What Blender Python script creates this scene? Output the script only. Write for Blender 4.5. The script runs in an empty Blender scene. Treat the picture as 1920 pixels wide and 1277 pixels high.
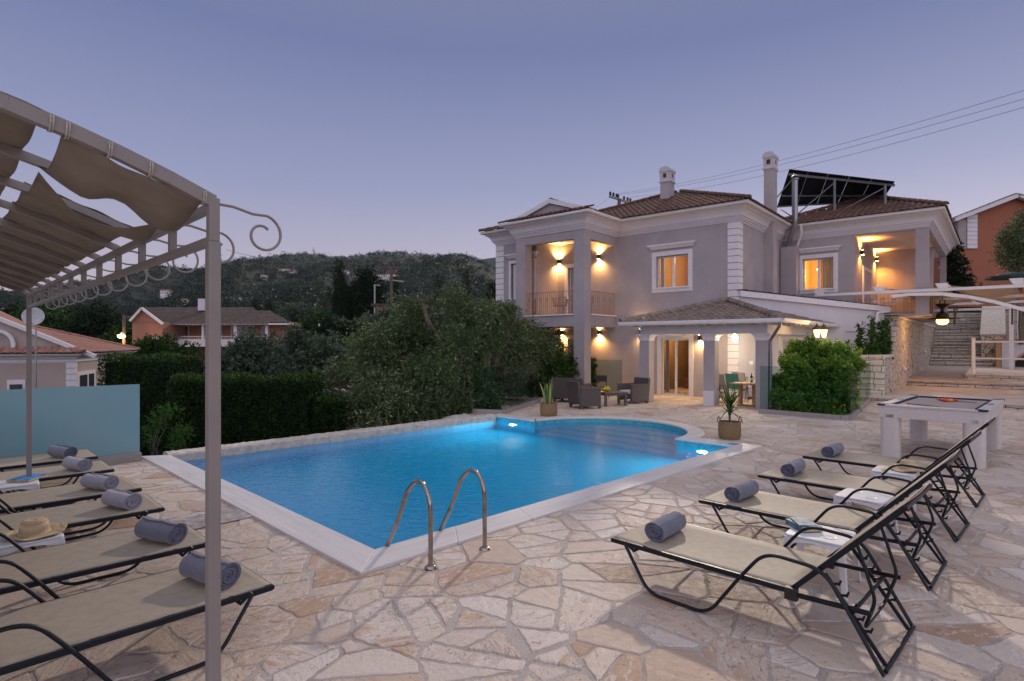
import bpy, math, random
import numpy as np
from mathutils import Vector, Matrix
random.seed(7)
F=1087.0; CX=960.0; CY=644.0; H=2.0
R=math.radians
C=bpy.data.collections.new('scene'); bpy.context.scene.collection.children.link(C)

# ---------- places: a pixel of the photograph and one known plane give a real point ----------
def at(px,py,Z): return Vector(((px-CX)/F*Z, Z, H-(py-CY)/F*Z))
def gnd(px,py,z=0.0):
    Z=F*(H-z)/(py-CY); return Vector(((px-CX)/F*Z, Z, z))
class Frame:
    def __init__(s,ox,oy,deg):
        s.o=Vector((ox,oy)); s.deg=deg; a=R(deg); s.ex=Vector((math.cos(a),math.sin(a))); s.ey=Vector((-math.sin(a),math.cos(a)))
    def w(s,x,y,z=0): p=s.o+s.ex*x+s.ey*y; return Vector((p.x,p.y,z))
    def l(s,p): d=Vector((p[0],p[1]))-s.o; return d.dot(s.ex),d.dot(s.ey)
    def ground(s,px,py,z=0): return s.l(gnd(px,py,z))
    def _hit(s,px,py,o,e):
        r=(px-CX)/F; t=(r*o.y-o.x)/(e.x-r*e.y); Z=o.y+t*e.y; return t,H-(py-CY)/F*Z
    def planeY(s,px,py,y): return s._hit(px,py,s.o+s.ey*y,s.ex)     # -> x,z on the plane y
    def planeX(s,px,py,x): return s._hit(px,py,s.o+s.ex*x,s.ey)     # -> y,z on the plane x
PF=Frame(-1.31,5.50,45.2)                 # pool frame
HF=Frame(8.07,20.69,-40.12)               # villa frame

# ---------- objects ----------
def link(o,parent=None):
    C.objects.link(o)
    if parent is not None: o.parent=parent
    return o
def tag(o,label=None,cat=None,group=None,kind=None):
    if label: o['label']=label
    if cat: o['category']=cat
    if group: o['group']=group
    if kind: o['kind']=kind
    return o
def thing(name,label,cat,loc=(0,0,0),rz=0.0,group=None):
    o=bpy.data.objects.new(name,None); o.empty_display_size=.1; C.objects.link(o)
    o.location=loc; o.rotation_euler=(0,0,rz); return tag(o,label,cat,group)
def kids(o): return [c for c in C.objects if c.parent is o]
def copy_tree(o,parent=None,kmap=None):
    c=o.copy(); C.objects.link(c); c.parent=parent
    for ch in kids(o): copy_tree(ch,c)
    return c

class MB:
    def __init__(s): s.v=[]; s.f=[]; s.att=[]
    def add(s,vs,fs,a=None):
        n=len(s.v); s.v+= [tuple(v) for v in vs]; s.f+=[tuple(i+n for i in f) for f in fs]
        s.att+=[(random.random() if a is None else a)]*len(fs); return s
    def box(s,x0,x1,y0,y1,z0,z1,M=None):
        vs=[Vector((x,y,z)) for z in (z0,z1) for y in (y0,y1) for x in (x0,x1)]
        if M is not None: vs=[M@v for v in vs]
        return s.add(vs,[(0,2,3,1),(4,5,7,6),(0,1,5,4),(2,6,7,3),(0,4,6,2),(1,3,7,5)])
    def bar(s,a,b,w,h=None,up=(0,0,1)):
        a=Vector(a);b=Vector(b);h=h or w; d=(b-a).normalized(); u=Vector(up)
        if abs(d.dot(u))>.98: u=Vector((0,1,0))
        x=d.cross(u).normalized(); y=x.cross(d); vs=[]
        for p in (a,b):
            for sx,sy in ((-1,-1),(1,-1),(1,1),(-1,1)): vs.append(p+x*w/2*sx+y*h/2*sy)
        return s.add(vs,[(3,2,1,0),(4,5,6,7),(0,1,5,4),(1,2,6,5),(2,3,7,6),(3,0,4,7)])
    def tube(s,pts,r,n=8,closed=False,flat=1.0):
        pts=[Vector(p) for p in pts]; m=len(pts); rs=r if isinstance(r,(list,tuple)) else [r]*m
        vs=[]; prev=None
        for i,p in enumerate(pts):
            if closed: d=pts[(i+1)%m]-pts[i-1]
            else: d=pts[min(i+1,m-1)]-pts[max(i-1,0)]
            d.normalize()
            if prev is None:
                u=Vector((0,0,1)) if abs(d.z)<.9 else Vector((1,0,0)); x=d.cross(u).normalized()
            else:
                x=prev-d*prev.dot(d); x.normalize()
            prev=x; y=d.cross(x)
            for k in range(n):
                a=2*math.pi*k/n; vs.append(p+(x*math.cos(a)+y*math.sin(a)*flat)*rs[i])
        fs=[]
        for i in range(m if closed else m-1):
            for k in range(n):
                j=(i+1)%m; fs.append((i*n+k,i*n+(k+1)%n,j*n+(k+1)%n,j*n+k))
        if not closed: fs+= [tuple(range(n))[::-1],tuple((m-1)*n+k for k in range(n))]
        return s.add(vs,fs)
    def lathe(s,prof,c=(0,0,0),n=24,cap=True,wob=0,sy=1.0):
        vs=[];c=Vector(c)
        for i,(r,z) in enumerate(prof):
            for k in range(n):
                a=2*math.pi*k/n; rr=r*(1+wob*math.sin(3*a+1)); vs.append(c+Vector((rr*math.cos(a),rr*math.sin(a)*sy,z)))
        fs=[(i*n+k,i*n+(k+1)%n,(i+1)*n+(k+1)%n,(i+1)*n+k) for i in range(len(prof)-1) for k in range(n)]
        if cap: fs+=[tuple(range(n))[::-1],tuple((len(prof)-1)*n+k for k in range(n))]
        return s.add(vs,fs)
    def prism(s,poly,z0,z1):
        n=len(poly); vs=[(x,y,z0) for x,y in poly]+[(x,y,z1) for x,y in poly]
        return s.add(vs,[tuple(range(n))[::-1],tuple(range(n,2*n))]+[(i,(i+1)%n,n+(i+1)%n,n+i) for i in range(n)])
    def loft(s,poly,steps,caps=True):
        vs=[];n=len(poly)
        for d,z in steps: vs+=[(x,y,z) for x,y in offs(poly,d)]
        fs=[(k*n+i,k*n+(i+1)%n,(k+1)*n+(i+1)%n,(k+1)*n+i) for k in range(len(steps)-1) for i in range(n)]
        if caps: fs+=[tuple(range(n))[::-1],tuple((len(steps)-1)*n+i for i in range(n))]
        return s.add(vs,fs)
    def slab(s,pts,th,n=None):
        """a flat polygon in space with a thickness (away from its normal)"""
        pts=[Vector(p) for p in pts]; nn=(pts[1]-pts[0]).cross(pts[2]-pts[0]).normalized()*th; m=len(pts)
        return s.add(pts+[p-nn for p in pts],[tuple(range(m)),tuple(range(m,2*m))[::-1]]+[(i,m+i,m+(i+1)%m,(i+1)%m) for i in range(m)])
    def ball(s,c,r,n=10,sc=(1,1,1)):
        prof=[(max(1e-3,math.sin(math.pi*i/n))*r,-math.cos(math.pi*i/n)*r*sc[2]) for i in range(n+1)]
        return s.lathe(prof,c,max(8,n),True)
    def grid(s,P,nx,ny):
        vs=[P(i/nx,j/ny) for j in range(ny+1) for i in range(nx+1)]
        return s.add(vs,[(j*(nx+1)+i,j*(nx+1)+i+1,(j+1)*(nx+1)+i+1,(j+1)*(nx+1)+i) for j in range(ny) for i in range(nx)])
    def build(s,name,m,parent=None,smooth=False,bevel=0,solid=0,att=False,flip=False):
        me=bpy.data.meshes.new(name); me.from_pydata(s.v,[],s.f); me.materials.append(m)
        if att:
            a=me.attributes.new('tint','FLOAT','FACE'); a.data.foreach_set('value',s.att)
        if smooth:
            me.polygons.foreach_set('use_smooth',[True]*len(me.polygons))
            try: me.set_sharp_from_angle(angle=R(40))
            except Exception: pass
        me.update(); o=bpy.data.objects.new(name,me); link(o,parent)
        if solid:
            d=o.modifiers.new('s','SOLIDIFY'); d.thickness=solid; d.offset=0
        if bevel:
            d=o.modifiers.new('b','BEVEL'); d.width=bevel; d.segments=2; d.limit_method='ANGLE'; d.angle_limit=R(50)
        return o
def offs(poly,d):
    n=len(poly); out=[]
    for i in range(n):
        p0=Vector(poly[i-1]);p1=Vector(poly[i]);p2=Vector(poly[(i+1)%n])
        d1=(p1-p0).normalized(); d2=(p2-p1).normalized(); n1=Vector((d1.y,-d1.x)); n2=Vector((d2.y,-d2.x))
        k=1+n1.dot(n2); q=p1+(n1+n2)*(d/max(k,.2)); out.append((q.x,q.y))
    return out
def npmesh(name,V,Fq,m,parent=None,tint=None,smooth=False):
    """mesh from numpy arrays: V (n,3), Fq (k,4) or (k,3)"""
    me=bpy.data.meshes.new(name); k=Fq.shape[1]
    me.vertices.add(len(V)); me.vertices.foreach_set('co',V.astype(np.float32).ravel())
    me.loops.add(Fq.size); me.loops.foreach_set('vertex_index',Fq.astype(np.int32).ravel())
    me.polygons.add(len(Fq)); me.polygons.foreach_set('loop_start',np.arange(0,Fq.size,k,dtype=np.int32))
    if tint is not None:
        a=me.attributes.new('tint','FLOAT','FACE'); a.data.foreach_set('value',tint.astype(np.float32))
    if smooth: me.polygons.foreach_set('use_smooth',np.ones(len(Fq),dtype=bool))
    me.materials.append(m); me.update(calc_edges=True); me.validate()
    o=bpy.data.objects.new(name,me); return link(o,parent)
def rounded(x0,x1,y0,y1,r,n=5):
    out=[]
    for cx,cy,a0 in ((x1-r,y0+r,-90),(x1-r,y1-r,0),(x0+r,y1-r,90),(x0+r,y0+r,180)):
        for i in range(n+1):
            a=R(a0+90*i/n); out.append((cx+r*math.cos(a),cy+r*math.sin(a)))
    return out
def smoothpath(P,r=.06,n=5):
    """polyline with rounded corners"""
    P=[Vector(p) for p in P]; out=[P[0]]
    for i in range(1,len(P)-1):
        a,b,c=P[i-1],P[i],P[i+1]; q=min(r,(a-b).length*.45,(c-b).length*.45)
        p0=b+(a-b).normalized()*q; p1=b+(c-b).normalized()*q
        for k in range(n+1):
            t=k/n; out.append(p0*(1-t)**2+b*2*t*(1-t)+p1*t*t)
    out.append(P[-1]); return out

# ---------- materials ----------
MATS={}
class NT:
    def __init__(s,name):
        s.m=bpy.data.materials.new(name); s.m.use_nodes=True; s.t=s.m.node_tree; s.t.nodes.clear()
        s.out=s.t.nodes.new('ShaderNodeOutputMaterial'); s.L=s.t.links
    def n(s,typ,props=None,**inp):
        nd=s.t.nodes.new('ShaderNode'+typ)
        for k,v in (props or {}).items(): setattr(nd,k,v)
        for k,v in inp.items(): s.set(nd,k,v)
        return nd
    def set(s,nd,k,v):
        key=int(k[1:]) if k[0]=='i' and k[1:].isdigit() else k.replace('_',' ')
        sock=nd.inputs[key]
        if isinstance(v,bpy.types.NodeSocket): s.L.new(v,sock)
        elif isinstance(v,bpy.types.Node): s.L.new(v.outputs[0],sock)
        else:
            if isinstance(v,(tuple,list)) and len(v)==3 and sock.type=='RGBA': v=(*v,1)
            sock.default_value=v
    def math(s,op,a,b=0.0,c=None,clamp=False):
        kw={'i0':a,'i1':b}
        if c is not None: kw['i2']=c
        return s.n('Math',{'operation':op,'use_clamp':clamp},**kw).outputs[0]
    def mix(s,f,a,b,blend='MIX'):
        nd=s.n('Mix',{'data_type':'RGBA','blend_type':blend}); s.set(nd,'i0',f)
        for idx,v in ((6,a),(7,b)):
            s.set(nd,'i%d'%idx,v)
        return nd.outputs[2]
    def ramp(s,fac,stops,interp='LINEAR'):
        nd=s.n('ValToRGB'); cr=nd.color_ramp; cr.interpolation=interp
        while len(cr.elements)<len(stops): cr.elements.new(.5)
        for e,(p,c) in zip(cr.elements,stops):
            e.position=p; e.color=(*c,1) if isinstance(c,(tuple,list)) else (c,c,c,1)
        s.L.new(fac if isinstance(fac,bpy.types.NodeSocket) else fac.outputs[0],nd.inputs[0]); return nd.outputs[0]
    def mr(s,v,a,b,c=0.0,d=1.0):
        return s.n('MapRange',None,i0=v,i1=a,i2=b,i3=c,i4=d).outputs[0]
    def noise(s,co,scale,detail=3,rough=.55,dist=0.0,col=False):
        nd=s.n('TexNoise',None,Vector=co,Scale=scale,Detail=detail,Roughness=rough,Distortion=dist)
        return nd.outputs[1] if col else nd.outputs[0]
    def vor(s,co,scale,feature='F1',rand=1.0):
        return s.n('TexVoronoi',{'feature':feature},Vector=co,Scale=scale,Randomness=rand)
    def obj(s): return s.n('TexCoord').outputs['Object']
    def bump(s,h,strength=.5,dist=.01,normal=None):
        nd=s.n('Bump',None,Strength=strength,Distance=dist,Height=h)
        if normal is not None: s.set(nd,'Normal',normal)
        return nd.outputs[0]
    def pbsdf(s,col,rough=.7,metal=0.0,normal=None,**kw):
        b=s.n('BsdfPrincipled',None,Base_Color=col,Roughness=rough,Metallic=metal)
        if normal is not None: s.set(b,'Normal',normal)
        for k,v in kw.items(): s.set(b,k,v)
        s.L.new(b.outputs[0],s.out.inputs[0]); return b
def plain(name,col,rough=.6,metal=0.0,var=.12,scale=6.0,bump=0.0,bscale=60,**kw):
    t=NT(name); co=t.obj(); nz=t.noise(co,scale,4)
    c=t.mix(t.mr(nz,.3,.7),tuple(x*(1-var) for x in col),tuple(min(1,x*(1+var)) for x in col))
    nrm=t.bump(t.noise(co,bscale,3),bump,.01) if bump else None
    t.pbsdf(c,t.mr(nz,.2,.8,max(0,rough-.06),min(1,rough+.06)),metal,nrm,**kw); return t.m
def emis(name,col,st):
    t=NT(name); e=t.n('Emission',None,Color=(*col,1),Strength=st); t.L.new(e.outputs[0],t.out.inputs[0]); return t.m
def stucco(name,col,bump=.25,dirt=.10):
    t=NT(name); co=t.obj(); a=t.noise(co,1.1,5,.6); b=t.noise(co,90,3,.6); g=t.noise(co,400,2)
    c=t.mix(t.mr(a,.3,.75),tuple(x*(1-dirt) for x in col),tuple(min(1,x*(1+dirt*.5)) for x in col))
    st=t.n('Mapping',None,Vector=co,Scale=(3,3,.25)); s2=t.noise(st.outputs[0],1.6,5,.65)
    c=t.mix(t.mr(s2,.5,.8,0,.22),c,tuple(x*.62 for x in col))
    t.pbsdf(c,.85,0,t.bump(t.math('ADD',b,t.math('MULTIPLY',g,.5)),bump,.006)); return t.m
def tilemat(name,c0,c1,c2,dark):
    t=NT(name); co=t.obj(); a=t.n('Attribute',{'attribute_name':'tint'}).outputs['Fac']
    base=t.ramp(a,[(0,c0),(.5,c1),(1,c2)]); nz=t.noise(co,7,5,.65)
    c=t.mix(t.mr(nz,.45,.72,0,.75),base,dark); c=t.mix(t.mr(t.noise(co,35,4),.55,.75,0,.5),c,tuple(x*.5 for x in c1))
    t.pbsdf(c,.9,0,t.bump(t.noise(co,70,4),.4,.01)); return t.m
def leafmat(name,c0,c1,c2,trans=.25,rough=.5):
    t=NT(name); a=t.n('Attribute',{'attribute_name':'tint'}).outputs['Fac']
    c=t.ramp(a,[(0,c0),(.55,c1),(1,c2)])
    b=t.n('BsdfPrincipled',None,Base_Color=c,Roughness=rough); b.inputs['Specular IOR Level'].default_value=.08
    tr=t.n('BsdfTranslucent',None,Color=c); mx=t.n('MixShader',None,i0=trans); t.L.new(b.outputs[0],mx.inputs[1]); t.L.new(tr.outputs[0],mx.inputs[2])
    t.L.new(mx.outputs[0],t.out.inputs[0]); return t.m
def masonry(name,cols,mortar,scale=3.2,kind='rubble',bump=.9,bw=.45,rh=.16):
    t=NT(name); co=t.obj(); w=t.noise(co,2.5,3,.5,0,True)
    cd=t.n('MixRGB',{'blend_type':'ADD'},i0=.10,i1=co,i2=w).outputs[0]
    if kind=='rubble':
        v=t.vor(cd,scale); e=t.vor(cd,scale,'DISTANCE_TO_EDGE').outputs['Distance']; edge=t.mr(e,.015,.055)
        rnd=t.n('SeparateColor',None,i0=v.outputs['Color']).outputs[0]
    else:
        # courses: use height and the horizontal run
        sp=t.n('SeparateXYZ',None,i0=cd); run=t.math('ADD',sp.outputs[0],sp.outputs[1]); cv=t.n('CombineXYZ',None,i0=run,i1=sp.outputs[2])
        br=t.n('TexBrick',{'offset':.5,'offset_frequency':2,'squash':1.4,'squash_frequency':3},Vector=cv,Scale=1.0,Mortar_Size=.012,Mortar_Smooth=.3,Bias=0.0,Brick_Width=bw,Row_Height=rh,Color1=(0,0,0,1),Color2=(1,1,1,1),Mortar=(.5,.5,.5,1))
        edge=t.math('SUBTRACT',1.0,br.outputs['Fac']); rnd=t.n('SeparateColor',None,i0=br.outputs['Color']).outputs[0]
    c=t.ramp(rnd,[(0,cols[0]),(.5,cols[1]),(1,cols[2])]); nz=t.noise(co,9,5,.65)
    c=t.mix(t.mr(nz,.45,.75,0,.55),c,cols[3]); c=t.mix(t.mr(t.noise(co,1.2,4),.5,.8,0,.45),c,tuple(x*.4 for x in cols[1]))
    c=t.mix(edge,mortar,c)
    h=t.math('ADD',edge,t.math('MULTIPLY',t.noise(co,16,5),.5))
    t.pbsdf(c,.9,0,t.bump(h,bump,.03)); return t.m

def paving():
    t=NT('crazy_paving'); co=t.obj()
    w1=t.noise(co,1.3,2,.5,0,True); w2=t.noise(co,9,4,.6,0,True)
    a=t.n('MixRGB',{'blend_type':'ADD'},i0=.30,i1=co,i2=w1).outputs[0]
    a=t.n('MixRGB',{'blend_type':'ADD'},i0=.075,i1=a,i2=w2).outputs[0]
    m1=t.n('Mapping',None,Vector=a,Rotation=(0,0,.5),Scale=(1,1.35,1)).outputs[0]
    V1=t.vor(m1,1.85); E1=t.vor(m1,1.85,'DISTANCE_TO_EDGE').outputs['Distance']
    m2=t.n('Mapping',None,Vector=a,Rotation=(0,0,-.7),Scale=(1.3,1,1)).outputs[0]
    V2=t.vor(m2,3.5); E2=t.vor(m2,3.5,'DISTANCE_TO_EDGE').outputs['Distance']
    s1=t.n('SeparateColor',None,i0=V1.outputs['Color']); s2=t.n('SeparateColor',None,i0=V2.outputs['Color'])
    sel=t.math('GREATER_THAN',s1.outputs[1],.50)
    e2=t.math('MULTIPLY',E2,.62); emin=t.math('MINIMUM',E1,e2)
    E=t.n('Mix',{'data_type':'FLOAT'},i0=sel,i2=E1,i3=emin).outputs[0]
    r=t.n('Mix',{'data_type':'FLOAT'},i0=sel,i2=s1.outputs[0],i3=s2.outputs[0]).outputs[0]
    r2=t.n('Mix',{'data_type':'FLOAT'},i0=sel,i2=s1.outputs[2],i3=s2.outputs[2]).outputs[0]
    wid=t.mr(t.noise(co,2.2,3),.3,.75,.010,.052)
    ed=t.math('SUBTRACT',E,wid); stone=t.mr(ed,0,.004); 
    base=t.ramp(r,[(0,(.55,.40,.31)),(.2,(.60,.48,.40)),(.42,(.66,.57,.49)),(.62,(.50,.40,.33)),(.78,(.66,.59,.55)),(.90,(.56,.44,.36)),(.955,(.46,.29,.18)),(1,(.42,.26,.16))])
    off=t.n('CombineXYZ',None,i0=t.math('MULTIPLY',r,37.0),i1=t.math('MULTIPLY',r2,53.0))
    co2=t.n('VectorMath',{'operation':'ADD'},i0=co,i1=off).outputs[0]
    st=t.n('Mapping',None,Vector=co2,Rotation=(0,0,.6),Scale=(1,2.6,1)).outputs[0]
    n1=t.noise(st,2.4,6,.62,.6); n2=t.noise(co2,11,6,.7,.4); n3=t.noise(co,70,3,.6); n4=t.noise(st,6.5,5,.7,1.2)
    c=t.mix(t.math('MULTIPLY',t.mr(n1,.52,.68,0,.62),t.mr(r2,.2,.75)),base,(.50,.30,.17))
    c=t.mix(t.mr(n4,.52,.66,0,.65),c,(.78,.72,.66))
    c=t.mix(t.math('MULTIPLY',t.mr(n2,.60,.66,0,.62),t.math('GREATER_THAN',r2,.5)),c,(.33,.16,.08))
    # hairline cracks and dark veins inside the stones
    ck=t.math('ABSOLUTE',t.math('SUBTRACT',t.noise(st,3.2,5,.6,1.5),.5)); crack=t.mr(ck,0,.007,.40,0)
    c=t.mix(crack,c,(.20,.13,.10))
    c=t.mix(t.mr(n3,.42,.72,0,.38),c,(.30,.22,.17)); fk=t.vor(co2,26.0).outputs['Distance']; c=t.mix(t.math('MULTIPLY',t.mr(fk,.10,.16,.8,0),t.mr(t.noise(co2,4,3),.5,.62)),c,(.12,.07,.045))
    mort=t.mix(t.mr(t.noise(co,45,4,.7),.35,.7),(.46,.40,.38),(.68,.62,.60))
    mort=t.mix(t.mr(t.noise(co,3.0,4),.55,.7,0,.35),mort,(.36,.27,.22))
    lip=t.mr(t.math('ABSOLUTE',t.math('SUBTRACT',ed,.0005)),0,.006,1,0)
    lipm=t.math('MULTIPLY',lip,t.mr(t.noise(co,4,4,.7),.46,.58,0,.88))
    c=t.mix(stone,mort,c); c=t.mix(lipm,c,(.10,.07,.055))
    big=t.noise(co,.45,5,.6); c=t.mix(t.mr(big,.38,.68,0,.36),c,(.42,.32,.26))
    h=t.math('ADD',t.math('MULTIPLY',stone,.5),t.math('ADD',t.math('MULTIPLY',n2,.30),t.math('ADD',t.math('MULTIPLY',n1,.5),t.math('MULTIPLY',n3,.10))))
    h=t.math('SUBTRACT',h,t.math('MULTIPLY',crack,.25)); h=t.math('SUBTRACT',h,t.math('MULTIPLY',lipm,.3))
    t.pbsdf(c,t.mr(n2,.3,.7,.5,.85),0,t.bump(h,1.0,.026)); return t.m
M={}
M['paving']=paving()
M['wall']=stucco('lavender_render',(.375,.335,.345),.3,.16)
M['white']=stucco('white_render',(.60,.575,.60),.12,.06)
M['trim']=plain('painted_trim',(.66,.63,.66),.6,var=.05)
M['white_metal']=plain('white_metal',(.70,.67,.66),.4,var=.04)
M['taupe_metal']=plain('taupe_painted_steel',(.235,.21,.195),.45,var=.06,bump=.08,bscale=120)
M['canvas']=None
t=NT('weathered_canvas'); co=t.obj(); nz=t.noise(co,5,5,.6); wv=t.noise(co,420,2,.5)
c=t.mix(t.mr(nz,.3,.7),(.23,.195,.16),(.33,.285,.235)); b=t.n('BsdfPrincipled',None,Base_Color=c,Roughness=.9,Normal=t.bump(t.math('ADD',wv,t.math('MULTIPLY',nz,1.5)),.3,.006))
tr=t.n('BsdfTranslucent',None,Color=c); mx=t.n('MixShader',None,i0=.30); t.L.new(b.outputs[0],mx.inputs[1]); t.L.new(tr.outputs[0],mx.inputs[2]); t.L.new(mx.outputs[0],t.out.inputs[0]); M['canvas']=t.m
M['roof']=tilemat('terracotta_tiles',(.125,.055,.034),(.160,.080,.052),(.085,.048,.038),(.03,.023,.02))
M['roof_brown']=tilemat('brown_tiles',(.22,.165,.135),(.28,.215,.18),(.18,.14,.115),(.08,.065,.055))
M['roof_dark']=tilemat('dark_roof_tiles',(.075,.05,.045),(.11,.075,.065),(.06,.045,.04),(.03,.025,.025))
M['roof_red']=tilemat('red_roof_tiles',(.34,.155,.115),(.40,.205,.155),(.28,.13,.10),(.16,.10,.08))
M['rubble']=masonry('rubble_masonry',[(.50,.41,.31),(.58,.50,.41),(.42,.33,.25),(.66,.60,.53)],(.10,.08,.065),3.4)
M['ashlar']=masonry('coursed_masonry',[(.55,.48,.40),(.62,.56,.49),(.46,.40,.34),(.68,.63,.57)],(.09,.075,.06),kind='course',bw=.42,rh=.21,bump=.7)
M['riser']=masonry('step_masonry',[(.42,.37,.33),(.50,.45,.40),(.36,.32,.28),(.60,.55,.50)],(.035,.03,.027),kind='course',bw=.55,rh=.12,bump=.8)
# marble coping
t=NT('coping_marble'); co=t.obj(); m_=t.n('Mapping',None,Vector=co,Rotation=(0,0,.0),Scale=(.5,7,1)).outputs[0]
v=t.noise(m_,1.7,6,.6,.8); c=t.ramp(v,[(.25,(.50,.47,.46)),(.5,(.62,.585,.575)),(.75,(.68,.65,.64))])
sp=t.n('SeparateXYZ',None,i0=co); 
c=t.mix(t.mr(t.noise(co,40,3),.55,.8,0,.25),c,(.42,.38,.37)); t.pbsdf(c,.42,0,t.bump(t.noise(co,120,3),.15,.004)); M['marble']=t.m
# mosaic
def mosaic(name,c0,c1,c2,size=.04):
    t=NT(name); co=t.obj(); sp=t.n('SeparateXYZ',None,i0=co); g=t.n('NewGeometry').outputs['Normal']; sn=t.n('SeparateXYZ',None,i0=g)
    up=t.math('GREATER_THAN',t.math('ABSOLUTE',sn.outputs[2]),.5)
    sx=t.math('ADD',sp.outputs[0],sp.outputs[1])
    uu=t.n('Mix',{'data_type':'FLOAT'},i0=up,i2=sx,i3=sp.outputs[0]).outputs[0]; vv=t.n('Mix',{'data_type':'FLOAT'},i0=up,i2=sp.outputs[2],i3=sp.outputs[1]).outputs[0]
    cv=t.n('CombineXYZ',None,i0=uu,i1=vv)
    br=t.n('TexBrick',{'offset':0.0},Vector=cv,Scale=1.0,Mortar_Size=size*.07,Brick_Width=size,Row_Height=size,Color1=(0,0,0,1),Color2=(1,1,1,1),Mortar=(.5,.5,.5,1))
    rr=t.n('SeparateColor',None,i0=br.outputs['Color']).outputs[0]; c=t.ramp(rr,[(0,c0),(.5,c1),(1,c2)])
    c=t.mix(br.outputs['Fac'],c,(.04,.40,.55)); t.pbsdf(c,.25); return t.m
M['mosaic']=mosaic('blue_mosaic',(.0,.42,.72),(.005,.54,.80),(.02,.62,.84))
M['mosaic_band']=mosaic('turquoise_mosaic',(.05,.32,.38),(.10,.44,.46),(.05,.22,.34),.045)
# water
t=NT('pool_water'); co=t.obj(); m_=t.n('Mapping',None,Vector=co,Rotation=(0,0,.5),Scale=(1,1.7,1)).outputs[0]
h=t.math('ADD',t.noise(m_,5.5,3,.55,.6),t.math('MULTIPLY',t.noise(m_,22,2,.5),.18))
nb=t.bump(h,.24,.04)
g=t.n('BsdfRefraction',None,Color=(.92,.98,1,1),Roughness=0.0,IOR=1.33,Normal=nb); gl=t.n('BsdfGlossy',None,Roughness=.02,Normal=nb); gl.inputs['Color'].default_value=(1,1,1,1)
fr=t.n('Fresnel',None,IOR=1.33,Normal=nb); mx=t.n('MixShader',None,i0=fr); t.L.new(g.outputs[0],mx.inputs[1]); t.L.new(gl.outputs[0],mx.inputs[2])
t.L.new(mx.outputs[0],t.out.inputs[0])
ab=t.n('VolumeAbsorption',None,Color=(.30,.80,.97,1),Density=.10); t.L.new(ab.outputs[0],t.out.inputs[1]); M['water']=t.m
# glass
def glassmat(name,col,refl=1.0,rough=0.0,ior=1.45):
    t=NT(name); tr=t.n('BsdfTransparent',None,Color=(*col,1)); gl=t.n('BsdfGlossy',None,Roughness=rough); fr=t.n('Fresnel',None,IOR=ior)
    mx=t.n('MixShader',None,i0=t.math('MULTIPLY',fr,refl)); t.L.new(tr.outputs[0],mx.inputs[1]); t.L.new(gl.outputs[0],mx.inputs[2]); t.L.new(mx.outputs[0],t.out.inputs[0]); return t.m
M['glass']=glassmat('clear_glass',(.74,.84,.82),.14,ior=1.4); M['pane']=glassmat('window_pane',(.95,.95,.93),ior=1.3)
t=NT('frosted_glass'); co=t.obj(); nz=t.noise(co,2.2,4)
d=t.n('BsdfPrincipled',None,Base_Color=t.mix(nz,(.25,.45,.51),(.32,.52,.57)),Roughness=.22,Coat_Weight=.6,Coat_Roughness=.03); tl=t.n('BsdfTranslucent',None,Color=(.22,.45,.52,1)); mx=t.n('MixShader',None,i0=.35)
t.L.new(d.outputs[0],mx.inputs[1]); t.L.new(tl.outputs[0],mx.inputs[2]); t.L.new(mx.outputs[0],t.out.inputs[0]); M['frosted']=t.m
M['kerb']=plain('grey_painted_kerb',(.30,.265,.25),.7,var=.08,bump=.2)
M['plaster']=plain('rough_plaster_wall',(.50,.44,.38),.95,var=.22,scale=9,bump=.9,bscale=24)
M['frame']=plain('anthracite_frame',(.011,.014,.019),.40,var=.1,Specular_IOR_Level=.22)
M['rubber']=plain('black_plastic',(.012,.012,.014),.5)
t=NT('beige_textilene'); co=t.obj(); w=t.n('TexWave',{'bands_direction':'X'},Vector=co,Scale=140.0,Distortion=.3); w2=t.n('TexWave',{'bands_direction':'Y'},Vector=co,Scale=140.0,Distortion=.3); nz=t.noise(co,14,5,.65)
wv=t.math('MULTIPLY',w.outputs['Fac'],w2.outputs['Fac']); c=t.mix(t.mr(nz,.3,.7),(.37,.31,.235),(.48,.41,.315)); c=t.mix(t.math('MULTIPLY',wv,.35),c,(.52,.46,.36))
b=t.n('BsdfPrincipled',None,Base_Color=c,Roughness=.62,Normal=t.bump(wv,.25,.003)); tl=t.n('BsdfTranslucent',None,Color=c); mx=t.n('MixShader',None,i0=.15)
t.L.new(b.outputs[0],mx.inputs[1]); t.L.new(tl.outputs[0],mx.inputs[2]); t.L.new(mx.outputs[0],t.out.inputs[0]); M['textilene']=t.m
def towelmat(name,c0,c1):
    t=NT(name); co=t.obj(); nz=t.noise(co,160,3,.7); n2=t.noise(co,30,4,.6,1.0); c=t.mix(t.mr(n2,.35,.65),c0,c1); c=t.mix(t.mr(nz,.4,.7,0,.4),c,tuple(x*.6 for x in c0))
    t.pbsdf(c,.95,0,t.bump(t.math('ADD',nz,t.math('MULTIPLY',n2,.8)),.9,.008),Sheen_Weight=.5); return t.m
M['towel']=towelmat('grey_blue_towelling',(.075,.083,.145),(.115,.125,.195))
M['towel_pale']=towelmat('pale_grey_towelling',(.24,.24,.31),(.36,.35,.42))
t=NT('worn_white_plastic'); co=t.obj(); b1=t.noise(co,30,4); t.pbsdf(t.mix(t.mr(t.noise(co,8,5),.4,.75,0,.3),(.72,.72,.74),(.45,.43,.42)),.35,0,t.bump(b1,.1,.004)); M['plastic']=t.m
t=NT('straw'); co=t.obj(); w=t.n('TexWave',{'wave_type':'RINGS','rings_direction':'Z'},Vector=co,Scale=22.0,Distortion=.6,Detail=2.0); nz=t.noise(co,60,4)
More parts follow.
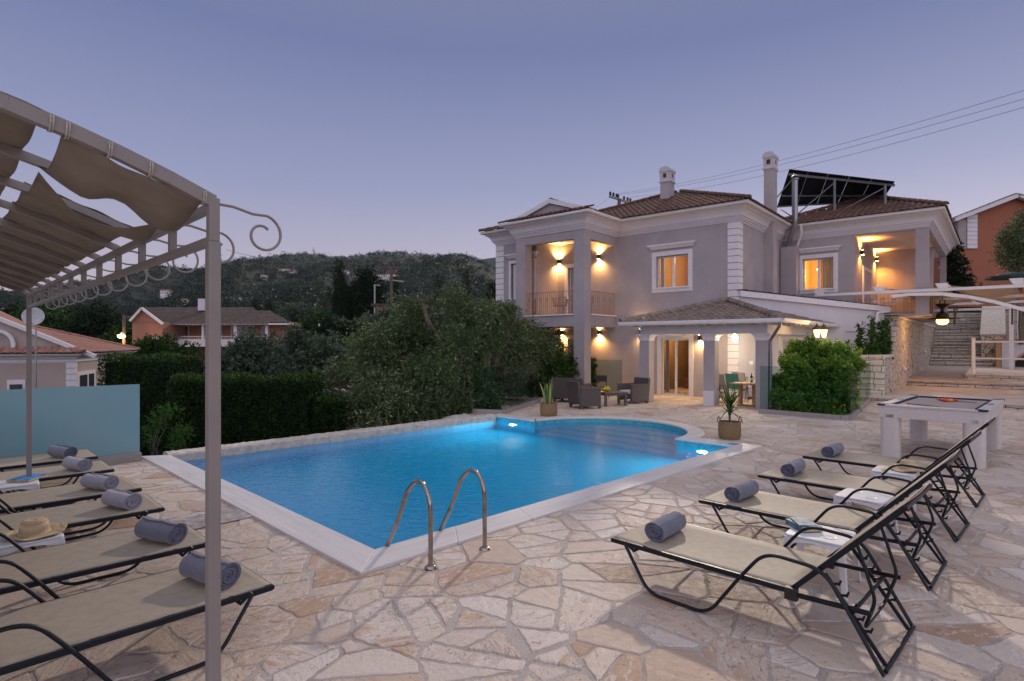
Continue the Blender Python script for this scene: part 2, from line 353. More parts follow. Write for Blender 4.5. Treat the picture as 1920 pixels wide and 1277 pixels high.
sp=t.n('SeparateXYZ',None,i0=co); wz=t.n('TexWave',{'bands_direction':'Z'},Vector=co,Scale=24.0,Distortion=.5); ws=t.math('ADD',w.outputs['Fac'],wz.outputs['Fac'])
t.pbsdf(t.mix(t.mr(t.math('ADD',t.math('MULTIPLY',ws,.4),t.math('MULTIPLY',nz,.5)),.3,.9),(.36,.25,.13),(.62,.48,.30)),.8,0,t.bump(ws,.6,.004)); M['straw']=t.m
t=NT('seagrass_weave'); co=t.obj(); w=t.n('TexWave',{'bands_direction':'Z'},Vector=co,Scale=16.0,Distortion=3.0,Detail=2.0,Detail_Scale=3.0); nz=t.noise(co,45,4)
t.pbsdf(t.mix(t.mr(t.math('MULTIPLY',w.outputs['Fac'],nz),.1,.6),(.20,.115,.055),(.52,.36,.19)),.85,0,t.bump(w.outputs['Fac'],.9,.012)); M['basket']=t.m
t=NT('brown_wicker'); co=t.obj(); sp=t.n('SeparateXYZ',None,i0=co); 
w=t.n('TexWave',{'bands_direction':'Z'},Vector=co,Scale=14.0,Distortion=.4); w2=t.n('TexWave',{'bands_direction':'DIAGONAL'},Vector=co,Scale=13.0,Distortion=.3); wv=t.math('ADD',w.outputs['Fac'],w2.outputs['Fac'])
t.pbsdf(t.mix(t.mr(wv,.3,1.6),(.055,.045,.045),(.115,.095,.092)),.5,0,t.bump(wv,.7,.01)); M['wicker']=t.m
M['resin']=plain('brown_resin',(.095,.08,.078),.5)
M['teal']=plain('teal_sling',(.055,.23,.21),.6,var=.08); M['greysling']=plain('grey_sling',(.30,.27,.25),.7,var=.06)
M['wood']=plain('table_wood',(.30,.17,.08),.5,var=.3,scale=14,bump=.2); M['oldwood']=plain('weathered_pole',(.11,.075,.06),.85,var=.3,scale=5,bump=.4,bscale=30)
t=NT('polished_steel'); co=t.obj(); t.pbsdf(t.mix(t.mr(t.noise(co,9,4),.4,.7),(.40,.37,.34),(.26,.21,.17)),t.mr(t.noise(co,30,3),.3,.7,.07,.20),1.0); M['steel']=t.m
M['galv']=plain('galvanised_steel',(.30,.30,.32),.4,metal=.8,var=.1)
M['cushion']=plain('white_cushion',(.62,.60,.60),.9,var=.04,bump=.2)
M['black']=plain('black_metal',(.015,.014,.014),.45); M['dark']=plain('dark_interior',(.04,.03,.025),.8)
M['bark']=plain('olive_bark',(.12,.095,.075),.95,var=.35,scale=14,bump=.9,bscale=22)
M['olive']=leafmat('olive_leaves',(.012,.028,.010),(.095,.138,.056),(.46,.52,.32),.22)
M['olive2']=leafmat('grey_olive_leaves',(.022,.040,.026),(.078,.110,.072),(.20,.25,.18),.2)
M['hedge']=leafmat('hedge_leaves',(.008,.022,.007),(.032,.072,.017),(.14,.23,.045),.2)
M['citrus']=leafmat('citrus_leaves',(.035,.095,.016),(.15,.28,.04),(.42,.52,.10),.30,.38)
M['darkleaf']=leafmat('dark_leaves',(.006,.015,.008),(.014,.030,.013),(.035,.06,.022),.12)
M['vine']=leafmat('vine_leaves',(.02,.06,.015),(.05,.12,.025),(.12,.20,.04),.25)
M['snake']=leafmat('snake_plant_leaves',(.04,.10,.03),(.12,.20,.06),(.38,.38,.12),.1)
M['fruit']=plain('orange_fruit',(.75,.33,.03),.45)
M['orange_wall']=stucco('orange_render',(.36,.165,.11)); M['terra_wall']=stucco('terracotta_render',(.33,.115,.06)); M['beige_wall']=stucco('beige_render',(.40,.33,.30))
M['soil']=plain('garden_soil',(.05,.042,.03),.95,var=.4,scale=3,bump=.6,bscale=12)
M['gravelpath']=plain('concrete_path',(.36,.32,.31),.9,var=.2,bump=.4)
t=NT('interior_warm_wall'); t.pbsdf(t.mix(t.noise(t.obj(),2,3),(.62,.42,.22),(.70,.50,.28)),.9); M['inside']=t.m
# ================= terrace, pool =================
def arc(cx,cy,r,a0,a1,n): return [(cx+r*math.cos(R(a0+(a1-a0)*i/n)),cy+r*math.sin(R(a0+(a1-a0)*i/n))) for i in range(n+1)]
LX,LY=7.97,6.67; BC=(8.0,3.25)
pool_in=[(0,0),(LX,0),(LX,1.25)]+arc(BC[0],BC[1],2.0,-89,89,28)+[(LX,5.25),(LX,LY),(0,LY)]
hole=[(-.30,-.30),(8.25,-.30),(8.25,.98)]+arc(BC[0],BC[1],2.26,-83,83,28)+[(8.25,5.52),(8.25,6.9),(7.9,6.9),(-.30,6.9)]
from mathutils.geometry import tessellate_polygon
def sheet_with_hole(outer,holes,z,zb):
    loops=[[Vector((x,y,0)) for x,y in outer]]+[[Vector((x,y,0)) for x,y in h][::-1] for h in holes]
    tr=tessellate_polygon(loops); allp=[p for l in loops for p in l]; mb=MB()
    fs=[]
    for a,b,c in tr:
        n=(allp[b]-allp[a]).cross(allp[c]-allp[a]).z
        if abs(n)>1e-9: fs.append((a,b,c) if n>0 else (a,c,b))
    mb.add([(p.x,p.y,z) for p in allp],fs); k=0
    for l in loops:
        m=len(l); vs=[(p.x,p.y,z) for p in l]+[(p.x,p.y,zb) for p in l]
        mb.add(vs,[(i,m+i,m+(i+1)%m,(i+1)%m) for i in range(m)])
    return mb
holeW=[tuple(PF.w(x,y).xy) for x,y in hole]
e1=gnd(886,774); e2=gnd(1008,753); e3=gnd(1118,741)
outer=[tuple(PF.w(7.95,6.96).xy),tuple(PF.w(-.28,6.96).xy),tuple(PF.w(-.40,6.72).xy),tuple(PF.w(-26,6.72).xy),(-30,-16),(45,-16),(60,60),(40,75),(14,62),tuple(HF.w(-8,3).xy),(e3.x,e3.y),(e2.x,e2.y),(e1.x-.15,e1.y-.02)]
outer=outer[::-1]
tag(sheet_with_hole(outer,[holeW],0,-2.2).build('terrace',M['paving']),kind='structure')

pool=thing('swimming_pool','blue mosaic swimming pool with a round bay of steps and a white marble edge','swimming pool',PF.w(0,0,0),R(PF.deg))
def ringwalls(poly,z0,z1):
    mb=MB(); n=len(poly)
    for i in range(n):
        (x0,y0),(x1,y1)=poly[i],poly[(i+1)%n]; mb.add([(x0,y0,z0),(x0,y0,z1),(x1,y1,z1),(x1,y1,z0)],[(0,1,2,3)])
    return mb
D=-1.45
ringwalls(pool_in,D,-.22).add([(x,y,D) for x,y in pool_in],[tuple(range(len(pool_in)))]).build('basin',M['mosaic'],pool)
ringwalls(pool_in,-.22,.0).build('tile_band',M['mosaic_band'],pool)
def slabs(inner,outerp,n,name='coping'):
    """marble slabs between two lines"""
    mb=MB(); a,b=Vector(inner[0]),Vector(inner[1]); c,d=Vector(outerp[0]),Vector(outerp[1]); g=.002/((b-a).length)
    for i in range(n):
        t0=i/n+(g if i else 0); t1=(i+1)/n-(g if i<n-1 else 0)
        q=[a.lerp(b,t0),c.lerp(d,t0),c.lerp(d,t1),a.lerp(b,t1)]; dz=random.uniform(-.0015,.0015)
        if (q[1]-q[0]).cross(q[2]-q[1])<0: q=q[::-1]
        mb.prism([(p.x,p.y) for p in q],-.004,.034+dz)
    return mb
def part_rot(mb,name,m,parent,ang,bevel=0,**k):
    Mx=Matrix.Rotation(-ang,4,'Z'); mb.v=[tuple(Mx@Vector(v)) for v in mb.v]; o=mb.build(name,m,parent,bevel=bevel,**k); o.rotation_euler=(0,0,ang); return o
I=.03
slabs([(I,I),(LX-I,I)],[(-.36,-.37),(8.33,-.37)],8).build('coping',M['marble'],pool,bevel=.006)
part_rot(slabs([(I,LY+.02),(I,I)],[(-.36,6.93),(-.36,-.37)],7),'coping',M['marble'],pool,R(90),bevel=.006)
part_rot(slabs([(LX-I,I),(LX-I,1.28)],[(8.33,-.37),(8.33,.94)],1),'coping',M['marble'],pool,R(90),bevel=.006)
part_rot(slabs([(LX-I,5.22),(LX-I,LY+.1)],[(8.33,5.56),(8.33,6.95)],2),'coping',M['marble'],pool,R(90),bevel=.006)
mb=MB(); ai=arc(BC[0],BC[1],1.97,-90,90,36); ao=arc(BC[0],BC[1],2.33,-81.5,81.5,36)
for k in range(12):
    q=ao[3*k:3*k+4]+ai[3*k:3*k+4][::-1]; cxm=sum(p[0] for p in q)/8; cym=sum(p[1] for p in q)/8
    mb.prism([(cxm+(x-cxm)*.997,cym+(y-cym)*.997) for x,y in q],-.004,.034)
mb.build('coping',M['marble'],pool,bevel=.006)
steps=MB()
for xk,z in ((9.65,-.32),(9.2,-.55),(8.75,-.78),(8.3,-1.0),(7.97,-1.22)):
    h=math.degrees(math.acos(min(1,max(-1,(xk-8.0)/2.0))))
    steps.prism(arc(8.0,3.25,1.998,-h,h,20),D-.01,z)
steps.build('step',plain('pale_step_tiles',(.30,.50,.66),.4,var=.05),pool)
for px,py in ((963,801),(1318,857)):
    y,z=PF.planeX(px,py,LX-.03); y=min(max(y,.55),6.2)
    mb=MB(); Mx=Matrix.Translation((LX-.012,y,-.42))@Matrix.Rotation(R(-90),4,'Y')
    mb.lathe([(.075,0),(.075,.02),(.06,.03)],n=20); mb.v=[tuple(Mx@Vector(v)) for v in mb.v]
    pl=mb.build('pool_light',emis('pool_lamp_glow',(.85,.95,1),14),pool)
    L=bpy.data.lights.new('pool_lamp','AREA'); L.shape='DISK'; L.size=.18; L.energy=58; L.color=(.80,.93,1)
    lo=bpy.data.objects.new('pool_lamp',L); link(lo,pool); lo.location=(LX-.08,y,-.42); lo.rotation_euler=(0,R(90),0)
# number plate let into the coping
MB().box(8.02,8.20,.02,.20,.0345,.0375).build('depth_mark',plain('blue_depth_tile',(.15,.30,.45),.3),pool)
wpoly=[tuple(PF.w(x,y).xy) for x,y in offs(pool_in,.006)]
tag(MB().add([(x,y,-.10) for x,y in wpoly],[tuple(range(len(wpoly)))]).build('pool_water',M['water']),kind='structure')
# rough wall along the far long side
def roughwall(x0,x1,y0,y1,z0,z1,amp,seed):
    rs=random.Random(seed); nx=int((x1-x0)/.05); mb=MB(); prof=[(y0,-.17),(y0,z1-.03),(y0+.03,z1),((y0+y1)/2,z1+.012),(y1-.04,z1),(y1,z1-.03),(y1,z0)]
    vs=[]
    for i in range(nx+1):
        for j,(y,z) in enumerate(prof):
            w=0 if j==6 else amp*(.6 if j<2 else 1); vs.append((x0+(x1-x0)*i/nx,y+rs.uniform(-w,w),z+rs.uniform(-w,w)))
    n=len(prof); return mb.add(vs,[(i*n+j,i*n+j+1,(i+1)*n+j+1,(i+1)*n+j) for i in range(nx) for j in range(n-1)]+[tuple(range(n)),tuple(nx*n+j for j in range(n))[::-1]])
w=roughwall(.0,7.93,LY-.035,7.02,-2.1,.055,.007,3).build('pool_wall',M['plaster'],None,smooth=False,flip=True)
w.location=PF.w(0,0,0); w.rotation_euler=(0,0,R(PF.deg)); tag(w,'low rough plaster wall along the far long side of the pool','low wall')
# pebbly end ledge beside the wall
r=MB(); rs=random.Random(5)
base=[PF.w(7.0+1.2*rs.random(),7.05+.5*rs.random(),0) for _ in range(9)]
def rock(mb,c,s,seed):
    q=random.Random(seed); n=len(mb.v); mb.ball((0,0,0),1,6)
    for i in range(n,len(mb.v)):
        v=Vector(mb.v[i]); v*=q.uniform(.82,1.15); mb.v[i]=(c[0]+v.x*s[0],c[1]+v.y*s[1],c[2]+v.z*s[2])
for k,(px,py,Z,sx,sy,sz) in enumerate([(868,787,16.2,.55,.30,.16),(905,776,16.8,.5,.25,.10)]):
    mb=MB(); p=at(px,py,Z); rock(mb,(0,0,0),(sx,sy,sz),k); o=mb.build('rock',M['plaster'],smooth=True); o.location=p
    tag(o,['flat pale rock lying under the olive tree behind the pool','flat pale stone at the corner between pool and glass fence'][k],'rock')

# ================= pool ladder =================
lad=thing('pool_ladder','stainless steel ladder with two curved handrails at the near pool edge','pool ladder',PF.w(.16,-.67,0),R(PF.deg))
for dx in (0,.65):
    P=[(dx,0,0),(dx,0,.48)]+[(dx,.17-.17*math.cos(R(a)),.50+.25*math.sin(R(a))) for a in range(20,140,15)]+[(dx,.36,.62),(dx,.52,.30),(dx,.70,.02)]+[(dx,.74,-.05),(dx,.755,-.15),(dx,.755,-.95)]
    MB().tube(smoothpath(P,.05,3),.0215,14).build('handrail',M['steel'],lad,smooth=True)
    MB().lathe([(.055,0),(.057,.012),(.045,.03),(.026,.036)],(dx,0,.0),24).build('base_flange',M['steel'],lad,smooth=True)
for z in (-.35,-.62,-.88):
    MB().box(.02,.63,.70,.80,z-.012,z+.012).build('rung',M['steel'],lad)

# ================= drain cover =================
g0=PF.ground(441,975); g1=PF.ground(350,968)
mb=MB(); mb.box(-.36,.36,-.25,.25,.002,.008); 
for k in range(34):
    y=-.235+.47*k/33; mb.bar((-.34,y,.011),(.34,y+.01,.011),.006,.006)
rust=plain('rusty_plate',(.46,.42,.40),.75,metal=.0,var=.35,scale=9)
dc=mb.build('drain_cover',rust); p=gnd(400,975); dc.location=(p.x,p.y,0.013); dc.rotation_euler=(0,0,R(PF.deg)+R(2))
tag(dc,'rusty ribbed metal cover set in the paving beside the pool edge','drain cover')

# ================= sun loungers =================
def make_lounger(W=.78):
    """local: foot end at x=0, head toward -y?  length runs along +x, width along +y"""
    t=thing('sun_lounger',None,'sun lounger'); fm=M['frame']; r=.0155
    for y in (0,W):
        s=1 if y==0 else -1
        MB().bar((-.0,y,.352),(1.46,y,.352),.026,.036).build('side_rail',fm,t,bevel=.004)
        MB().bar((1.44,y,.335),(1.90,y,.35),.022,.03).build('rear_rail',fm,t,bevel=.004)
        yy=y-s*.024
        P=smoothpath([(.14,yy,.36),(.36,yy,.022),(.86,yy,.018),(1.10,yy,.36),(1.27,yy,.575),(1.64,yy,.555),(1.80,yy,.30),(1.97,yy,.012)],.11,6)
        MB().tube(P,r,10,flat=.8).build('leg_tube',fm,t,smooth=True)
        MB().bar((.15,yy,.37),(.21,yy+s*.04,.30),.02,.02).build('bracket',fm,t)
        hp=MB().box(1.395,1.475,y-.022,y+.022,.295,.375)
        for bz in (.315,.355): hp.ball((1.435,y-s*.024,bz),.007,6)
        hp.build('hinge_plate',M['black'],t,bevel=.004)
        MB().bar((1.42,y+s*.02,.345),(2.07,y+s*.02,1.03),.026,.034).build('back_rail',fm,t,bevel=.004)
        yi=y+s*.075
        ra=MB().bar((1.62,yi,.50),(1.96,yi,.03),.016,.022)
        for k in range(5):
            f=.12+k*.13; x=1.62+.34*f; z=.50-.47*f; ra.bar((x,yi,z),(x+.045,yi,z+.012),.012,.014); ra.bar((x+.04,yi,z),(x+.052,yi,z+.035),.012,.012)
        ra.build('notched_rack',fm,t)
    MB().tube([(1.975,-.0,.03),(1.975,W,.03)],.014,8).build('cross_tube',fm,t,smooth=True)
    MB().tube([(1.80,0,.33),(1.80,W,.33)],.013,8).build('cross_tube',fm,t,smooth=True)
    MB().bar((.004,-.01,.352),(.004,W+.01,.352),.03,.026).build('cross_tube',fm,t,bevel=.003)
    MB().bar((2.07,0,1.03),(2.07,W,1.03),.03,.026).build('cross_tube',fm,t,bevel=.003)
    MB().tube(smoothpath([(.21,.02,.31),(.21,W-.02,.31)],.03),.012,8).build('cross_tube',fm,t,smooth=True)
    MB().tube(smoothpath([(1.80,.10,.72),(1.90,.10,.40),(1.83,.14,.19),(1.83,W-.14,.19),(1.90,W-.10,.40),(1.80,W-.10,.72)],.05,4),.011,8).build('prop_bar',fm,t,smooth=True)
    def S(u,v):
        y=.014+(W-.028)*v; sag=math.sin(math.pi*v)
        L=u*2.30
        if L<1.40: x=L+.004; z=.372-.030*sag*math.sin(math.pi*min(1,L/1.40))**.5 - (.0 if L>0 else 0)
        elif L<1.55:
            q=(L-1.40)/.15; x=1.404+.13*q; z=.372+.119*q*q-.026*sag*(1-.45*q)
        else:
            q=(L-1.55)/.75; x=1.534+.545*q; z=.345+1.0538*(x-1.42)+.026-.014*sag
        return (x,y,z)
    MB().grid(S,60,10).build('sling',M['textilene'],t,smooth=True,solid=.003)
    return t
def towel_mesh(length=.42,rad=.088):
    mb=MB(); turns=4.2; th=.0145; n=int(turns*22); P=[]
    for i in range(n+1):
        a=2*math.pi*turns*i/n; rr=.010+(rad-.010)*i/n; P.append((rr*math.cos(a),rr*math.sin(a)*.93,rr))
    nl=5; vs=[]; 
    for j in range(nl+1):
        y=-length/2+length*j/nl
        for i,(x,z,rr) in enumerate(P):
            k=(rr-th)/rr if rr>th else .2; wob=.004*math.sin(i*.31+j*2.1)
            vs.append((x+wob,y+.006*math.sin(i*.12),z+wob)); vs.append((x*k+wob,y+.006*math.sin(i*.12),z*k+wob))
    w=2*(n+1); fs=[]
    for j in range(nl):
        for i in range(n):
            a=j*w+2*i; b=a+2; fs.append((a,a+w,b+w,b)); fs.append((a+1,b+1,b+1+w,a+1+w))
    for i in range(n): a=2*i; fs.append((a,a+2,a+3,a+1)); a+=nl*w; fs.append((a,a+1,a+3,a+2))
    a=2*n; 
    for j in range(nl): q=j*w+a; fs.append((q,q+w,q+w+1,q+1))
    mb.add(vs,fs); return mb
towelA=None
def place_towel(loc,rz,label,group,pale=False,protos={}):
    key=pale
    if key not in protos:
        o=towel_mesh(.43 if not pale else .40,.095).build('rolled_towel',M['towel_pale' if pale else 'towel'],None,smooth=True); protos[key]=o
    else:
        o=protos[key].copy(); C.objects.link(o)
    o.location=loc; o.rotation_euler=(0,random.uniform(-.5,.5),rz); tag(o,label,'towel',group); return o
LP=make_lounger()
def place_lounger(loc,rz,label,group,flag=[0]):
    o=LP if not flag[0] else copy_tree(LP); flag[0]=1
    o.location=loc; o.rotation_euler=(0,0,rz); tag(o,label,'sun lounger',group); return o
# right row: length runs along -y of the pool frame, width along +x
NR=['nearest sun lounger of the right row, its back raised at the bottom right','second sun lounger of the right row, behind the side table with the thick book','third sun lounger of the right row, just past the empty side table','farthest sun lounger of the right row, next to the pool table']
TR=['rolled blue grey towel on the nearest lounger of the right row','rolled blue grey towel on the second lounger of the right row','rolled blue grey towel on the third lounger of the right row','rolled blue grey towel on the lounger nearest the pool table']
for k,(x,y) in enumerate([(1.07,-1.97),(2.70,-1.93),(4.30,-1.90),(5.96,-1.88)]):
    # local x -> pool -y ; local y -> pool +x : rotation -90
    rz=R(PF.deg-90)+R([0,.6,-.4,.5][k]); place_lounger(PF.w(x,y,0),rz,NR[k],'sun loungers in the right row')
    place_towel(PF.w(x+.40,y-.27,.44),R(PF.deg-90)+R([4,-3,2,-2][k]),TR[k],'rolled towels on the right loungers')
NL=['nearest sun lounger of the left row, cut by the canopy post','second sun lounger of the left row, in front of the table with the straw hat','third sun lounger of the left row, behind the table with the straw hat','fourth sun lounger of the left row, in front of the table with the blue book','fifth sun lounger of the left row, behind the table with the blue book','farthest sun lounger of the left row, along the frosted glass fence']
TL=['rolled grey towel half hidden behind the near canopy post','rolled grey towel on the second lounger of the left row','rolled pale towel on the lounger behind the straw hat','rolled pale towel on the fourth lounger of the left row','rolled pale towel on the fifth lounger of the left row','rolled grey towel nearest the frosted glass fence']
ys=[-.875,.313,1.706,2.76,4.16,5.34]
for k,y in enumerate(ys):
    rz=R(PF.deg+180)+R([1.5,0,-1,.5,-.5,0][k]); place_lounger(PF.w(-1.36+.02*k,y+.78 if k else y+.76,0),rz,NL[k],'sun loungers in the left row')
    place_towel(PF.w(-1.62+.0*k,y+.36,.44),R(PF.deg)+R([16,20,17,22,15,19][k]),TL[k],'rolled towels on the left loungers',pale=k in(2,3,4))

# ================= plastic side tables =================
def make_table():
    t=thing('side_table',None,'side table'); pl=M['plastic']; a=.225
    top=MB(); top.prism(rounded(-a,a,-a,a,.05),.400,.418); 
    rim=rounded(-a,a,-a,a,.05); vs=[(x,y,.418) for x,y in rim]+[(x*.93,y*.93,.424) for x,y in rim]+[(x*.90,y*.90,.420) for x,y in rim]
    top.build('table_top',pl,t,smooth=True,bevel=.005)
    for sx,sy in ((-.09,-.09),(.09,.09)): MB().lathe([(.048,.4185),(.05,.4215),(.044,.4215),(.040,.4188)],(sx,sy,0),20,cap=False).build('cup_ring',pl,t,smooth=True)
    for k in range(4):
        Mx=Matrix.Rotation(R(90*k),4,'Z'); sk=MB(); n=12; lo=[];up=[]
        for i in range(n+1):
            u=-1+2*i/n; x=u*(a-.045); up.append((x,-a+.006,.402)); lo.append((x,-a-.004,.345+.035*math.cos(u*math.pi/2)))
        vs=up+lo+[(x,y+.006,z) for x,y,z in up]+[(x,y+.006,z) for x,y,z in lo]; m=n+1
        fs=[(i,m+i,m+i+1,i+1) for i in range(n)]+[(2*m+i,2*m+i+1,3*m+i+1,3*m+i) for i in range(n)]+[(m+i,3*m+i,3*m+i+1,m+i+1) for i in range(n)]
        sk.add([tuple(Mx@Vector(v)) for v in vs],fs); sk.build('apron',pl,t)
        lg=MB(); v=[]
        for z,e,o in ((.40,.075,.0),(.30,.055,.008),(0,.036,.028)):
            ox=a+o-.004; v+= [(ox,ox-0,z),(ox-e,ox,z),(ox-e*.35,ox-e*.35,z),(ox,ox-e,z)]
        fs=[(0,1,2,3)]+[(4*j+i,4*j+4+i,4*j+4+(i+1)%4,4*j+(i+1)%4) for j in (0,1) for i in range(4)]+[(11,10,9,8)]
        lg.add([tuple(Mx@Vector(q)) for q in v],fs); lg.build('leg',pl,t,bevel=.005)
    return t
TP=make_table()
def place_table(loc,rz,label,flag=[0]):
    o=TP if not flag[0] else copy_tree(TP); flag[0]=1; o.location=loc; o.rotation_euler=(0,0,rz); tag(o,label,'side table','white plastic side tables'); return o
tabs=[(2.28,-3.22,'white plastic side table carrying the thick book, between the two nearest right loungers',3),(3.90,-3.15,'white plastic side table with nothing on it, in the middle of the right row',-2),(5.53,-3.10,'white plastic side table carrying the straw hat, nearest the pool table',2),
      (-2.42,1.40,'white plastic side table under the straw hat at the left edge',4),(-2.30,3.86,'white plastic side table carrying the blue book at the left edge',-3)]
for x,y,l,a in tabs: place_table(PF.w(x,y,0),R(PF.deg+a),l)
# book on the near right table: page block, covers, a second thin book on it
paper=plain('book_paper',(.52,.38,.20),.9,var=.1); bcov=plain('blue_photo_cover',(.06,.16,.24),.35,var=.8,scale=14); bcov2=plain('blue_magazine_cover',(.05,.22,.55),.3,var=.9,scale=12); 
p=PF.w(2.30,-3.08,.424); b=thing('paperback_book','thick paperback book with a blue cover on the near right table','book',p,R(PF.deg-38))
MB().box(-.085,.085,-.12,.12,.002,.040).build('page_block',paper,b,bevel=.002); MB().box(-.088,.088,-.123,.123,.040,.043).box(-.088,.088,-.123,.123,-.001,.002).box(-.089,-.086,-.123,.123,.002,.040).build('cover',bcov,b)
b2=MB().box(-.075,.075,-.11,.11,.0435,.054).build('thin_book',bcov); b2.location=p; b2.rotation_euler=(0,0,R(PF.deg-52)); tag(b2,'thin glossy book lying on top of the thick paperback','book')
p=PF.w(-2.16,3.95,.424); b=thing('magazine','thick magazine with a bright blue cover on the left table','magazine',p,R(PF.deg-40))
MB().box(-.12,.12,-.16,.16,.001,.020).build('page_block',paper,b); MB().box(-.122,.122,-.162,.162,.020,.024).build('cover',bcov2,b)
def hat(loc,rz,label):
    mb=MB(); prof=[(.205,.010),(.190,.006),(.15,.004),(.105,.010),(.098,.018),(.092,.06),(.084,.100),(.070,.118),(.045,.122),(.02,.116),(.002,.112)]
    n=48; vs=[]
    for i,(r,z) in enumerate(prof):
        for k in range(n):
            a=2*math.pi*k/n; w=(r-.1)/.1 if r>.1 else 0; vs.append((r*math.cos(a)*1.06,r*math.sin(a),z+.014*w*math.sin(2*a+.6)+.006*w*math.sin(5*a)+.012*w))
    mb.add(vs,[(i*n+k,(i+1)*n+k,(i+1)*n+(k+1)%n,i*n+(k+1)%n) for i in range(len(prof)-1) for k in range(n)])
    o=mb.build('straw_hat',M['straw'],smooth=True,solid=.004); o.location=loc; o.rotation_euler=(0,0,rz); tag(o,label,'hat'); return o
hat(PF.w(-2.36,1.38,.424),.4,'straw sun hat on the white table in the left row')
hat(PF.w(5.62,-3.22,.424),1.4,'straw sun hat on the white table near the pool table')
fl=MB(); rs=random.Random(4)
for k in range(14):
    a=k*2.4; r=.035*rs.random(); fl.ball((r*math.cos(a),r*math.sin(a),.01+.012*rs.random()),.014,5)
o=fl.build('flower',plain('yellow_petals',(.75,.70,.30),.6)); o.location=PF.w(5.38,-3.02,.424); tag(o,'small yellow flower lying beside the straw hat on the table','flower')

# ================= left canopy =================
cp=thing('canopy','taupe steel canopy with fabric panels and scroll brackets over the left loungers','canopy',PF.w(-2.15,0,0),R(PF.deg))
tm=M['taupe_metal']; y0,y1=-2.24,3.97; SPAN=2.9
def az(t): return 2.585+.43*t-.148*t*t
for y in (y0,y1):
    MB().box(-.024,.024,y-.024,y+.024,0,2.42).box(-.021,.021,y-.021,y+.021,2.42,2.60).build('post',tm,cp,bevel=.004)
    MB().box(-SPAN-.028,-SPAN+.028,y-.028,y+.028,0,2.58).build('post',tm,cp,bevel=.004)
n=12; rows=[y0+(y1-y0)*(k/11) for k in range(12)]
for z in (2.425,2.565):
    for a,b in zip(rows[:-1],rows[1:]): pass
    MB().bar((0,y0+.03,z),(0,y1-.03,z),.034,.034).build('rail',tm,cp,bevel=.003)
    MB().bar((-SPAN,y0+.03,z),(-SPAN,y1-.03,z),.034,.034).build('rail',tm,cp,bevel=.003)
for k,y in enumerate(rows):
    pts=[(-t,y,az(t)) for t in [i*SPAN/18 for i in range(19)]]
    rf=MB()
    for a,b in zip(pts[:-1],pts[1:]): rf.bar(a,b,.040,.050 if k in (0,11) else .036)
    rf.build('rafter',tm,cp)
    if 0<k<11: MB().box(-.016,.016,y-.014,y+.014,2.44,2.55).build('strut',tm,cp)
    # scroll bracket
    P=[(0,y,2.58),(.08,y,2.578),(.16,y,2.560)]
    c=(.205,2.475); 
    for i in range(26):
        a=R(78-i*15.5); r=.088-.0022*i; P.append((c[0]+r*math.cos(a),y,c[1]+r*math.sin(a)))
    MB().tube(P,.0085,8,flat=.7).build('scroll',tm,cp,smooth=True)
def cloth(ta,tb,ya,yb,sag,k,fn=None):
    def P(u,v):
        t=ta+(tb-ta)*u; y=ya+(yb-ya)*v; z=az(t)+(.024 if k>1 or ta>.1 else -.032)-sag*(.62 if k>1 or ta>.1 else 1)*math.sin(math.pi*v)**.9*(.8+.4*math.sin(2.3*k+3*u))+.004*math.sin(17*u+9*v+k)
        if fn: y,z,t=fn(u,v,y,z,t)
        return (-t,y,z)
    return MB().grid(P,16,12)
for k in range(11):
    a,b=rows[k],rows[k+1]
    for ta,tb in ((.045,.50),(.555,1.28),(1.34,2.05),(2.11,2.86)):
        fn=None
        if ta==.045 and k==1:
            # this bay has come loose: the near edge droops and leaves a lens of sky
            fn=lambda u,v,y,z,t: (y+.30*(1-v)**1.2*math.sin(math.pi*min(1,max(0,(u*.95+.02))))**1.2, z-.07*(1-v)*math.sin(math.pi*u), t)
        if ta==.045 and k==0:
            fn=lambda u,v,y,z,t: (y-(.06*math.sin(math.pi*u) if v>.9 else 0), z-.05*math.sin(math.pi*v)*math.sin(5*u+1)**2+.01*math.sin(9*u+5*v), t)
        cloth(ta,tb,a+(.008 if k<2 and ta<.1 else -.022),b+(.008 if k<1 else .022),.042,k,fn).build('fabric_panel',M['canvas'],cp,smooth=True,solid=.002)
rope=plain('lashing_cord',(.42,.38,.34),.8,var=.3,scale=120)
for t in (.03,.22,.35,.475,.52):
    P=[]
    for i in range(25):
        a=2*math.pi*i/12; P.append((-t-.004*i/6,y0+.027*math.cos(a)*1.05,az(t)+.031*math.sin(a)))
    MB().tube(P,.0028,5).build('lashing',rope,cp)

# ================= frosted glass fence =================
fg=thing('frosted_glass_fence','tall blue frosted glass fence on a grey kerb behind the left loungers','glass fence',PF.w(-.45,6.62,0),R(PF.deg))
for k in range(3):
    MB().box(-2.75*(k+1)+.02,-2.75*k,-.006,.006,.15,1.31).build('glass_panel',M['frosted'],fg)
MB().box(-8.4,.02,-.05,.06,0,.15).build('kerb',M['kerb'],fg,bevel=.004)
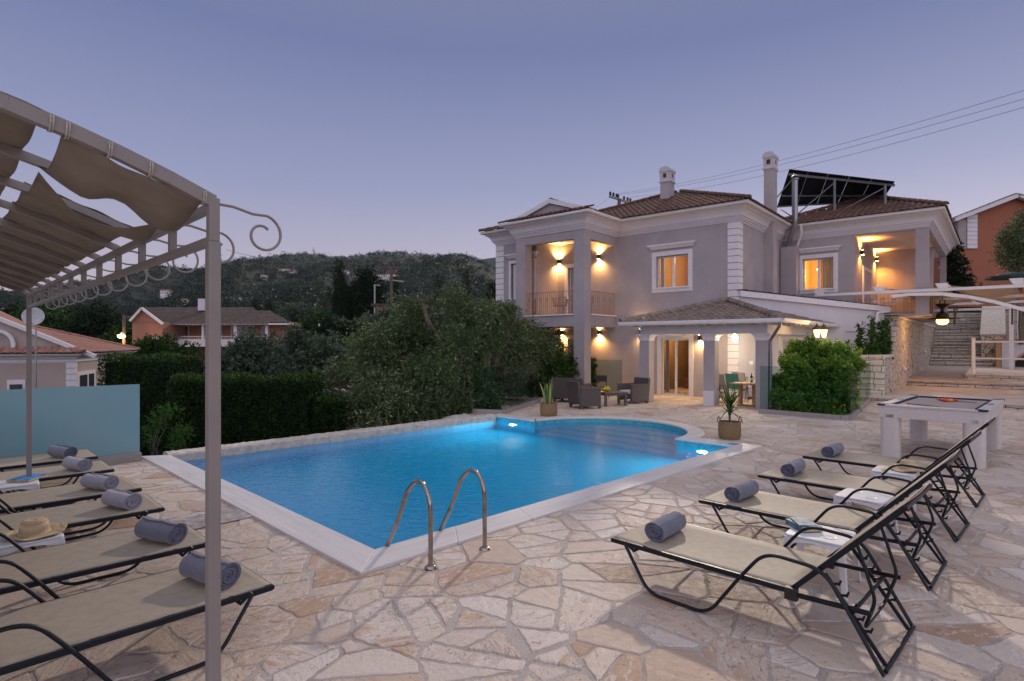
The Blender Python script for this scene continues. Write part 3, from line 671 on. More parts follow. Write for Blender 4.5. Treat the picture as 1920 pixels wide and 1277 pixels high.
# ================= the flagstones themselves =================
def flagstones():
    rs=np.random.default_rng(42); cell=.62; pts=[]; grid={}
    xs0,xs1,ys0_,ys1_=-15.0,19.0,-1.5,25.0
    def inview(x,y): return y>-1.5 and abs(x)<max(3.2,(y+2)*1.02+1.2)
    # darts with their own radius: big slabs first, then smaller fillers
    for rmin,rmax,tries in ((.30,.40,6500),(.19,.29,16000),(.13,.18,18000)):
        X=rs.uniform(xs0,xs1,tries); Y=rs.uniform(ys0_,ys1_,tries); Rr=rs.uniform(rmin,rmax,tries)
        if rmin==.13: Rr=Rr
        for x,y,r in zip(X,Y,Rr):
            if not inview(x,y): continue
            if rmin==.13 and rs.random()<.35: continue
            gx,gy=int(x//cell),int(y//cell); ok=True
            for i in range(gx-2,gx+3):
                for j in range(gy-2,gy+3):
                    for (a,b,c) in grid.get((i,j),()):
                        if (a-x)**2+(b-y)**2<((r+c)*.74)**2: ok=False; break
                    if not ok: break
                if not ok: break
            if ok: grid.setdefault((gx,gy),[]).append((x,y,r)); pts.append((x,y,r))
    def clip(poly,nx,ny,d):     # keep nx*x+ny*y<=d
        out=[]; n=len(poly)
        for i in range(n):
            p=poly[i]; q=poly[(i+1)%n]; a=nx*p[0]+ny*p[1]-d; b=nx*q[0]+ny*q[1]-d
            if a<=0: out.append(p)
            if (a<0<b) or (b<0<a): t_=a/(a-b); out.append((p[0]+(q[0]-p[0])*t_,p[1]+(q[1]-p[1])*t_))
        return out
    rnd=random.Random(9); V=[];Fc=[];T=[]; ca,sa=math.cos(R(PF.deg)),math.sin(R(PF.deg)); stones=[]
    for (x,y,r) in pts:
        s=1.3; poly=[(x-s,y-s),(x+s,y-s),(x+s,y+s),(x-s,y+s)]; gx,gy=int(x//cell),int(y//cell)
        for i in range(gx-2,gx+3):
            for j in range(gy-2,gy+3):
                for (a,b,c) in grid.get((i,j),()):
                    if a==x and b==y: continue
                    dx,dy=a-x,b-y; L=math.hypot(dx,dy); m=(L*L+r*r-c*c)/(2*L)
                    poly=clip(poly,dx/L,dy/L,dx/L*x+dy/L*y+m)
                    if len(poly)<3: break
        if len(poly)<3: continue
        pieces=[poly]; done=[]
        while pieces:
            q=pieces.pop(); ar=abs(sum(q[i][0]*q[(i+1)%len(q)][1]-q[(i+1)%len(q)][0]*q[i][1] for i in range(len(q))))/2
            if ar>rnd.uniform(.07,.34) and len(pieces)+len(done)<5:
                # break the slab along a line, across its longer side as a rule
                mx=sum(p[0] for p in q)/len(q)+rnd.uniform(-.07,.07); my=sum(p[1] for p in q)/len(q)+rnd.uniform(-.07,.07)
                far=max(q,key=lambda p:(p[0]-mx)**2+(p[1]-my)**2); th=math.atan2(far[1]-my,far[0]-mx)+rnd.gauss(0,.55); nx,ny=math.cos(th),math.sin(th); d=nx*mx+ny*my
                A=clip(q,nx,ny,d); B=clip(q,-nx,-ny,-d)
                if len(A)>=3 and len(B)>=3: pieces+=[A,B]; continue
            done.append(q)
        stones+=done
    for poly in stones:
        x=sum(p[0] for p in poly)/len(poly); y=sum(p[1] for p in poly)/len(poly)
        # the pool
        lx,ly=PF.l((x,y))
        inside=lambda u,v: (-.2<u<8.15 and -.2<v<6.85) or (u>8 and math.hypot(u-8,v-3.25)<2.18)
        if inside(lx,ly): continue
        def clip_local(poly,nx,ny,d):   # keep side given in the pool frame
            wx=nx*ca-ny*sa; wy=nx*sa+ny*ca; return clip(poly,wx,wy,d+wx*PF.o.x+wy*PF.o.y)
        near=any(inside(*PF.l(p)) for p in poly)
        if near:
            if lx>8.15 and math.hypot(lx-8,ly-3.25)<3.6 and abs(ly-3.25)<2.6:
                th=math.atan2(ly-3.25,lx-8); poly=clip_local(poly,-math.cos(th),-math.sin(th),-(math.cos(th)*8+math.sin(th)*3.25+2.2))
                if lx<8.5: poly=clip_local(poly,-1,0,-8.18)
            elif lx<=-.2: poly=clip_local(poly,1,0,-.2)
            elif ly<=-.2: poly=clip_local(poly,0,1,-.2)
            elif ly>=6.85: continue
            else: poly=clip_local(poly,-1,0,-8.18)
        if len(poly)<3: continue
        if ly>6.72 and lx<7.9: continue
        cx=sum(p[0] for p in poly)/len(poly); cy=sum(p[1] for p in poly)/len(poly)
        dist=math.hypot(cx,cy); gap=rnd.uniform(.005,.016)+(.012 if rnd.random()<.22 else 0)
        # drop very short edges, shrink by the joint
        P=[Vector(p) for p in poly]; Q=[]
        for i in range(len(P)):
            if (P[i]-P[i-1]).length>.04: Q.append(P[i])
        if len(Q)<3: continue
        try: S=offs([tuple(p) for p in Q],-gap)
        except ZeroDivisionError: continue
        area=sum(S[i][0]*S[(i+1)%len(S)][1]-S[(i+1)%len(S)][0]*S[i][1] for i in range(len(S)))/2
        if area<.006: continue
        step=.04 if dist<7 else (.09 if dist<12 else .3); out=[]
        for i in range(len(S)):
            a=Vector(S[i]); b=Vector(S[(i+1)%len(S)]); L=(b-a).length; k=max(1,int(L/step)); nn=Vector((b.y-a.y,a.x-b.x))/max(L,1e-6); bow=rnd.uniform(-.035,.03)*L
            for q in range(k):
                f=q/k; w=rnd.uniform(-1,1)*(.009 if dist<12 else .012) if q else rnd.uniform(-.012,.0)
                out.append(a.lerp(b,f)+nn*(w+bow*4*f*(1-f)*.5))
        c=Vector((cx,cy)); z=rnd.uniform(.003,.010); n=len(out); o=len(V); tx,ty=rnd.uniform(-.006,.006),rnd.uniform(-.006,.006)
        for (k_,zz) in ((0,-.006),(.004,z-.003),(.013,z)):
            for p in out:
                d_=(c-p); L=d_.length or 1; p2=p+d_/L*k_; V.append((p2.x,p2.y,zz+((p2.x-cx)*tx+(p2.y-cy)*ty if k_ else 0)))
        t_=rnd.random()
        for kk in (0,1):
            for i in range(n): Fc.append((o+kk*n+i,o+kk*n+(i+1)%n,o+(kk+1)*n+(i+1)%n,o+(kk+1)*n+i)); T.append(t_)
        Fc.append(tuple(range(o+2*n,o+3*n))); T.append(t_)
    me=bpy.data.meshes.new('flagstones'); me.from_pydata(V,[],Fc); a=me.attributes.new('tint','FLOAT','FACE'); a.data.foreach_set('value',T); me.materials.append(M['flag']); me.update()
    o=bpy.data.objects.new('flagstone_paving',me); C.objects.link(o); tag(o,kind='structure'); return len(T)
t=NT('flagstone'); co=t.obj(); at_=t.n('Attribute',{'attribute_name':'tint'}).outputs['Fac']
r2=t.math('FRACT',t.math('MULTIPLY',at_,17.3)); r3=t.math('FRACT',t.math('MULTIPLY',at_,71.7))
off=t.n('CombineXYZ',None,i0=t.math('MULTIPLY',at_,137.0),i1=t.math('MULTIPLY',r2,53.0)); co2=t.n('VectorMath',{'operation':'ADD'},i0=co,i1=off).outputs[0]
rot=t.n('VectorRotate',{'rotation_type':'Z_AXIS'},Vector=co2,Angle=t.math('MULTIPLY',r3,3.1)).outputs[0]; stv=t.n('Mapping',None,Vector=rot,Scale=(1,2.8,1)).outputs[0]
base=t.ramp(at_,[(0,(.47,.34,.25)),(.06,(.59,.47,.38)),(.20,(.65,.54,.45)),(.33,(.54,.43,.355)),(.46,(.66,.57,.51)),(.58,(.58,.47,.39)),(.72,(.69,.61,.56)),(.82,(.54,.42,.34)),(.885,(.42,.26,.16)),(.92,(.63,.54,.47)),(.96,(.66,.58,.52)),(1,(.47,.32,.22))])
n1=t.noise(stv,2.6,6,.62,.6); n2=t.noise(rot,12,6,.72,.4); n3=t.noise(co,85,3,.65); n4=t.noise(stv,7,5,.7,1.0)
c=t.mix(t.math('MULTIPLY',t.mr(n1,.50,.62,0,.75),t.mr(r2,.45,.8)),base,(.47,.28,.16))
c=t.mix(t.math('MULTIPLY',t.mr(n4,.53,.60,0,.6),t.mr(r3,.3,.6)),c,(.74,.68,.63))
c=t.mix(t.math('MULTIPLY',t.mr(n2,.585,.625,0,.75),t.math('GREATER_THAN',r3,.72)),c,(.34,.19,.11))
pit=t.vor(rot,19.0).outputs['Distance']; pm=t.math('MULTIPLY',t.mr(pit,.07,.13,.8,0),t.mr(t.noise(co2,3.2,3),.52,.60)); c=t.mix(pm,c,(.20,.12,.08))
ck=t.math('ABSOLUTE',t.math('SUBTRACT',t.noise(stv,2.6,4,.6,1.3),.5)); crack=t.math('MULTIPLY',t.mr(ck,0,.005,.65,0),t.mr(r2,.2,.6)); c=t.mix(crack,c,(.20,.13,.10))
c=t.mix(t.mr(n3,.40,.70,0,.30),c,(.33,.26,.21)); big=t.noise(co,.5,5,.6); c=t.mix(t.mr(big,.42,.68,0,.28),c,(.36,.28,.24))
h=t.math('ADD',t.math('MULTIPLY',n2,.5),t.math('ADD',t.math('MULTIPLY',n1,.9),t.math('MULTIPLY',n3,.18))); h=t.math('SUBTRACT',h,t.math('ADD',t.math('MULTIPLY',crack,.5),t.math('MULTIPLY',pm,.5)))
t.pbsdf(c,t.mr(n2,.3,.7,.48,.8),0,t.bump(h,1.0,.022)); M['flag']=t.m
t=NT('sandy_mortar'); co=t.obj(); a=t.noise(co,60,4,.75); b=t.noise(co,3.5,5,.6)
c=t.mix(t.mr(a,.35,.68),(.38,.32,.285),(.61,.545,.505)); c=t.mix(t.mr(b,.48,.66,0,.5),c,(.27,.21,.18)); t.pbsdf(c,.9,0,t.bump(a,1.0,.010)); M['mortar']=t.m
print('flagstone faces',flagstones())
bpy.data.objects['terrace'].data.materials[0]=M['mortar']
# ================= villa =================
villa=thing('villa','two storey lavender villa with terracotta hipped roofs, a pillared balcony and a roofed veranda','villa',HF.w(0,0,0),R(HF.deg))
ZC=6.37                                     # underside of the cornice
FB=3.05                                     # first floor level
xa=-7.89; XE=5.1; xw=-10.15
bl=HF.planeY(967.2,600,-2.38)[0]            # left edge of the balcony block
brx=HF.planeY(1095.5,600,-2.38)[0]          # right edge
def hx(px,y): return HF.planeY(px,600,y)[0]
def wall_y(mb,x0,x1,z0,z1,y,holes=(),th=.25,face=-1):
    """wall in the plane y; its visible face looks to -y; holes (x0,x1,z0,z1)"""
    xs=sorted({x0,x1,*[h[0] for h in holes],*[h[1] for h in holes]}); zs=sorted({z0,z1,*[h[2] for h in holes],*[h[3] for h in holes]})
    for a,b in zip(xs[:-1],xs[1:]):
        for c,d in zip(zs[:-1],zs[1:]):
            if any(h[0]<=a and b<=h[1] and h[2]<=c and d<=h[3] for h in holes): continue
            mb.add([(a,y,c),(b,y,c),(b,y,d),(a,y,d),(a,y+th,c),(b,y+th,c),(b,y+th,d),(a,y+th,d)],[(0,1,2,3),(5,4,7,6)])
    for h in list(holes)+[(x0,x1,z0,z1)]:
        a,b,c,d=h; mb.add([(a,y,c),(b,y,c),(b,y,d),(a,y,d),(a,y+th,c),(b,y+th,c),(b,y+th,d),(a,y+th,d)],[(0,4,5,1),(1,5,6,2),(2,6,7,3),(3,7,4,0)])
    return mb
def wall_x(mb,y0,y1,z0,z1,x,holes=(),th=.25):
    """wall in the plane x, seen from +x, going back to x-th"""
    t=MB(); wall_y(t,y0,y1,z0,z1,0,holes,th); t.v=[(x-v[1],v[0],v[2]) for v in t.v]; return mb.add(t.v,t.f)
# window openings on the main wall
def rect(p0,p1,y):   # pixel corners -> x0,x1,z0,z1 on plane y
    a,z1=HF.planeY(p0[0],p0[1],y); b,z0=HF.planeY(p1[0],p1[1],y); return [a,b,z0,z1]
W1=rect((1230,481.5),(1290.7,537),0); W1o=rect((1221,474),(1299.4,545.5),0); W1[2]=max(W1[2],W1o[2]+.17)
D1x=(hx(1065,0),hx(1092,0))                  # balcony door
V_door=[hx(1240,0),hx(1292,0),.02,2.17]
hl=[W1,[D1x[0],D1x[1],FB+.02,FB+2.25],[D1x[0],D1x[1],.02,2.2],V_door]
mb=MB(); wall_y(mb,xa,0,-.3,ZC+.05,0,hl); wall_x(mb,.25,5.6,-.3,ZC+.05,0); mb.build('wall',M['wall'],villa)
SW=rect((958,502),(1001,568),-1.55); SW=[hx(958.5,-1.55),hx(1001,-1.55),3.95,5.5]
mb=MB(); wall_y(mb,xw,xa,-.3,ZC+.05,-1.55,[SW]); wall_x(mb,-1.30,0,-.3,ZC+.05,xa); wall_x(mb,-1.3,9,-.3,ZC+.05,xw+.25); mb.build('wall',M['wall'],villa)
# balcony block: pillars, slab, beam
cw=brx-hx(1075.6,-2.38); 
for x0,x1 in ((bl,bl+cw),(brx-cw,brx)):
    MB().box(x0,x1,-2.38,-2.38+cw*.95,-.2,ZC+.03).build('pillar',M['wall'],villa)
zs_top=HF.planeX(1155,577.3,brx)[1] if False else 3.10
mb=MB(); y0=-2.36
mb.box(bl+.02,brx-.02,y0,-.001,2.66,3.10); mb.build('balcony_slab',M['wall'],villa)
MB().box(bl+cw+.01,brx-cw-.01,-2.42,-2.20,3.10,3.15).box(brx-.20,brx+.04,-2.38+cw,0,3.10,3.15).build('balcony_edge',M['trim'],villa)
MB().box(bl+cw,brx-cw,-2.37,-2.12,6.05,6.36).box(brx-.25,brx-.01,-2.38+cw*.95,0,6.05,6.36).box(bl+.01,bl+.25,-2.38+cw*.95,-1.55,6.05,6.36).build('beam',M['wall'],villa)
MB().box(bl+.05,brx-.05,-2.34,-.001,6.36,6.42).build('balcony_ceiling',M['white'],villa)
# cornice all round the eaves
foot=[(0,0),(0,5.6),(XE,5.6),(XE,15.6),(xw,15.6),(xw,-1.55),(bl,-1.55),(bl,-2.38),(brx,-2.38),(brx,0)]
prof=[(.03,ZC),(.03,6.43),(.07,6.435),(.07,6.49),(.115,6.495),(.115,6.55),(.16,6.555),(.17,6.60),(.20,6.68),(.27,6.76),(.37,6.82),(.37,6.85),(.42,6.855),(.42,6.90)]
MB().loft(foot,prof).build('cornice',M['white'],villa)
MB().loft(foot,[(.41,6.875),(.50,6.875),(.525,6.91),(.53,6.97),(.515,6.975),(.47,6.93)],caps=False).build('gutter',M['white_metal'],villa)
# quoins
def quoins(x0,x1,y0,y1,za,zb,n):
    mb=MB(); h=(zb-za)/n
    for k in range(n): mb.box(x0,x1,y0,y1,za+k*h+.012,za+(k+1)*h-.012)
    mb.box(x0+.035,x1-.035,y0+.035,y1-.035,za,zb); return mb
qx0=hx(1364,-.03); quoins(qx0,.03,-.03,.42,.0,ZC-.01,26).build('quoin',M['trim'],villa,bevel=.006)
quoins(xw-.03,hx(944.4,-1.58),-1.58,-1.2,0,ZC-.01,26).build('quoin',M['trim'],villa,bevel=.006)
# window builder ---------------------------------------------------------------
def window(parent,x0,x1,z0,z1,y,wo,cap=True,panes=2,fr='white_metal',depth=.16):
    """frame with sashes in an opening of a y-plane wall; wo = outer surround width"""
    s=MB(); s.box(x0-wo,x0,y-.03,y+.03,z0-wo,z1+wo).box(x1,x1+wo,y-.03,y+.03,z0-wo,z1+wo).box(x0,x1,y-.03,y+.03,z1,z1+wo).box(x0,x1,y-.03,y+.03,z0-wo,z0)
    w=s.build('window',M['trim'],parent)
    if cap:
        c=MB(); e=.06
        for k,(dz,o) in enumerate(((0,.03),(.045,.06),(.09,.10),(.125,.14))): c.box(x0-wo-o,x1+wo+o,y-.04-o,y+.02,z1+wo+.10+dz,z1+wo+.10+dz+(.045 if k<3 else .05))
        c.build('lintel',M['trim'],w)
    if z0>.3: MB().box(x0-.08,x1+.05,y-.09,y+.14,z0-.035,z0+.012).build('sill',M['trim'],w)
    f=MB(); yy=y+depth; b=.05
    f.box(x0,x0+b,yy,yy+.05,z0,z1).box(x1-b,x1,yy,yy+.05,z0,z1).box(x0+b,x1-b,yy,yy+.05,z1-b,z1).box(x0+b,x1-b,yy,yy+.05,z0,z0+b)
    for k in range(1,panes):
        xm=x0+(x1-x0)*k/panes; f.box(xm-.045,xm+.045,yy-.01,yy+.04,z0+b,z1-b)
    f.build('frame',M[fr],w); MB().box(x0+b,x1-b,yy+.02,yy+.026,z0+b,z1-b).build('pane',M['pane'],w); return w
def room(parent,x0,x1,y0,y1,z0,z1,m,name='room'):
    mb=MB(); v=[(x0,y0,z0),(x1,y0,z0),(x1,y1,z0),(x0,y1,z0),(x0,y0,z1),(x1,y0,z1),(x1,y1,z1),(x0,y1,z1)]
    mb.add(v,[(0,1,2,3),(7,6,5,4),(3,2,6,7),(0,3,7,4),(2,1,5,6)]); return mb.build(name,m,parent)
def lamp(loc,e,col=(1,.62,.28),r=.05,parent=None,spot=None,rot=None,blend=.6,kind='POINT'):
    L=bpy.data.lights.new('lamp_light','SPOT' if spot else kind); L.energy=e; L.color=col; L.shadow_soft_size=r
    if spot: L.spot_size=R(spot); L.spot_blend=blend
    o=bpy.data.objects.new('lamp_light',L); link(o,parent); o.location=loc
    if rot: o.rotation_euler=rot
    return o
WO=.165
w=window(villa,*W1,0,WO)
cur=MB(); rs=random.Random(2)
def curtain(x0,x1,z0,z1,y):
    def P(u,v): return (x0+(x1-x0)*u,y+.035*math.sin(u*30),z0+(z1-z0)*v)
    return MB().grid(P,40,4)
room(villa,W1[0]-.8,W1[1]+.8,.26,3.2,FB,5.95,M['inside']); curtain(W1[0]+.05,W1[0]+.22,W1[2]-.5,W1[3]+.2,.32).build('curtain',M['cushion'],villa)
lamp(((W1[0]+W1[1])/2+.3,1.6,5.5),95,(1,.66,.36),.15,villa)
# a pale column and a round mirror inside
MB().box((W1[0]+W1[1])/2-.28,(W1[0]+W1[1])/2+.22,2.3,2.6,FB,5.95).build('inner_pillar',M['trim'],villa)
mb=MB(); Mx=Matrix.Translation(((W1[0]+W1[1])/2+.12,2.25,4.75))@Matrix.Rotation(R(90),4,'X')
for r in (.16,.24,.31): mb.tube([tuple(Mx@Vector((r*.7*math.cos(a*.3142),r*math.sin(a*.3142),0))) for a in range(20)],.012,5,True)
mb.build('wall_ornament',M['resin'],villa)
# balcony doors
for z0,z1 in ((FB+.02,FB+2.25),(.02,2.2)):
    w=window(villa,D1x[0],D1x[1],z0,z1,0,.17,False,1); MB().box(D1x[0]+.05,D1x[1]-.05,.235,.245,z0+.05,z1-.05).build('shutter',M['trim'],w)
s=window(villa,*SW,-1.55,.12,True,1); sh=MB()
sh.box(SW[0]+.05,SW[1]-.05,-1.46,-1.44,SW[2]+.05,SW[3]-.05)
for k in range(24): z=SW[2]+.08+k*(SW[3]-SW[2]-.16)/24; sh.box(SW[0]+.1,SW[1]-.1,-1.475,-1.46,z,z+.03)
sh.build('shutter',M['trim'],s)
MB().tube([(xa-.10,-1.63,0),(xa-.10,-1.63,6.3)],.05,10).build('drainpipe',plain('copper_toned_pipe',(.33,.22,.15),.5),villa,smooth=True)
# railings with scrolls
def railing(parent,p0,p1,z,h,n,scroll=True,m='resin'):
    p0=Vector(p0);p1=Vector(p1); mb=MB(); a=Vector((p0.x,p0.y,z));b=Vector((p1.x,p1.y,z)); u=Vector((0,0,h)); lo=Vector((0,0,.08))
    mb.bar(a+u,b+u,.035,.018); mb.bar(a+lo,b+lo,.02,.015)
    for k in range(n+1):
        q=a.lerp(b,k/n); mb.bar(q,q+u,.013,.013)
    e=(b-a)/n
    if scroll:
        for k in range(n):
            if k%3!=1: continue
            c=a+e*(k+.5); w=e*.46
            for s in (-1,1):
                P=[]
                for i in range(15):
                    an=i/14*math.pi*1.7; r=(1-i/22); P.append(c+w*s*(.15+.8*math.sin(an)*r)+Vector((0,0,h*.66-.16*math.cos(an)*r)))
                mb.tube(P,.006,4)
                P=[c+w*s*math.sin(i/8*math.pi)+Vector((0,0,h*(.14+.30*i/8))) for i in range(9)]; mb.tube(P,.006,4)
    return mb.build('railing',M[m],parent)
M['rail_iron']=plain('balcony_iron',(.26,.17,.13),.5,var=.1)
railing(villa,(bl+cw,-2.30),(brx-cw,-2.30),3.13,.92,24,m='rail_iron'); railing(villa,(brx-.07,-2.38+cw),(brx-.07,-.02),3.13,.92,13,m='rail_iron'); railing(villa,(bl+.07,-2.38+cw),(bl+.07,-1.6),3.13,.92,6,m='rail_iron')
# rattan chair on the balcony: separate thing
def rattan(loc,rz,label):
    t=thing('rattan_chair',label,'chair',loc,rz,'rattan chairs on the balcony'); m=M['rail_iron']
    MB().lathe([(.24,.40),(.26,.43),(.24,.45)],n=20).build('seat',m,t)
    b=MB(); 
    for k in range(15):
        a=R(-20+220*k/14); b.tube([(.25*math.cos(a),.25*math.sin(a),.42),(.31*math.cos(a),.30*math.sin(a),.70+.10*math.sin(a))],.012,5)
    b.tube([(.31*math.cos(R(a)),.30*math.sin(R(a)),.70+.10*math.sin(R(a))) for a in range(-20,201,10)],.02,6); b.build('backrest',m,t)
    for a in (45,135,225,315): MB().tube([(.2*math.cos(R(a)),.2*math.sin(R(a)),.42),(.23*math.cos(R(a)),.23*math.sin(R(a)),0)],.015,6).build('leg',m,t)
c1=hx(1052,-1.7); p=HF.w(c1,-1.75,3.10); rattan(p,R(HF.deg+20),'rattan chair standing left of the right pillar on the upper balcony')
c2=hx(1112,-1.2)-.35; rattan(HF.w(c2,-1.2,3.10),R(HF.deg+70),'rattan chair seen right of the right pillar on the upper balcony')
# gable of the balcony roof
xm=(bl+brx)/2; zg=HF.planeY(1028,376,-2.3)[1]
E=.5; gl_,gr_=bl-.30,brx+.15
MB().add([(gl_,-2.20,6.98),(gr_,-2.20,6.98),(xm,-2.20,zg-.12),(gl_,-2.0,6.98),(gr_,-2.0,6.98),(xm,-2.0,zg-.12)],[(0,1,2),(3,5,4),(0,3,4,1),(1,4,5,2),(2,5,3,0)]).build('gable',M['wall'],villa)
mb=MB()
for a,b in (((gl_-.25,-2.26,7.02),(xm,-2.26,zg-.03)),((gr_+.22,-2.26,7.02),(xm,-2.26,zg-.03))): mb.bar(a,b,.16,.17)
mb.build('gable_moulding',M['trim'],villa)
# tile fields
def tiles(mb,P0,P1,T0,T1,w=.23,course=.36,hh=.05,lift=.022):
    """field of barrel tiles: eave P0->P1, top T0->T1 (parallel)"""
    P0,P1,T0,T1=map(Vector,(P0,P1,T0,T1)); es=(P1-P0).normalized(); W=(P1-P0).length
    et=(T0-P0)-es*(T0-P0).dot(es); Tn=et.length; et.normalize(); nn=es.cross(et).normalized()
    if nn.z<0: nn=-nn
    sl0=(T0-P0).dot(es); sr0=(T1-P0).dot(es); rows=max(1,int(round(Tn/course))); c=Tn/rows; step=w/6; rnd=random.Random(int(W*100))
    for i in range(rows):
        t0=i*c; t1=min(Tn,(i+1)*c+.01); tm=min(1,(t0+c*.5)/Tn); a=sl0*tm; b=W+(sr0-W)*tm
        k0=int(math.ceil(a/step)); k1=int(math.floor(b/step)); ss=[k*step for k in range(k0,k1+1)]
        if len(ss)<3: continue
        tn={}; vs=[]; 
        for k,s in zip(range(k0,k1+1),ss):
            h=hh*abs(math.cos(math.pi*s/w))**.75; q=P0+es*s; j=int(math.floor(s/w+.5)); 
            if j not in tn: tn[j]=(rnd.random(),rnd.uniform(-.012,.012),rnd.uniform(-.006,.006))
            dt,dl=tn[j][1],tn[j][2]
            vs+= [q+et*(t0+dt)+nn*(h*.6-.004), q+et*(t0+dt)+nn*(h+lift+dl), q+et*t1+nn*(h*.9)]
        n=len(ss)
        for m_ in range(n-1):
            j=int(math.floor((ss[m_]+step/2)/w+.5)); a_=tn.get(j,(rnd.random(),))[0]; o=3*m_
            base=[vs[o],vs[o+3],vs[o+4],vs[o+1],vs[o+2],vs[o+5]]
            mb.add(base,[(0,1,2,3),(3,2,5,4)],a_)
    return mb
def ridge(mb,a,b,r=.10,seg=.38):
    a=Vector(a);b=Vector(b); n=max(1,int((b-a).length/seg)); 
    for i in range(n):
        p=a.lerp(b,i/n); q=a.lerp(b,(i+1.12)/n); d=(q-p).normalized(); x=d.cross(Vector((0,0,1))).normalized(); y=x.cross(d); vs=[]
        for c,rr in ((p,r*1.12),(q,r*.92)):
            for k in range(9):
                an=math.pi*(k/8)*1.1-.157; vs.append(c+x*math.cos(an)*rr+y*math.sin(an)*rr*.85)
        mb.add(vs,[(k,k+1,10+k,9+k) for k in range(8)]+[tuple(range(9))],random.random())
    return mb
def hiproof(parent,x0,x1,y0,y1,z,zt,name='roof',mat='roof',rx=None,ry=None,w=.23,course=.36,sides='fblr',caps=True,under=True,capr=.10):
    """hip roof; rx=(xa,xb) ridge ends along x at mid y, or ry"""
    if rx: A=(rx[0],rx[2] if len(rx)>2 else (y0+y1)/2,zt); B=(rx[1],A[1],zt)
    mb=MB(); c=[(x0,y0,z),(x1,y0,z),(x1,y1,z),(x0,y1,z)]
    if 'f' in sides: tiles(mb,c[0],c[1],A,B,w,course)
    if 'r' in sides: tiles(mb,c[1],c[2],B,B,w,course)
    if 'b' in sides: tiles(mb,c[2],c[3],B,A,w,course)
    if 'l' in sides: tiles(mb,c[3],c[0],A,A,w,course)
    o=mb.build(name,M[mat],parent,att=True)
    if caps:
        cp_=MB()
        for e,t in ((c[0],A),(c[1],B),(c[2],B),(c[3],A)): ridge(cp_,Vector(e)+Vector((0,0,.05)),Vector(t)+Vector((0,0,.06)),capr)
        if (Vector(A)-Vector(B)).length>.3: ridge(cp_,Vector(A)+Vector((0,0,.06)),Vector(B)+Vector((0,0,.06)),capr)
        cp_.build('ridge_tile',M[mat],o,att=True)
    if under:
        d=Vector((0,0,-.03)); u=MB(); pts=[Vector(p)+d for p in c]+[Vector(A)+d,Vector(B)+d]; u.add(pts,[(0,1,5,4),(1,2,5),(2,3,4,5),(3,0,4)]); u.build('roof_deck',M['dark'],o)
    return o
zt=HF.planeY(1264,363,4.0)[1]; ov=.55
ro=hiproof(villa,xw-ov,0+ov,-.0-ov,8.6,6.98,zt,rx=(-4.2,-3.9,4.0))
hiproof(villa,xw-ov,bl+.6,-1.55-ov,7,6.98,7.95,rx=(-8.9,-8.6,1.2),sides='fl',caps=True)
# balcony gable roof and its little front row of tiles
mb=MB(); zr=zg-.02
tiles(mb,(brx+ov-.1,-2.30,6.98),(brx+ov-.1,1.5,6.98),(xm,-2.30,zr),(xm,1.5,zr)); tiles(mb,(bl-ov+.1,1.5,6.98),(bl-ov+.1,-2.30,6.98),(xm,1.5,zr),(xm,-2.30,zr))
tiles(mb,(bl-ov,-2.38-ov,6.97),(brx+ov,-2.38-ov,6.97),(bl-ov+.15,-2.22,7.21),(brx+ov-.2,-2.22,7.21),.23,.38,.075); ridge(mb,(xm,-2.25,zr+.04),(xm,1.6,zr+.04))
mb.build('roof',M['roof'],villa,att=True)
# right wing --------------------------------------------------------------------
YW=5.6
W2=rect((1505,486.6),(1563,541),YW); W2o=rect((1496,478.5),(1573.4,549),YW)
Lx0,Lz1=HF.planeY(1602,442.8,YW); Lx1=hx(1716.5,YW); Lz0=3.05; Lz1=(Lz1+HF.planeY(1716,429,YW)[1])/2
XO=3.0; ZO=3.12
mb=MB(); wall_y(mb,.0,XO,-.3,ZO,YW); wall_y(mb,.0,XE,ZO,ZC+.05,YW,[W2,[Lx0,Lx1,Lz0+.09,Lz1]]); mb.box(XO-.25,XO,YW+.25,15.6,-.3,ZO); mb.box(XO,XE-.001,YW+.001,15.6,ZO-.02,ZO+.001)
Ly1=HF.planeX(1774,500,XE)[0]; Lyw=HF.planeX(1643.6,500,Lx0)[0]; Ly0=YW+.35
wall_x(mb,YW+.25,15.6,ZO,ZC+.05,XE,[[Ly0+.05,min(Ly1,14.9),Lz0+.09,Lz1]]); mb.build('wall',M['wall'],villa)
Lyw=min(Lyw,11.3)
mb=MB(); mb.box(Lx0-.2,Lx0-.002,YW+.25,Lyw+.2,Lz0+.1,Lz1+.25); mb.box(Lx0,XE-.25,Lyw,Lyw+.2,Lz0+.1,Lz1+.25); mb.build('wall',M['wall'],villa)
MB().box(Lx0,XE-.25,YW+.25,Lyw,Lz1+.0,Lz1+.1).build('balcony_ceiling',M['white'],villa); MB().box(Lx0,XE-.25,YW+.25,Lyw,ZO+.002,ZO+.1).build('balcony_slab',M['kerb'],villa)
railing(villa,(Lx0,YW+.08),(Lx1,YW+.08),Lz0,.98,16,m='rail_iron'); railing(villa,(XE-.1,Ly0+.1),(XE-.1,Ly1),Lz0,.98,10,m='rail_iron')
dy0=HF.planeX(1617,500,Lx0)[0]; dy1=HF.planeX(1633,500,Lx0)[0]
MB().box(Lx0-.001,Lx0+.04,dy0,dy1,Lz0,Lz0+2.25).build('door',M['trim'],villa); MB().box(Lx0+.04,Lx0+.05,dy0+.15,dy1-.15,Lz0+.05,Lz0+2.1).build('door_leaf',M['wall'],villa)
w=window(villa,*W2,YW,.16)
room(villa,W2[0]-.4,W2[1]+.3,YW+.26,YW+3.2,FB,5.9,M['inside']); lamp(((W2[0]+W2[1])/2,YW+1.6,5.1),140,(1,.58,.20),.12,villa)
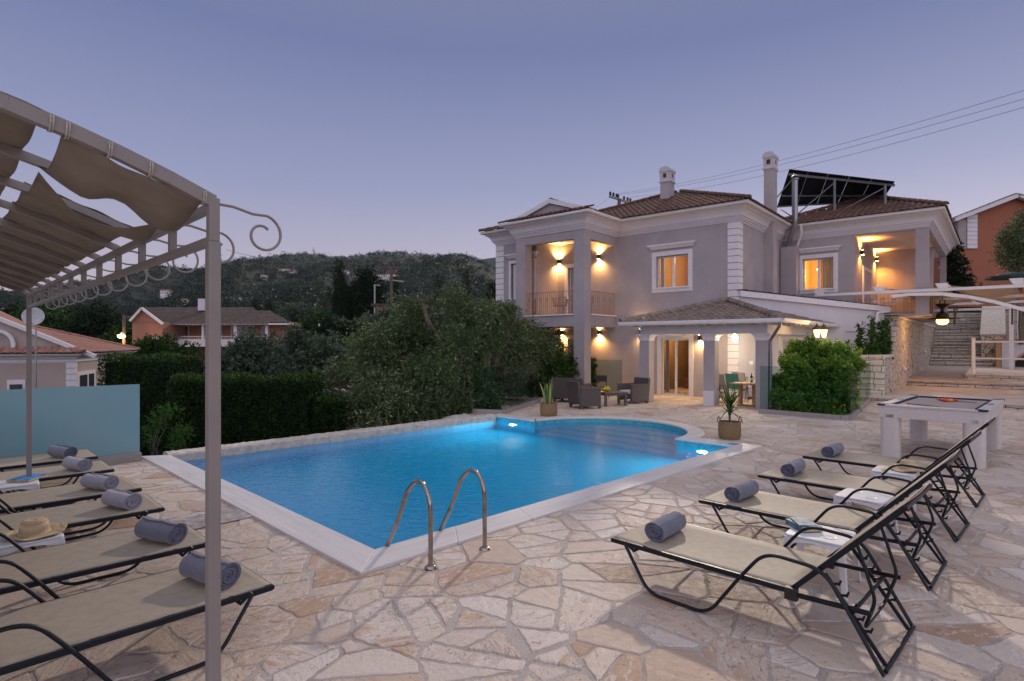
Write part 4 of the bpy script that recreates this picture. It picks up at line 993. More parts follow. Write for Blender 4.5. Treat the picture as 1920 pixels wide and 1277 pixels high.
curtain(W2[1]-.55,W2[1]-.02,W2[2]-.5,W2[3]+.2,YW+.34).build('curtain',M['inside'],villa)
p=HF.w(W2[0]+.52,YW+1.2,W2[3]-.42); ch=thing('chandelier','lit chandelier seen through the left pane of the upper right window','chandelier',p,R(HF.deg)); mb=MB(); g=MB()
for k in range(5):
    a=R(72*k); x,y=.22*math.cos(a),.22*math.sin(a); mb.tube([(0,0,.1),(x*.6,y*.6,-.02),(x,y,.05)],.01,5); g.ball((x,y,.08),.04,8)
mb.tube([(0,0,.1),(0,0,.8)],.01,5).build('arm',M['resin'],ch); g.build('bulb',emis('chandelier_bulb',(1,.75,.42),18),ch)
rax,raz=HF.planeY(1629,372,9.6)
hiproof(villa,-1.2,XE+ov,YW-ov,16.1,6.98,raz,rx=(rax-.1,rax+.1,9.6),capr=.11)
# chimneys
def chimney(parent,x0,x1,y0,y1,z0,z1):
    c=MB().box(x0,x1,y0,y1,z0,z1-.72).build('chimney',M['wall'],parent)
    k=MB(); xm_,ym=(x0+x1)/2,(y0+y1)/2; P=[(x0-.05,y0-.05),(x1+.05,y0-.05),(x1+.05,y1+.05),(x0-.05,y1+.05)]
    k.loft([(x0,y0),(x1,y0),(x1,y1),(x0,y1)],[(.01,z1-.74),(.045,z1-.70),(.045,z1-.66),(.015,z1-.62),(.02,z1-.30),(.05,z1-.26),(.05,z1-.20)])
    n=8; vs=[]
    for yy in (y0-.05,y1+.05):
        for i in range(n+1):
            a=math.pi*i/n; vs.append((xm_-(x1-x0+.10)/2*math.cos(a),yy,z1-.20+.17*math.sin(a)))
    k.add(vs,[(i,i+1,n+2+i,n+1+i) for i in range(n)]+[tuple(range(n+1))[::-1],tuple(range(n+1,2*n+2))]); k.build('chimney_cap',stucco('chimney_cap_render',(.50,.47,.50)),c)
    MB().box(xm_-.07,xm_+.07,y0-.03,y0+.05,z1-.52,z1-.34).build('smoke_hole',M['dark'],c); MB().box(x1-.05,x1+.03,ym-.04,ym+.04,z1-.50,z1-.36).build('smoke_hole',M['dark'],c); return c
cy=2.93; cx0=-.0; sx=.36
chimney(villa,.001,sx,cy,cy+.5,3.2,HF.planeY(1441,283,cy)[1])
p0=HF.planeY(1238,400,2.6); p1=HF.planeY(1252,400,2.6); zc=HF.planeY(1250,310,2.6)[1]; chimney(villa,p0[0],p1[0]+.08,2.6,3.1,7.3,zc)
# flue box and metal flue
bx0=hx(1463.4,YW-.55); bx1=hx(1486,YW-.55); MB().box(bx0,bx1+.15,YW-.55,YW-.001,-.2,HF.planeY(1475,463,YW-.55)[1]).build('duct_box',M['wall'],villa)
fx=hx(1492,YW-.7); zb=HF.planeY(1486,462,YW-.5)[1]; P=[(bx0+.22,YW-.3,zb-.1),(bx0+.24,YW-.32,zb+.12),(fx,YW-.75,zb+.95),(fx,YW-.75,HF.planeY(1492,338,YW-.75)[1])]
MB().tube(smoothpath(P,.15,4),.095,14).build('flue_pipe',M['galv'],villa,smooth=True)
top=P[-1]; MB().lathe([(.16,.12),(.19,.14),(.02,.26)],top,16).lathe([(.10,0),(.13,.02),(.13,.07),(.10,.09),(.03,.13)],top,16).build('flue_cap',M['galv'],villa)
MB().tube(smoothpath([(fx+.16,YW-.60,6.92),(fx+.16,YW-.45,6.6),(fx-.10,YW-.12,6.05),(fx-.10,YW-.12,5.7)],.12,4),.055,10).build('drainpipe',M['white_metal'],villa,smooth=True)
# ---------- veranda ----------
VY=-3.0; CT=2.30
for px in (1216.8,1340,1440):
    x1=hx(px,VY); pl_=MB().box(x1-.36,x1,VY,VY+.36,0,CT-.19).build('column',M['wall'],villa)
    MB().loft([(x1-.36,VY),(x1,VY),(x1,VY+.36),(x1-.36,VY+.36)],[(.005,CT-.21),(.02,CT-.16),(.02,CT-.12),(.05,CT-.06),(.09,CT-.03),(.09,CT)]).build('capital',M['trim'],pl_)
vx1=hx(1440,VY); vx0=hx(1216.8,VY)-.36
yR,zR=HF.planeX(1550,640,vx1)
yR=min(max(yR,3.2),4.6)
MB().box(vx1-.36,vx1,yR-.3,yR+.06,0,CT).build('column',M['wall'],villa)
MB().box(hx(1318,VY-.02),hx(1338,VY-.02),VY-.03,VY+.42,0,.50).build('plinth',M['white'],villa,bevel=.01)
GZ=2.68; gx0,gx1=HF.planeY(1163.4,606,-3.6)[0],HF.planeY(1463,602,-3.6)[0]; gyR=HF.planeX(1583,610,gx1)[0]; gyR=min(gyR,yR+.7)
MB().box(vx0+.02,vx1-.02,VY+.02,VY+.34,CT,2.66).box(vx1-.34,vx1-.03,VY+.34,yR,CT,2.66).box(vx0+.03,vx0+.33,VY+.34,0,CT,2.66).build('beam',M['white'],villa)
MB().box(vx0+.33,vx1-.34,VY+.34,-.0,2.60,2.66).box(.02,vx1-.34,-.0,yR,2.60,2.66).build('veranda_ceiling',M['white'],villa)
ap=HF.planeY(1366,564,-.05); apx,apz=ap[0],ap[1]; apx=-.35
apz=HF.planeY(1366,565,-.1)[1]
raf=MB()
for k in range(15):
    x=gx0+.35+(gx1-gx0-.7)*k/14; raf.box(x-.04,x+.04,-3.52,VY,2.60,2.68); raf.box(x-.04,x+.04,-3.50,VY,2.56,2.60)
for k in range(16):
    y=-3.2+(gyR+3.0)*k/15; raf.box(vx1,gx1-.08,y-.04,y+.04,2.56,2.68)
raf.build('rafter_end',M['white'],villa)
mb=MB(); A=(apx,-.02,apz); tiles(mb,(gx0,-3.6,GZ+.02),(gx1,-3.6,GZ+.02),A,A,.21,.34,.04); tiles(mb,(gx1,-3.6,GZ+.02),(gx1,gyR,GZ+.02),A,(apx+.15,.4,apz),.21,.34,.04)
vr=mb.build('veranda_roof',M['roof_brown'],villa,att=True)
rc=MB()
for e,t_ in (((gx0,-3.6,GZ),A),((gx1,-3.6,GZ),A),((gx1,gyR,GZ),(apx+.15,.3,apz))): ridge(rc,Vector(e)+Vector((0,0,.06)),Vector(t_)+Vector((0,0,.07)),.115,.36)
rc.build('ridge_tile',M['roof_brown'],vr,att=True)
MB().add([(gx0,-3.6,GZ-.02),(gx1,-3.6,GZ-.02),(gx1,gyR,GZ-.02),(apx,gyR,GZ+.1),(apx,0,apz-.05),(gx0,-.0,GZ)],[(0,1,4),(1,2,4),(2,3,4),(0,4,5)]).build('roof_deck',M['white'],vr)
g=MB(); 
for a,b in (((gx0-.03,-3.63,GZ-.03),(gx1+.06,-3.63,GZ-.03)),((gx1+.03,-3.6,GZ-.03),(gx1+.03,gyR+.05,GZ-.03))):
    a=Vector(a);b=Vector(b); d=(b-a).normalized(); o=Vector((d.y,-d.x,0))
    vs=[]
    for q in (a,b):
        for u,z in ((-.02,.07),(-.02,-.03),(.02,-.06),(.06,-.055),(.09,-.01),(.10,.07),(.085,.07),(.07,0)): vs.append(q+o*u+Vector((0,0,z)))
    g.add(vs,[(i,i+1,9+i,8+i) for i in range(7)]+[tuple(range(8)),tuple(range(8,16))])
g.build('gutter',M['white_metal'],villa)
MB().tube(smoothpath([(gx1-.02,-3.62,GZ-.08),(gx1-.02,-3.55,GZ-.16),(vx1+.06,VY+.06,2.12),(vx1+.06,VY+.06,.1)],.07,4),.045,10).build('drainpipe',M['galv'],villa,smooth=True)
MB().tube(smoothpath([(gx1-.0,gyR-.1,GZ-.08),(gx1-.02,gyR-.15,GZ-.16),(vx1+.05,yR-.1,2.12),(vx1+.05,yR-.1,.1)],.07,4),.045,10).build('drainpipe',M['white_metal'],villa,smooth=True)
# veranda glass door with a dim room behind
w=window(villa,*V_door,0,.17,False,2,depth=.10); room(villa,V_door[0]-.9,V_door[1]+1.1,.26,4.6,.0,2.6,plain('dim_room_wall',(.20,.12,.06),.9)); lamp(((V_door[0]+V_door[1])/2-.4,2.4,2.3),130,(1,.60,.28),.1,villa)
MB().box(V_door[0]-.5,V_door[0]+.7,3.2,4.2,.05,.45).box(V_door[0]-.5,V_door[0]+.7,4.0,4.4,.45,.85).build('sofa',plain('red_brown_sofa',(.16,.05,.03),.9),villa)
curtain(V_door[0]+.03,V_door[0]+.18,.1,2.3,.33).build('curtain',M['cushion'],villa)
# side room wall with quoin seen through the columns, and the annex wall with shutters
MB().box(.36,.48,.10,.104,1.25,1.37).build('light_switch',M['trim'],villa)
# ---------- annex: white sloping wall ----------
A0=HF.w(.04,.02,0); A1v=Vector((15.8,23.0,0)); A0=Vector((A0.x,A0.y,0)); d=(A1v-A0); Lfull=d.length; Ln=Lfull*.835; ang=math.atan2(d.y,d.x)
an=thing('annex','low white annex with a sloping tiled edge beside the villa','annex',A0,ang)
zA=2+(644-556)/F*A0.y; zB=2+(644-590)/F*A1v.y; zB=zA+(zB-zA)*.835
n_=MB().add([(0,0,-.3),(Ln,0,-.3),(Ln,0,zB),(0,0,zA),(0,.2,-.3),(Ln,.2,-.3),(Ln,.2,zB),(0,.2,zA)],[(0,1,2,3),(5,4,7,6),(1,5,6,2),(0,3,7,4),(3,2,6,7)]).build('wall',M['white'],an)
mb=MB(); mb.add([(-.05,-.12,zA),(Ln+.15,-.12,zB),(Ln+.15,-.12,zB+.20),(-.05,-.12,zA+.20),(-.05,.25,zA),(Ln+.15,.25,zB),(Ln+.15,.25,zB+.2),(-.05,.25,zA+.2)],[(0,1,2,3),(5,4,7,6),(3,2,6,7),(0,4,5,1),(0,3,7,4),(1,5,6,2)]).build('roof_edge',M['trim'],an)
mb=MB(); tiles(mb,(Ln+.2,-.14,zB+.16),(Ln+.2,8,zB+.16),(-.1,-.14,zA+.2),(-.1,8,zA+.2),.22,.36,.05); mb.build('roof',M['roof_brown'],an,att=True)
sxa=(Vector(gnd(1465,700)).x-A0.x)
def axp(px):
    r=(px-CX)/F; e=d.normalized(); return (r*A0.y-A0.x)/(e.x-r*e.y)
sa,sb=axp(1466),axp(1527); sh=MB(); zt_=2.14
sh.box(sa-.08,sb+.08,-.05,.0,.3,.36).box(sa-.14,sa,-.05,0,.36,zt_+.12).box(sb,sb+.14,-.05,0,.36,zt_+.12).box(sa,sb,-.05,0,zt_,zt_+.12)
s_=sh.build('window',M['trim'],an); l_=MB(); mdl=(sa+sb)/2
for x0,x1 in ((sa+.02,mdl-.02),(mdl+.02,sb-.02)):
    l_.box(x0,x0+.07,-.045,-.01,.38,zt_-.02).box(x1-.07,x1,-.045,-.01,.38,zt_-.02)
    for k in range(42): z=.42+k*(zt_-.5)/42; l_.add([(x0+.07,-.035,z),(x1-.07,-.035,z),(x1-.07,-.012,z+.03),(x0+.07,-.012,z+.03)],[(0,1,2,3)])
l_.build('shutter',plain('cream_shutter',(.52,.47,.42),.6,var=.03),s_)
MB().tube(smoothpath([(Ln+.28,-.05,zB+.12),(Ln+.1,-.12,zB+.02),(Ln-.5,-.12,zB-.05),(Ln-.55,-.12,zB-.4)],.06,4),.05,10).build('drainpipe',M['white_metal'],an,smooth=True)
MB().tube([(axp(1583),-.05,2.45),(Ln-.6,-.05,2.42)],.008,5).build('cable',M['black'],an)

# ================= wall lamps =================
def sconce(x,y,z,label,side='y',e=2.2,up=True,down=True,group='up and down wall lamps',s=1.0,col=(1,.56,.20),dn=1.0):
    t=thing('wall_lamp',label,'wall lamp',HF.w(x,y,z),R(HF.deg+(90 if side=='x' else 0)),group)
    # local -y points away from the wall
    MB().box(-.055*s,.055*s,-.15*s,-.035,-.10*s,.10*s).build('lamp_body',M['black'],t,bevel=.006); MB().box(-.03,.03,-.036,.0,-.04,.04).build('wall_plate',M['black'],t)
    g=MB()
    if up: g.box(-.04,.04,-.135*s,-.05,.100*s,.103*s); lamp((0,-.105*s,.13),e,col,.02,t,spot=150,rot=(R(180),0,0),blend=1.0)
    if down: g.box(-.04,.04,-.135*s,-.05,-.103*s,-.100*s); lamp((0,-.105*s,-.13),e*dn,col,.02,t,spot=150,rot=(0,0,0),blend=1.0)
    g.build('lamp_glass',emis('sconce_glow',(1,.62,.25),110),t); return t
def on_wall(px,py,y): x,z=HF.planeY(px,py,y); return x,z
for (px,py,l) in ((1050.7,491,'black wall lamp left of the door on the upper balcony'),(1124.6,482,'black wall lamp right of the pillar on the upper balcony'),(1056,624,'black wall lamp left of the pillar on the ground floor'),(1125.5,623,'black wall lamp right of the pillar on the ground floor')):
    x,z=on_wall(px,py,0); sconce(x,0,z,l,e=190,col=(1,.49,.14))
x,z=on_wall(1204.5,622,0); sconce(x,0,z,'black wall lamp beside the left column of the veranda',e=60)
x,z=on_wall(1314,631,0); sconce(x,0,z-.05,'wall lamp glowing right of the veranda door, just under the beam',e=60)
for px,py,l in ((1612.5,474,'black wall lamp nearer the front on the upper right balcony'),(1640,486,'black wall lamp beside the back wall on the upper right balcony')):
    yy,z=HF.planeX(px,py,Lx0); sconce(Lx0,yy,z,l,'x',e=900 if px==1640 else 560,col=(1,.36,.055),dn=.32)
# pendant bulb under the veranda
bp=HF.planeY(1378,632,-1.5); t=thing('pendant_bulb','bright white pear shaped bulb hanging under the veranda roof','lamp',HF.w(bp[0],-1.5,bp[1]),0)
MB().lathe([(.002,-.17),(.05,-.14),(.085,-.04),(.08,.02),(.05,.07),(.03,.09)],n=20).build('glass_bulb',emis('white_bulb',(1,.96,.88),55),t,smooth=True); MB().lathe([(.035,.09),(.035,.14),(.01,.16),(.01,.32)],n=12).build('lamp_holder',M['galv'],t); lamp((0,0,-.26),120,(1,.78,.52),.09,t)
# double lantern on a post behind the citrus bush
p=at(1538.5,650,18.35); t=thing('lantern_post','black post with two lit hexagonal lanterns rising behind the citrus bush','lantern',(p.x,p.y,.55),.30); t.scale=(.75,.75,.80)
MB().tube([(0,0,-.68),(0,0,1.95)],.03,10).lathe([(.06,1.86),(.08,1.90),(.03,1.97)],n=12).tube([(-.17,0,2.0),(0,0,1.88),(.17,0,2.0)],.015,6).build('post',M['black'],t)
for sx in (-.19,.17):
    f=MB(); f.lathe([(.09,2.0),(.095,2.02),(.05,2.03)],(sx,0,0),6).lathe([(.20,2.36),(.19,2.39),(.09,2.50),(.03,2.56),(.012,2.62)],(sx,0,0),6)
    for k in range(6): a=math.pi/3*k; f.bar((sx+.09*math.cos(a),.09*math.sin(a),2.02),(sx+.165*math.cos(a),.165*math.sin(a),2.36),.014,.014)
    l=f.build('lantern',M['black'],t); MB().lathe([(.078,2.04),(.145,2.35)],(sx,0,0),6,cap=False).build('lantern_glass',emis('lantern_glass',(1,.62,.25),5.0),l); MB().lathe([(.02,2.08),(.035,2.13),(.025,2.24),(.005,2.27)],(sx,0,0),10).build('bulb',emis('lantern_bulb',(1,.70,.35),40),l)
    lamp((sx,-.5,2.2),38,(1,.60,.25),.12,t)
# ================= foliage tools =================
def unit(v): return v/np.maximum(1e-9,np.linalg.norm(v,axis=1,keepdims=True))
def leafquads(P,Dv,L,W,rs,tint,name,m,parent=None,fold=0.0):
    n=len(P); Nn=unit(rs.normal(size=(n,3))); S=unit(np.cross(Dv,Nn)); L=L*(.7+.6*rs.random((n,1))); W=W*(.75+.5*rs.random((n,1)))
    V=np.stack([P,P+Dv*L*.45+S*W*.5,P+Dv*L,P+Dv*L*.45-S*W*.5],1).reshape(-1,3); Fq=np.arange(4*n).reshape(n,4)
    return npmesh(name,V,Fq,m,parent,tint)
def clump_pts(rs,clumps,n,bias=.42):
    vol=np.array([c[3]*c[4]*c[5] for c in clumps])**.8; k=rs.choice(len(clumps),n,p=vol/vol.sum()); c=np.array([c[:3] for c in clumps])[k]; r=np.array([c[3:6] for c in clumps])[k]
    d=unit(rs.normal(size=(n,3))); rad=rs.random((n,1))**bias; return c+d*r*rad,d,k
def twigs(name,m,clumps,T,K,tl,L,W,seed,parent=None,droop=.15,bias=.42,out=.8):
    rs=np.random.default_rng(seed); P,d,k=clump_pts(rs,clumps,T,bias); dirn=unit(d*out+rs.normal(size=(T,3))*.6+np.array([0,0,-droop]))
    ct=rs.random(len(clumps))[k]; lt=tl*(.6+.8*rs.random((T,1)))
    Pp=[];Dd=[];tt=[]
    for j in range(K):
        f=(j+.5)/K; q=P+dirn*lt*f+np.array([0,0,-1])*droop*(f**2)*lt; a=unit(dirn*.7+rs.normal(size=(T,3))*.6); Pp.append(q);Dd.append(a)
        tt.append(np.clip(.25*ct+.25*rs.random(T)+.45*f*rs.random(T)+.1,0,1))
    P=np.concatenate(Pp);Dv=np.concatenate(Dd);t=np.concatenate(tt); return leafquads(P,Dv,L,W,rs,t,name,m,parent)
def limbs(base,tips,r0,r1,seed,name='trunk',m=None,parent=None):
    rs=random.Random(seed); mb=MB(); base=Vector(base)
    for tp in tips:
        tp=Vector(tp); P=[]; n=7
        for i in range(n+1):
            f=i/n; q=base.lerp(tp,f); q.x+=rs.uniform(-1,1)*.10*math.sin(math.pi*f)*(tp-base).length*.4; q.y+=rs.uniform(-1,1)*.08*math.sin(math.pi*f); q.z+=math.sin(math.pi*f)*.12*(tp-base).length*.3; P.append(q)
        mb.tube(P,[r0+(r1-r0)*(i/n)**.7 for i in range(n+1)],8)
    return mb.build(name,m or M['bark'],parent,smooth=True)
def tree(name,label,cat,base,clumps,leaf,T,K,tl,L,W,seed,group=None,r0=.16,droop=.15,bias=.42,nlimb=7):
    base=Vector(base); t=thing(name,label,cat,base,0,group); cl=[(c[0]-base.x,c[1]-base.y,c[2]-base.z,*c[3:6]) for c in clumps]
    twigs('crown',M[leaf],cl,T,K,tl,L,W,seed,t,droop,bias)
    rs=random.Random(seed); tips=[(c[0]+rs.uniform(-.3,.3)*c[3],c[1],c[2]+.3*c[5]) for c in rs.sample(cl,min(nlimb,len(cl)))]
    limbs((0,0,-.05),tips,r0,r0*.18,seed,'trunk',None,t); return t
def sub(clumps,n,rad,jit,seed):
    """break each clump into smaller tufts that sit on its outside, so the crown gets gaps and depth"""
    rs=random.Random(seed); out=[]
    for c in clumps:
        for i in range(n):
            d=Vector((rs.gauss(0,1),rs.gauss(0,1),rs.gauss(0,1))).normalized(); f=.55+.62*rs.random(); k=rad*rs.uniform(.6,1.25)
            out.append((c[0]+d.x*c[3]*f,c[1]+d.y*c[4]*f,c[2]+d.z*c[5]*f,c[3]*k*.62,c[4]*k*.62,c[5]*k*.62))
    return out
def pc(px,py,Z,rx,ry,rz): p=at(px,py,Z); return (p.x,p.y,p.z,rx,ry,rz)

# ================= clear glass fences =================
def glassfence(pts,label,z0=.13,z1=1.34,kerb=True,extra=0):
    a=pts[0]; t=thing('glass_fence',label,'glass fence',(a.x,a.y,0)); 
    for p,q in zip(pts[:-1],pts[1:]):
        p=Vector((p.x-a.x,p.y-a.y,0)); q=Vector((q.x-a.x,q.y-a.y,0)); g=(q-p).normalized()*.015
        MB().bar(p+g+Vector((0,0,(z0+z1)/2)),q-g+Vector((0,0,(z0+z1)/2)),.014,z1-z0).build('glass_panel',M['glass'],t)
        if kerb: MB().bar(p+Vector((0,0,z0/2)),q+Vector((0,0,z0/2)),.11,z0).build('kerb',M['kerb'],t,bevel=.004)
    return t
e1=gnd(887,775); e1b=gnd(942,777.5); e2=gnd(1010,755)
glassfence([e1,e1b],'short clear glass fence panel at the far left corner of the pool terrace'); glassfence([e1b+Vector((.02,.02,0)),e2],'clear glass fence running back from the pool corner in front of the olive tree')
p0=gnd(1113,741); p1=gnd(1167,742.5); glassfence([p0,p1],'clear glass fence panel beside the villa wall behind the wicker seats',z1=1.38)
g1=gnd(1424,775); g2=gnd(1577,788); g3=gnd(1592,789); g4=gnd(1632,751)
glassfence([g1,g2,g3],'clear glass fence on a grey kerb in front of the citrus bush',z1=1.36); glassfence([g3+Vector((.04,.02,0)),g4],'clear glass fence running back to the stone wall right of the citrus bush',z1=1.34)

# ================= citrus bush, vines, olive tree =================
cb=gnd(1525,776); 
cl=[pc(1525,720,17.0,.90,.7,.75),pc(1485,700,17.2,.52,.55,.58),pc(1562,700,17.0,.58,.55,.60),pc(1520,672,17.3,.72,.55,.42),pc(1477,745,17,.40,.5,.45),pc(1566,750,16.8,.45,.5,.5),pc(1525,765,16.8,.8,.6,.35),pc(1590,680,17.3,.4,.4,.35),pc(1555,655,17.4,.35,.35,.25),pc(1490,660,17.4,.3,.3,.25)]
t=thing('citrus_bush','bright green citrus bush dotted with small oranges behind the glass fence','bush',(cb.x,cb.y+.4,0)); o=t.location; c2=[(c[0]-o.x,c[1]-o.y,c[2],*c[3:]) for c in cl]
twigs('foliage',M['citrus'],sub(c2,16,.42,.20,1),6500,8,.15,.085,.048,11,t,.05,.40); limbs((0,0,0),[(c[0],c[1],c[2]) for c in c2[:5]],.05,.012,3,'stem',None,t)
rs=np.random.default_rng(5); P,d_,k_=clump_pts(rs,c2,60,.10); 
for p in P: MB().ball(p,.038,7).build('orange',M['fruit'],t,smooth=True)
# climbing plants before the white annex wall
for k,(px,pt,w_) in enumerate(((1588,645,.20),(1614,612,.19),(1636,594,.22),(1652,606,.17),(1662,600,.13))):
    Z=[20.2,20.7,21.2,21.4,21.8][k]; b=at(px,700,Z); top=at(px,pt,Z).z; b.z=[.6,.9,1.2,1.3,1.3][k]; h=top-b.z; w_*=.62
    c=[(b.x,b.y,b.z+h*f,w_*(1.1-f)*1.1+.03,w_*(1.1-f)+.03,h*.10) for f in (.08,.2,.32,.44,.56,.68,.80,.90,.98)]
    tree('climbing_plant',['low pointed climber closest to the citrus bush','slim curved climber left of the tallest one','broad climber with two tips in the middle of the group','thin climber between the tallest one and the stone wall','narrowest climber touching the stone wall'][k],'climbing plant',b,c,'hedge' if k%2 else 'vine',300,7,.13,.085,.05,40+k,'pointed climbers before the white annex wall',.03,nlimb=2)
# the big olive
ob=gnd(905,790,-1.3); ob=Vector((-1.3,18.3,-1.25))
cl=[pc(650,735,17.2,.85,.9,.62),pc(700,690,17.8,1.0,1.0,.75),pc(640,690,18.5,.55,.7,.45),pc(745,640,18.2,1.0,1.1,.85),pc(810,600,18.6,1.0,1.1,.75),pc(870,585,19,.95,1.0,.62),pc(860,660,18.2,1.5,1.3,1.1),pc(935,640,20.4,1.15,1.1,1.0),pc(985,640,21.6,.95,.9,.8),pc(930,590,20.4,.75,.8,.45),pc(1030,655,22.8,.8,.8,.75),pc(780,720,16.8,1.3,1.0,.8),pc(700,770,16.6,.9,.8,.55),pc(860,740,17.4,1.2,1.0,.75),pc(940,730,19.8,1.2,.9,.95),pc(1000,710,22,.9,.8,.8),pc(1060,690,23.5,.6,.6,.55),pc(810,770,16.6,.45,.5,.5),pc(920,775,18.8,.5,.5,.4),pc(655,770,16.6,.5,.6,.42),pc(760,760,16.6,.35,.5,.55),pc(610,720,17.6,.35,.5,.3),pc(780,565,19,.5,.5,.3),pc(850,555,19.2,.4,.5,.28),pc(700,620,18.6,.5,.5,.35)]
tree('olive_tree','huge bushy olive tree with drooping branches behind the far pool wall','olive tree',ob,sub(cl,12,.50,.30,2),'olive',13500,10,.38,.115,.034,21,None,.30,.34,.40,16)
tree('olive_tree','smaller grey green olive tree against the left pillar of the villa','olive tree',Vector((.6,25,-1.3)),[pc(950,610,25,1.0,1,.8),pc(985,620,24.5,.8,.8,.7),pc(920,630,25.5,.9,.9,.9),pc(1020,640,24.5,.7,.7,.6),pc(960,660,24.5,1.4,1,.9)],'olive2',4200,9,.35,.13,.038,22,None,.2)
cl=[pc(1040,700,22,.55,.5,.75),pc(1075,692,22.6,.5,.4,.48),pc(1100,690,23,.32,.35,.42),pc(1090,715,22.8,.5,.4,.5),pc(1010,730,21.8,.5,.4,.6),pc(1060,735,22,.7,.4,.5)]
b=Vector((cl[1][0],cl[1][1],-.2)); tree('laurel_bush','dense dark green bush behind the wicker sofa beside the villa','bush',b,cl,'hedge',3600,8,.16,.085,.045,23,None,.06,.02,.4,3)
# small leafy plant in a white pot behind the glass
p=gnd(1457,770); t=thing('potted_plant','small green plant in a white pot behind the glass fence','plant',(p.x,p.y+.25,0)); MB().lathe([(.085,0),(.11,.02),(.125,.24),(.115,.24),(.105,.21)],n=24).build('pot',M['cushion'],t,smooth=True); twigs('foliage',M['vine'],[(0,0,.45,.20,.2,.18),(0,0,.34,.12,.12,.1)],150,6,.14,.10,.045,9,t)
# teal lounge cushion behind the glass fence
p=gnd(1500,768); o=MB().box(-.5,.5,-.28,.28,.30,.42).build('outdoor_cushion',M['teal'],bevel=.04); o.location=(p.x,p.y+1.0,-.12); tag(o,'teal cushion on the ground behind the citrus bush, seen through the glass','cushion'); o.location.z=-.30

# ================= basket plants =================
def basket(t,r,h):
    prof=[(r*.86,0),(r*.98,h*.15),(r*1.02,h*.5),(r*.98,h*.9),(r*.97,h),(r*.90,h),(r*.90,h*.86),(.01,h*.86)]
    MB().lathe(prof,n=36,cap=False).build('basket',M['basket'],t,smooth=True); 
    for s in (-1,1):
        P=[(s*r*.97*math.cos(a),s*.0+r*.45*math.sin(a)*1.0,h-.02+ .11*math.cos(a*1.0)) for a in [i*math.pi/10-math.pi/2 for i in range(11)]]
        P=[(s*r*1.0,(-.5+i/10)*r*.95,h-.03+.13*math.sin(math.pi*i/10)) for i in range(11)]
        MB().tube(P,.012,6).build('handle',M['basket'],t,smooth=True)
    MB().lathe([(r*.88,h*.87),(.001,h*.90)],n=24,cap=False).build('potting_soil',M['soil'],t)
p=gnd(1368,823); Z=p.y; t=thing('basket_plant','spiky yucca in a woven seagrass basket near the pool bay','plant',p); basket(t,.225,.37)
rs=random.Random(8); lv=MB()
for k in range(70):
    a=rs.uniform(0,6.28); e=R(rs.uniform(-15,80)); L_=rs.uniform(.40,.60); b0=Vector((0,0,.66+rs.uniform(-.16,.14))); d=Vector((math.cos(a)*math.cos(e),math.sin(a)*math.cos(e),math.sin(e))); s=d.cross(Vector((0,0,1))).normalized(); P=[]
    for i in range(6):
        f=i/5; q=b0+d*L_*f+Vector((0,0,-.22*f*f*L_*(1.4-math.sin(e)))); w=.016*(1-f)**.7+.003; P+=[q-s*w,q+s*w]
    lv.add(P,[(2*i,2*i+1,2*i+3,2*i+2) for i in range(5)])
lv.build('leaf',M['vine'],t,att=True); MB().tube([(0,0,.3),(.01,.01,.65)],.022,8).build('stem',M['bark'],t)
p=gnd(1029,780); t=thing('basket_plant','snake plant with upright yellow edged leaves in a round woven basket','plant',p); basket(t,.235,.36)
lv=MB()
for k in range(20):
    a=rs.uniform(0,6.28); r0=rs.uniform(0,.12); b0=Vector((r0*math.cos(a),r0*math.sin(a),.28)); L_=rs.uniform(.35,.85); ln=Vector((math.cos(a),math.sin(a),0))*rs.uniform(.02,.20); tw=rs.uniform(0,3); P=[]
    for i in range(8):
        f=i/7; q=b0+Vector((0,0,L_*f))+ln*f*f; an=tw+f*1.1; w=.030*math.sin(math.pi*min(1,.28+.72*f))**.7+.002; s=Vector((math.cos(an),math.sin(an),0)); P+=[q-s*w,q+s*w]
    lv.add(P,[(2*i,2*i+1,2*i+3,2*i+2) for i in range(7)])
lv.build('leaf',M['snake'],t,att=True)

# ================= wicker lounge =================
def wseat(loc,rz,label,w=.78,name='wicker_armchair',cat='armchair',group='wicker armchairs around the low table'):
    t=thing(name,label,cat,loc,rz,group); m=M['wicker']     # faces -y
    for s in (-1,1):
        x0,x1=(s*w/2-.10 if s>0 else -w/2),(w/2 if s>0 else -w/2+.10)
        MB().box(x0,x1,-.36,.33,.09,.62).build('armrest',m,t,bevel=.012); MB().box(x0-.01,x1+.01,-.37,.33,.62,.65).build('arm_top',M['resin'],t,bevel=.008)
        for y in (-.34,.30): MB().box(x0+.015,x1-.015,y-.035,y+.035,0,.09).build('leg',M['resin'],t)
    b=MB(); vs=[(-w/2+.02,.27,.15),(w/2-.02,.27,.15),(w/2-.02,.37,.15),(-w/2+.02,.37,.15),(-w/2+.02,.36,.84),(w/2-.02,.36,.84),(w/2-.02,.45,.84),(-w/2+.02,.45,.84)]
    b.add(vs,[(3,2,1,0),(4,5,6,7),(0,1,5,4),(1,2,6,5),(2,3,7,6),(3,0,4,7)]).build('backrest',m,t,bevel=.012)
    MB().box(-w/2+.10,w/2-.10,-.35,.27,.16,.33).build('seat_base',m,t,bevel=.01); MB().box(-w/2+.105,w/2-.105,-.355,.27,.332,.43).build('cushion',M['cushion'],t,bevel=.03); return t
p=gnd(1097,766); wseat(Vector((p.x,p.y+.15,0)),R(112),'brown wicker armchair with its back to the pool, left of the low table')
p=gnd(1188,756); wseat(Vector((p.x,p.y+.1,0)),R(-62),'brown wicker armchair with a white cushion beside the veranda column')
p=gnd(1070,757); wseat(Vector((p.x+.1,p.y+.55,0)),R(150),'brown wicker sofa behind the left armchair in front of the bush',1.15,'wicker_sofa','sofa',None)
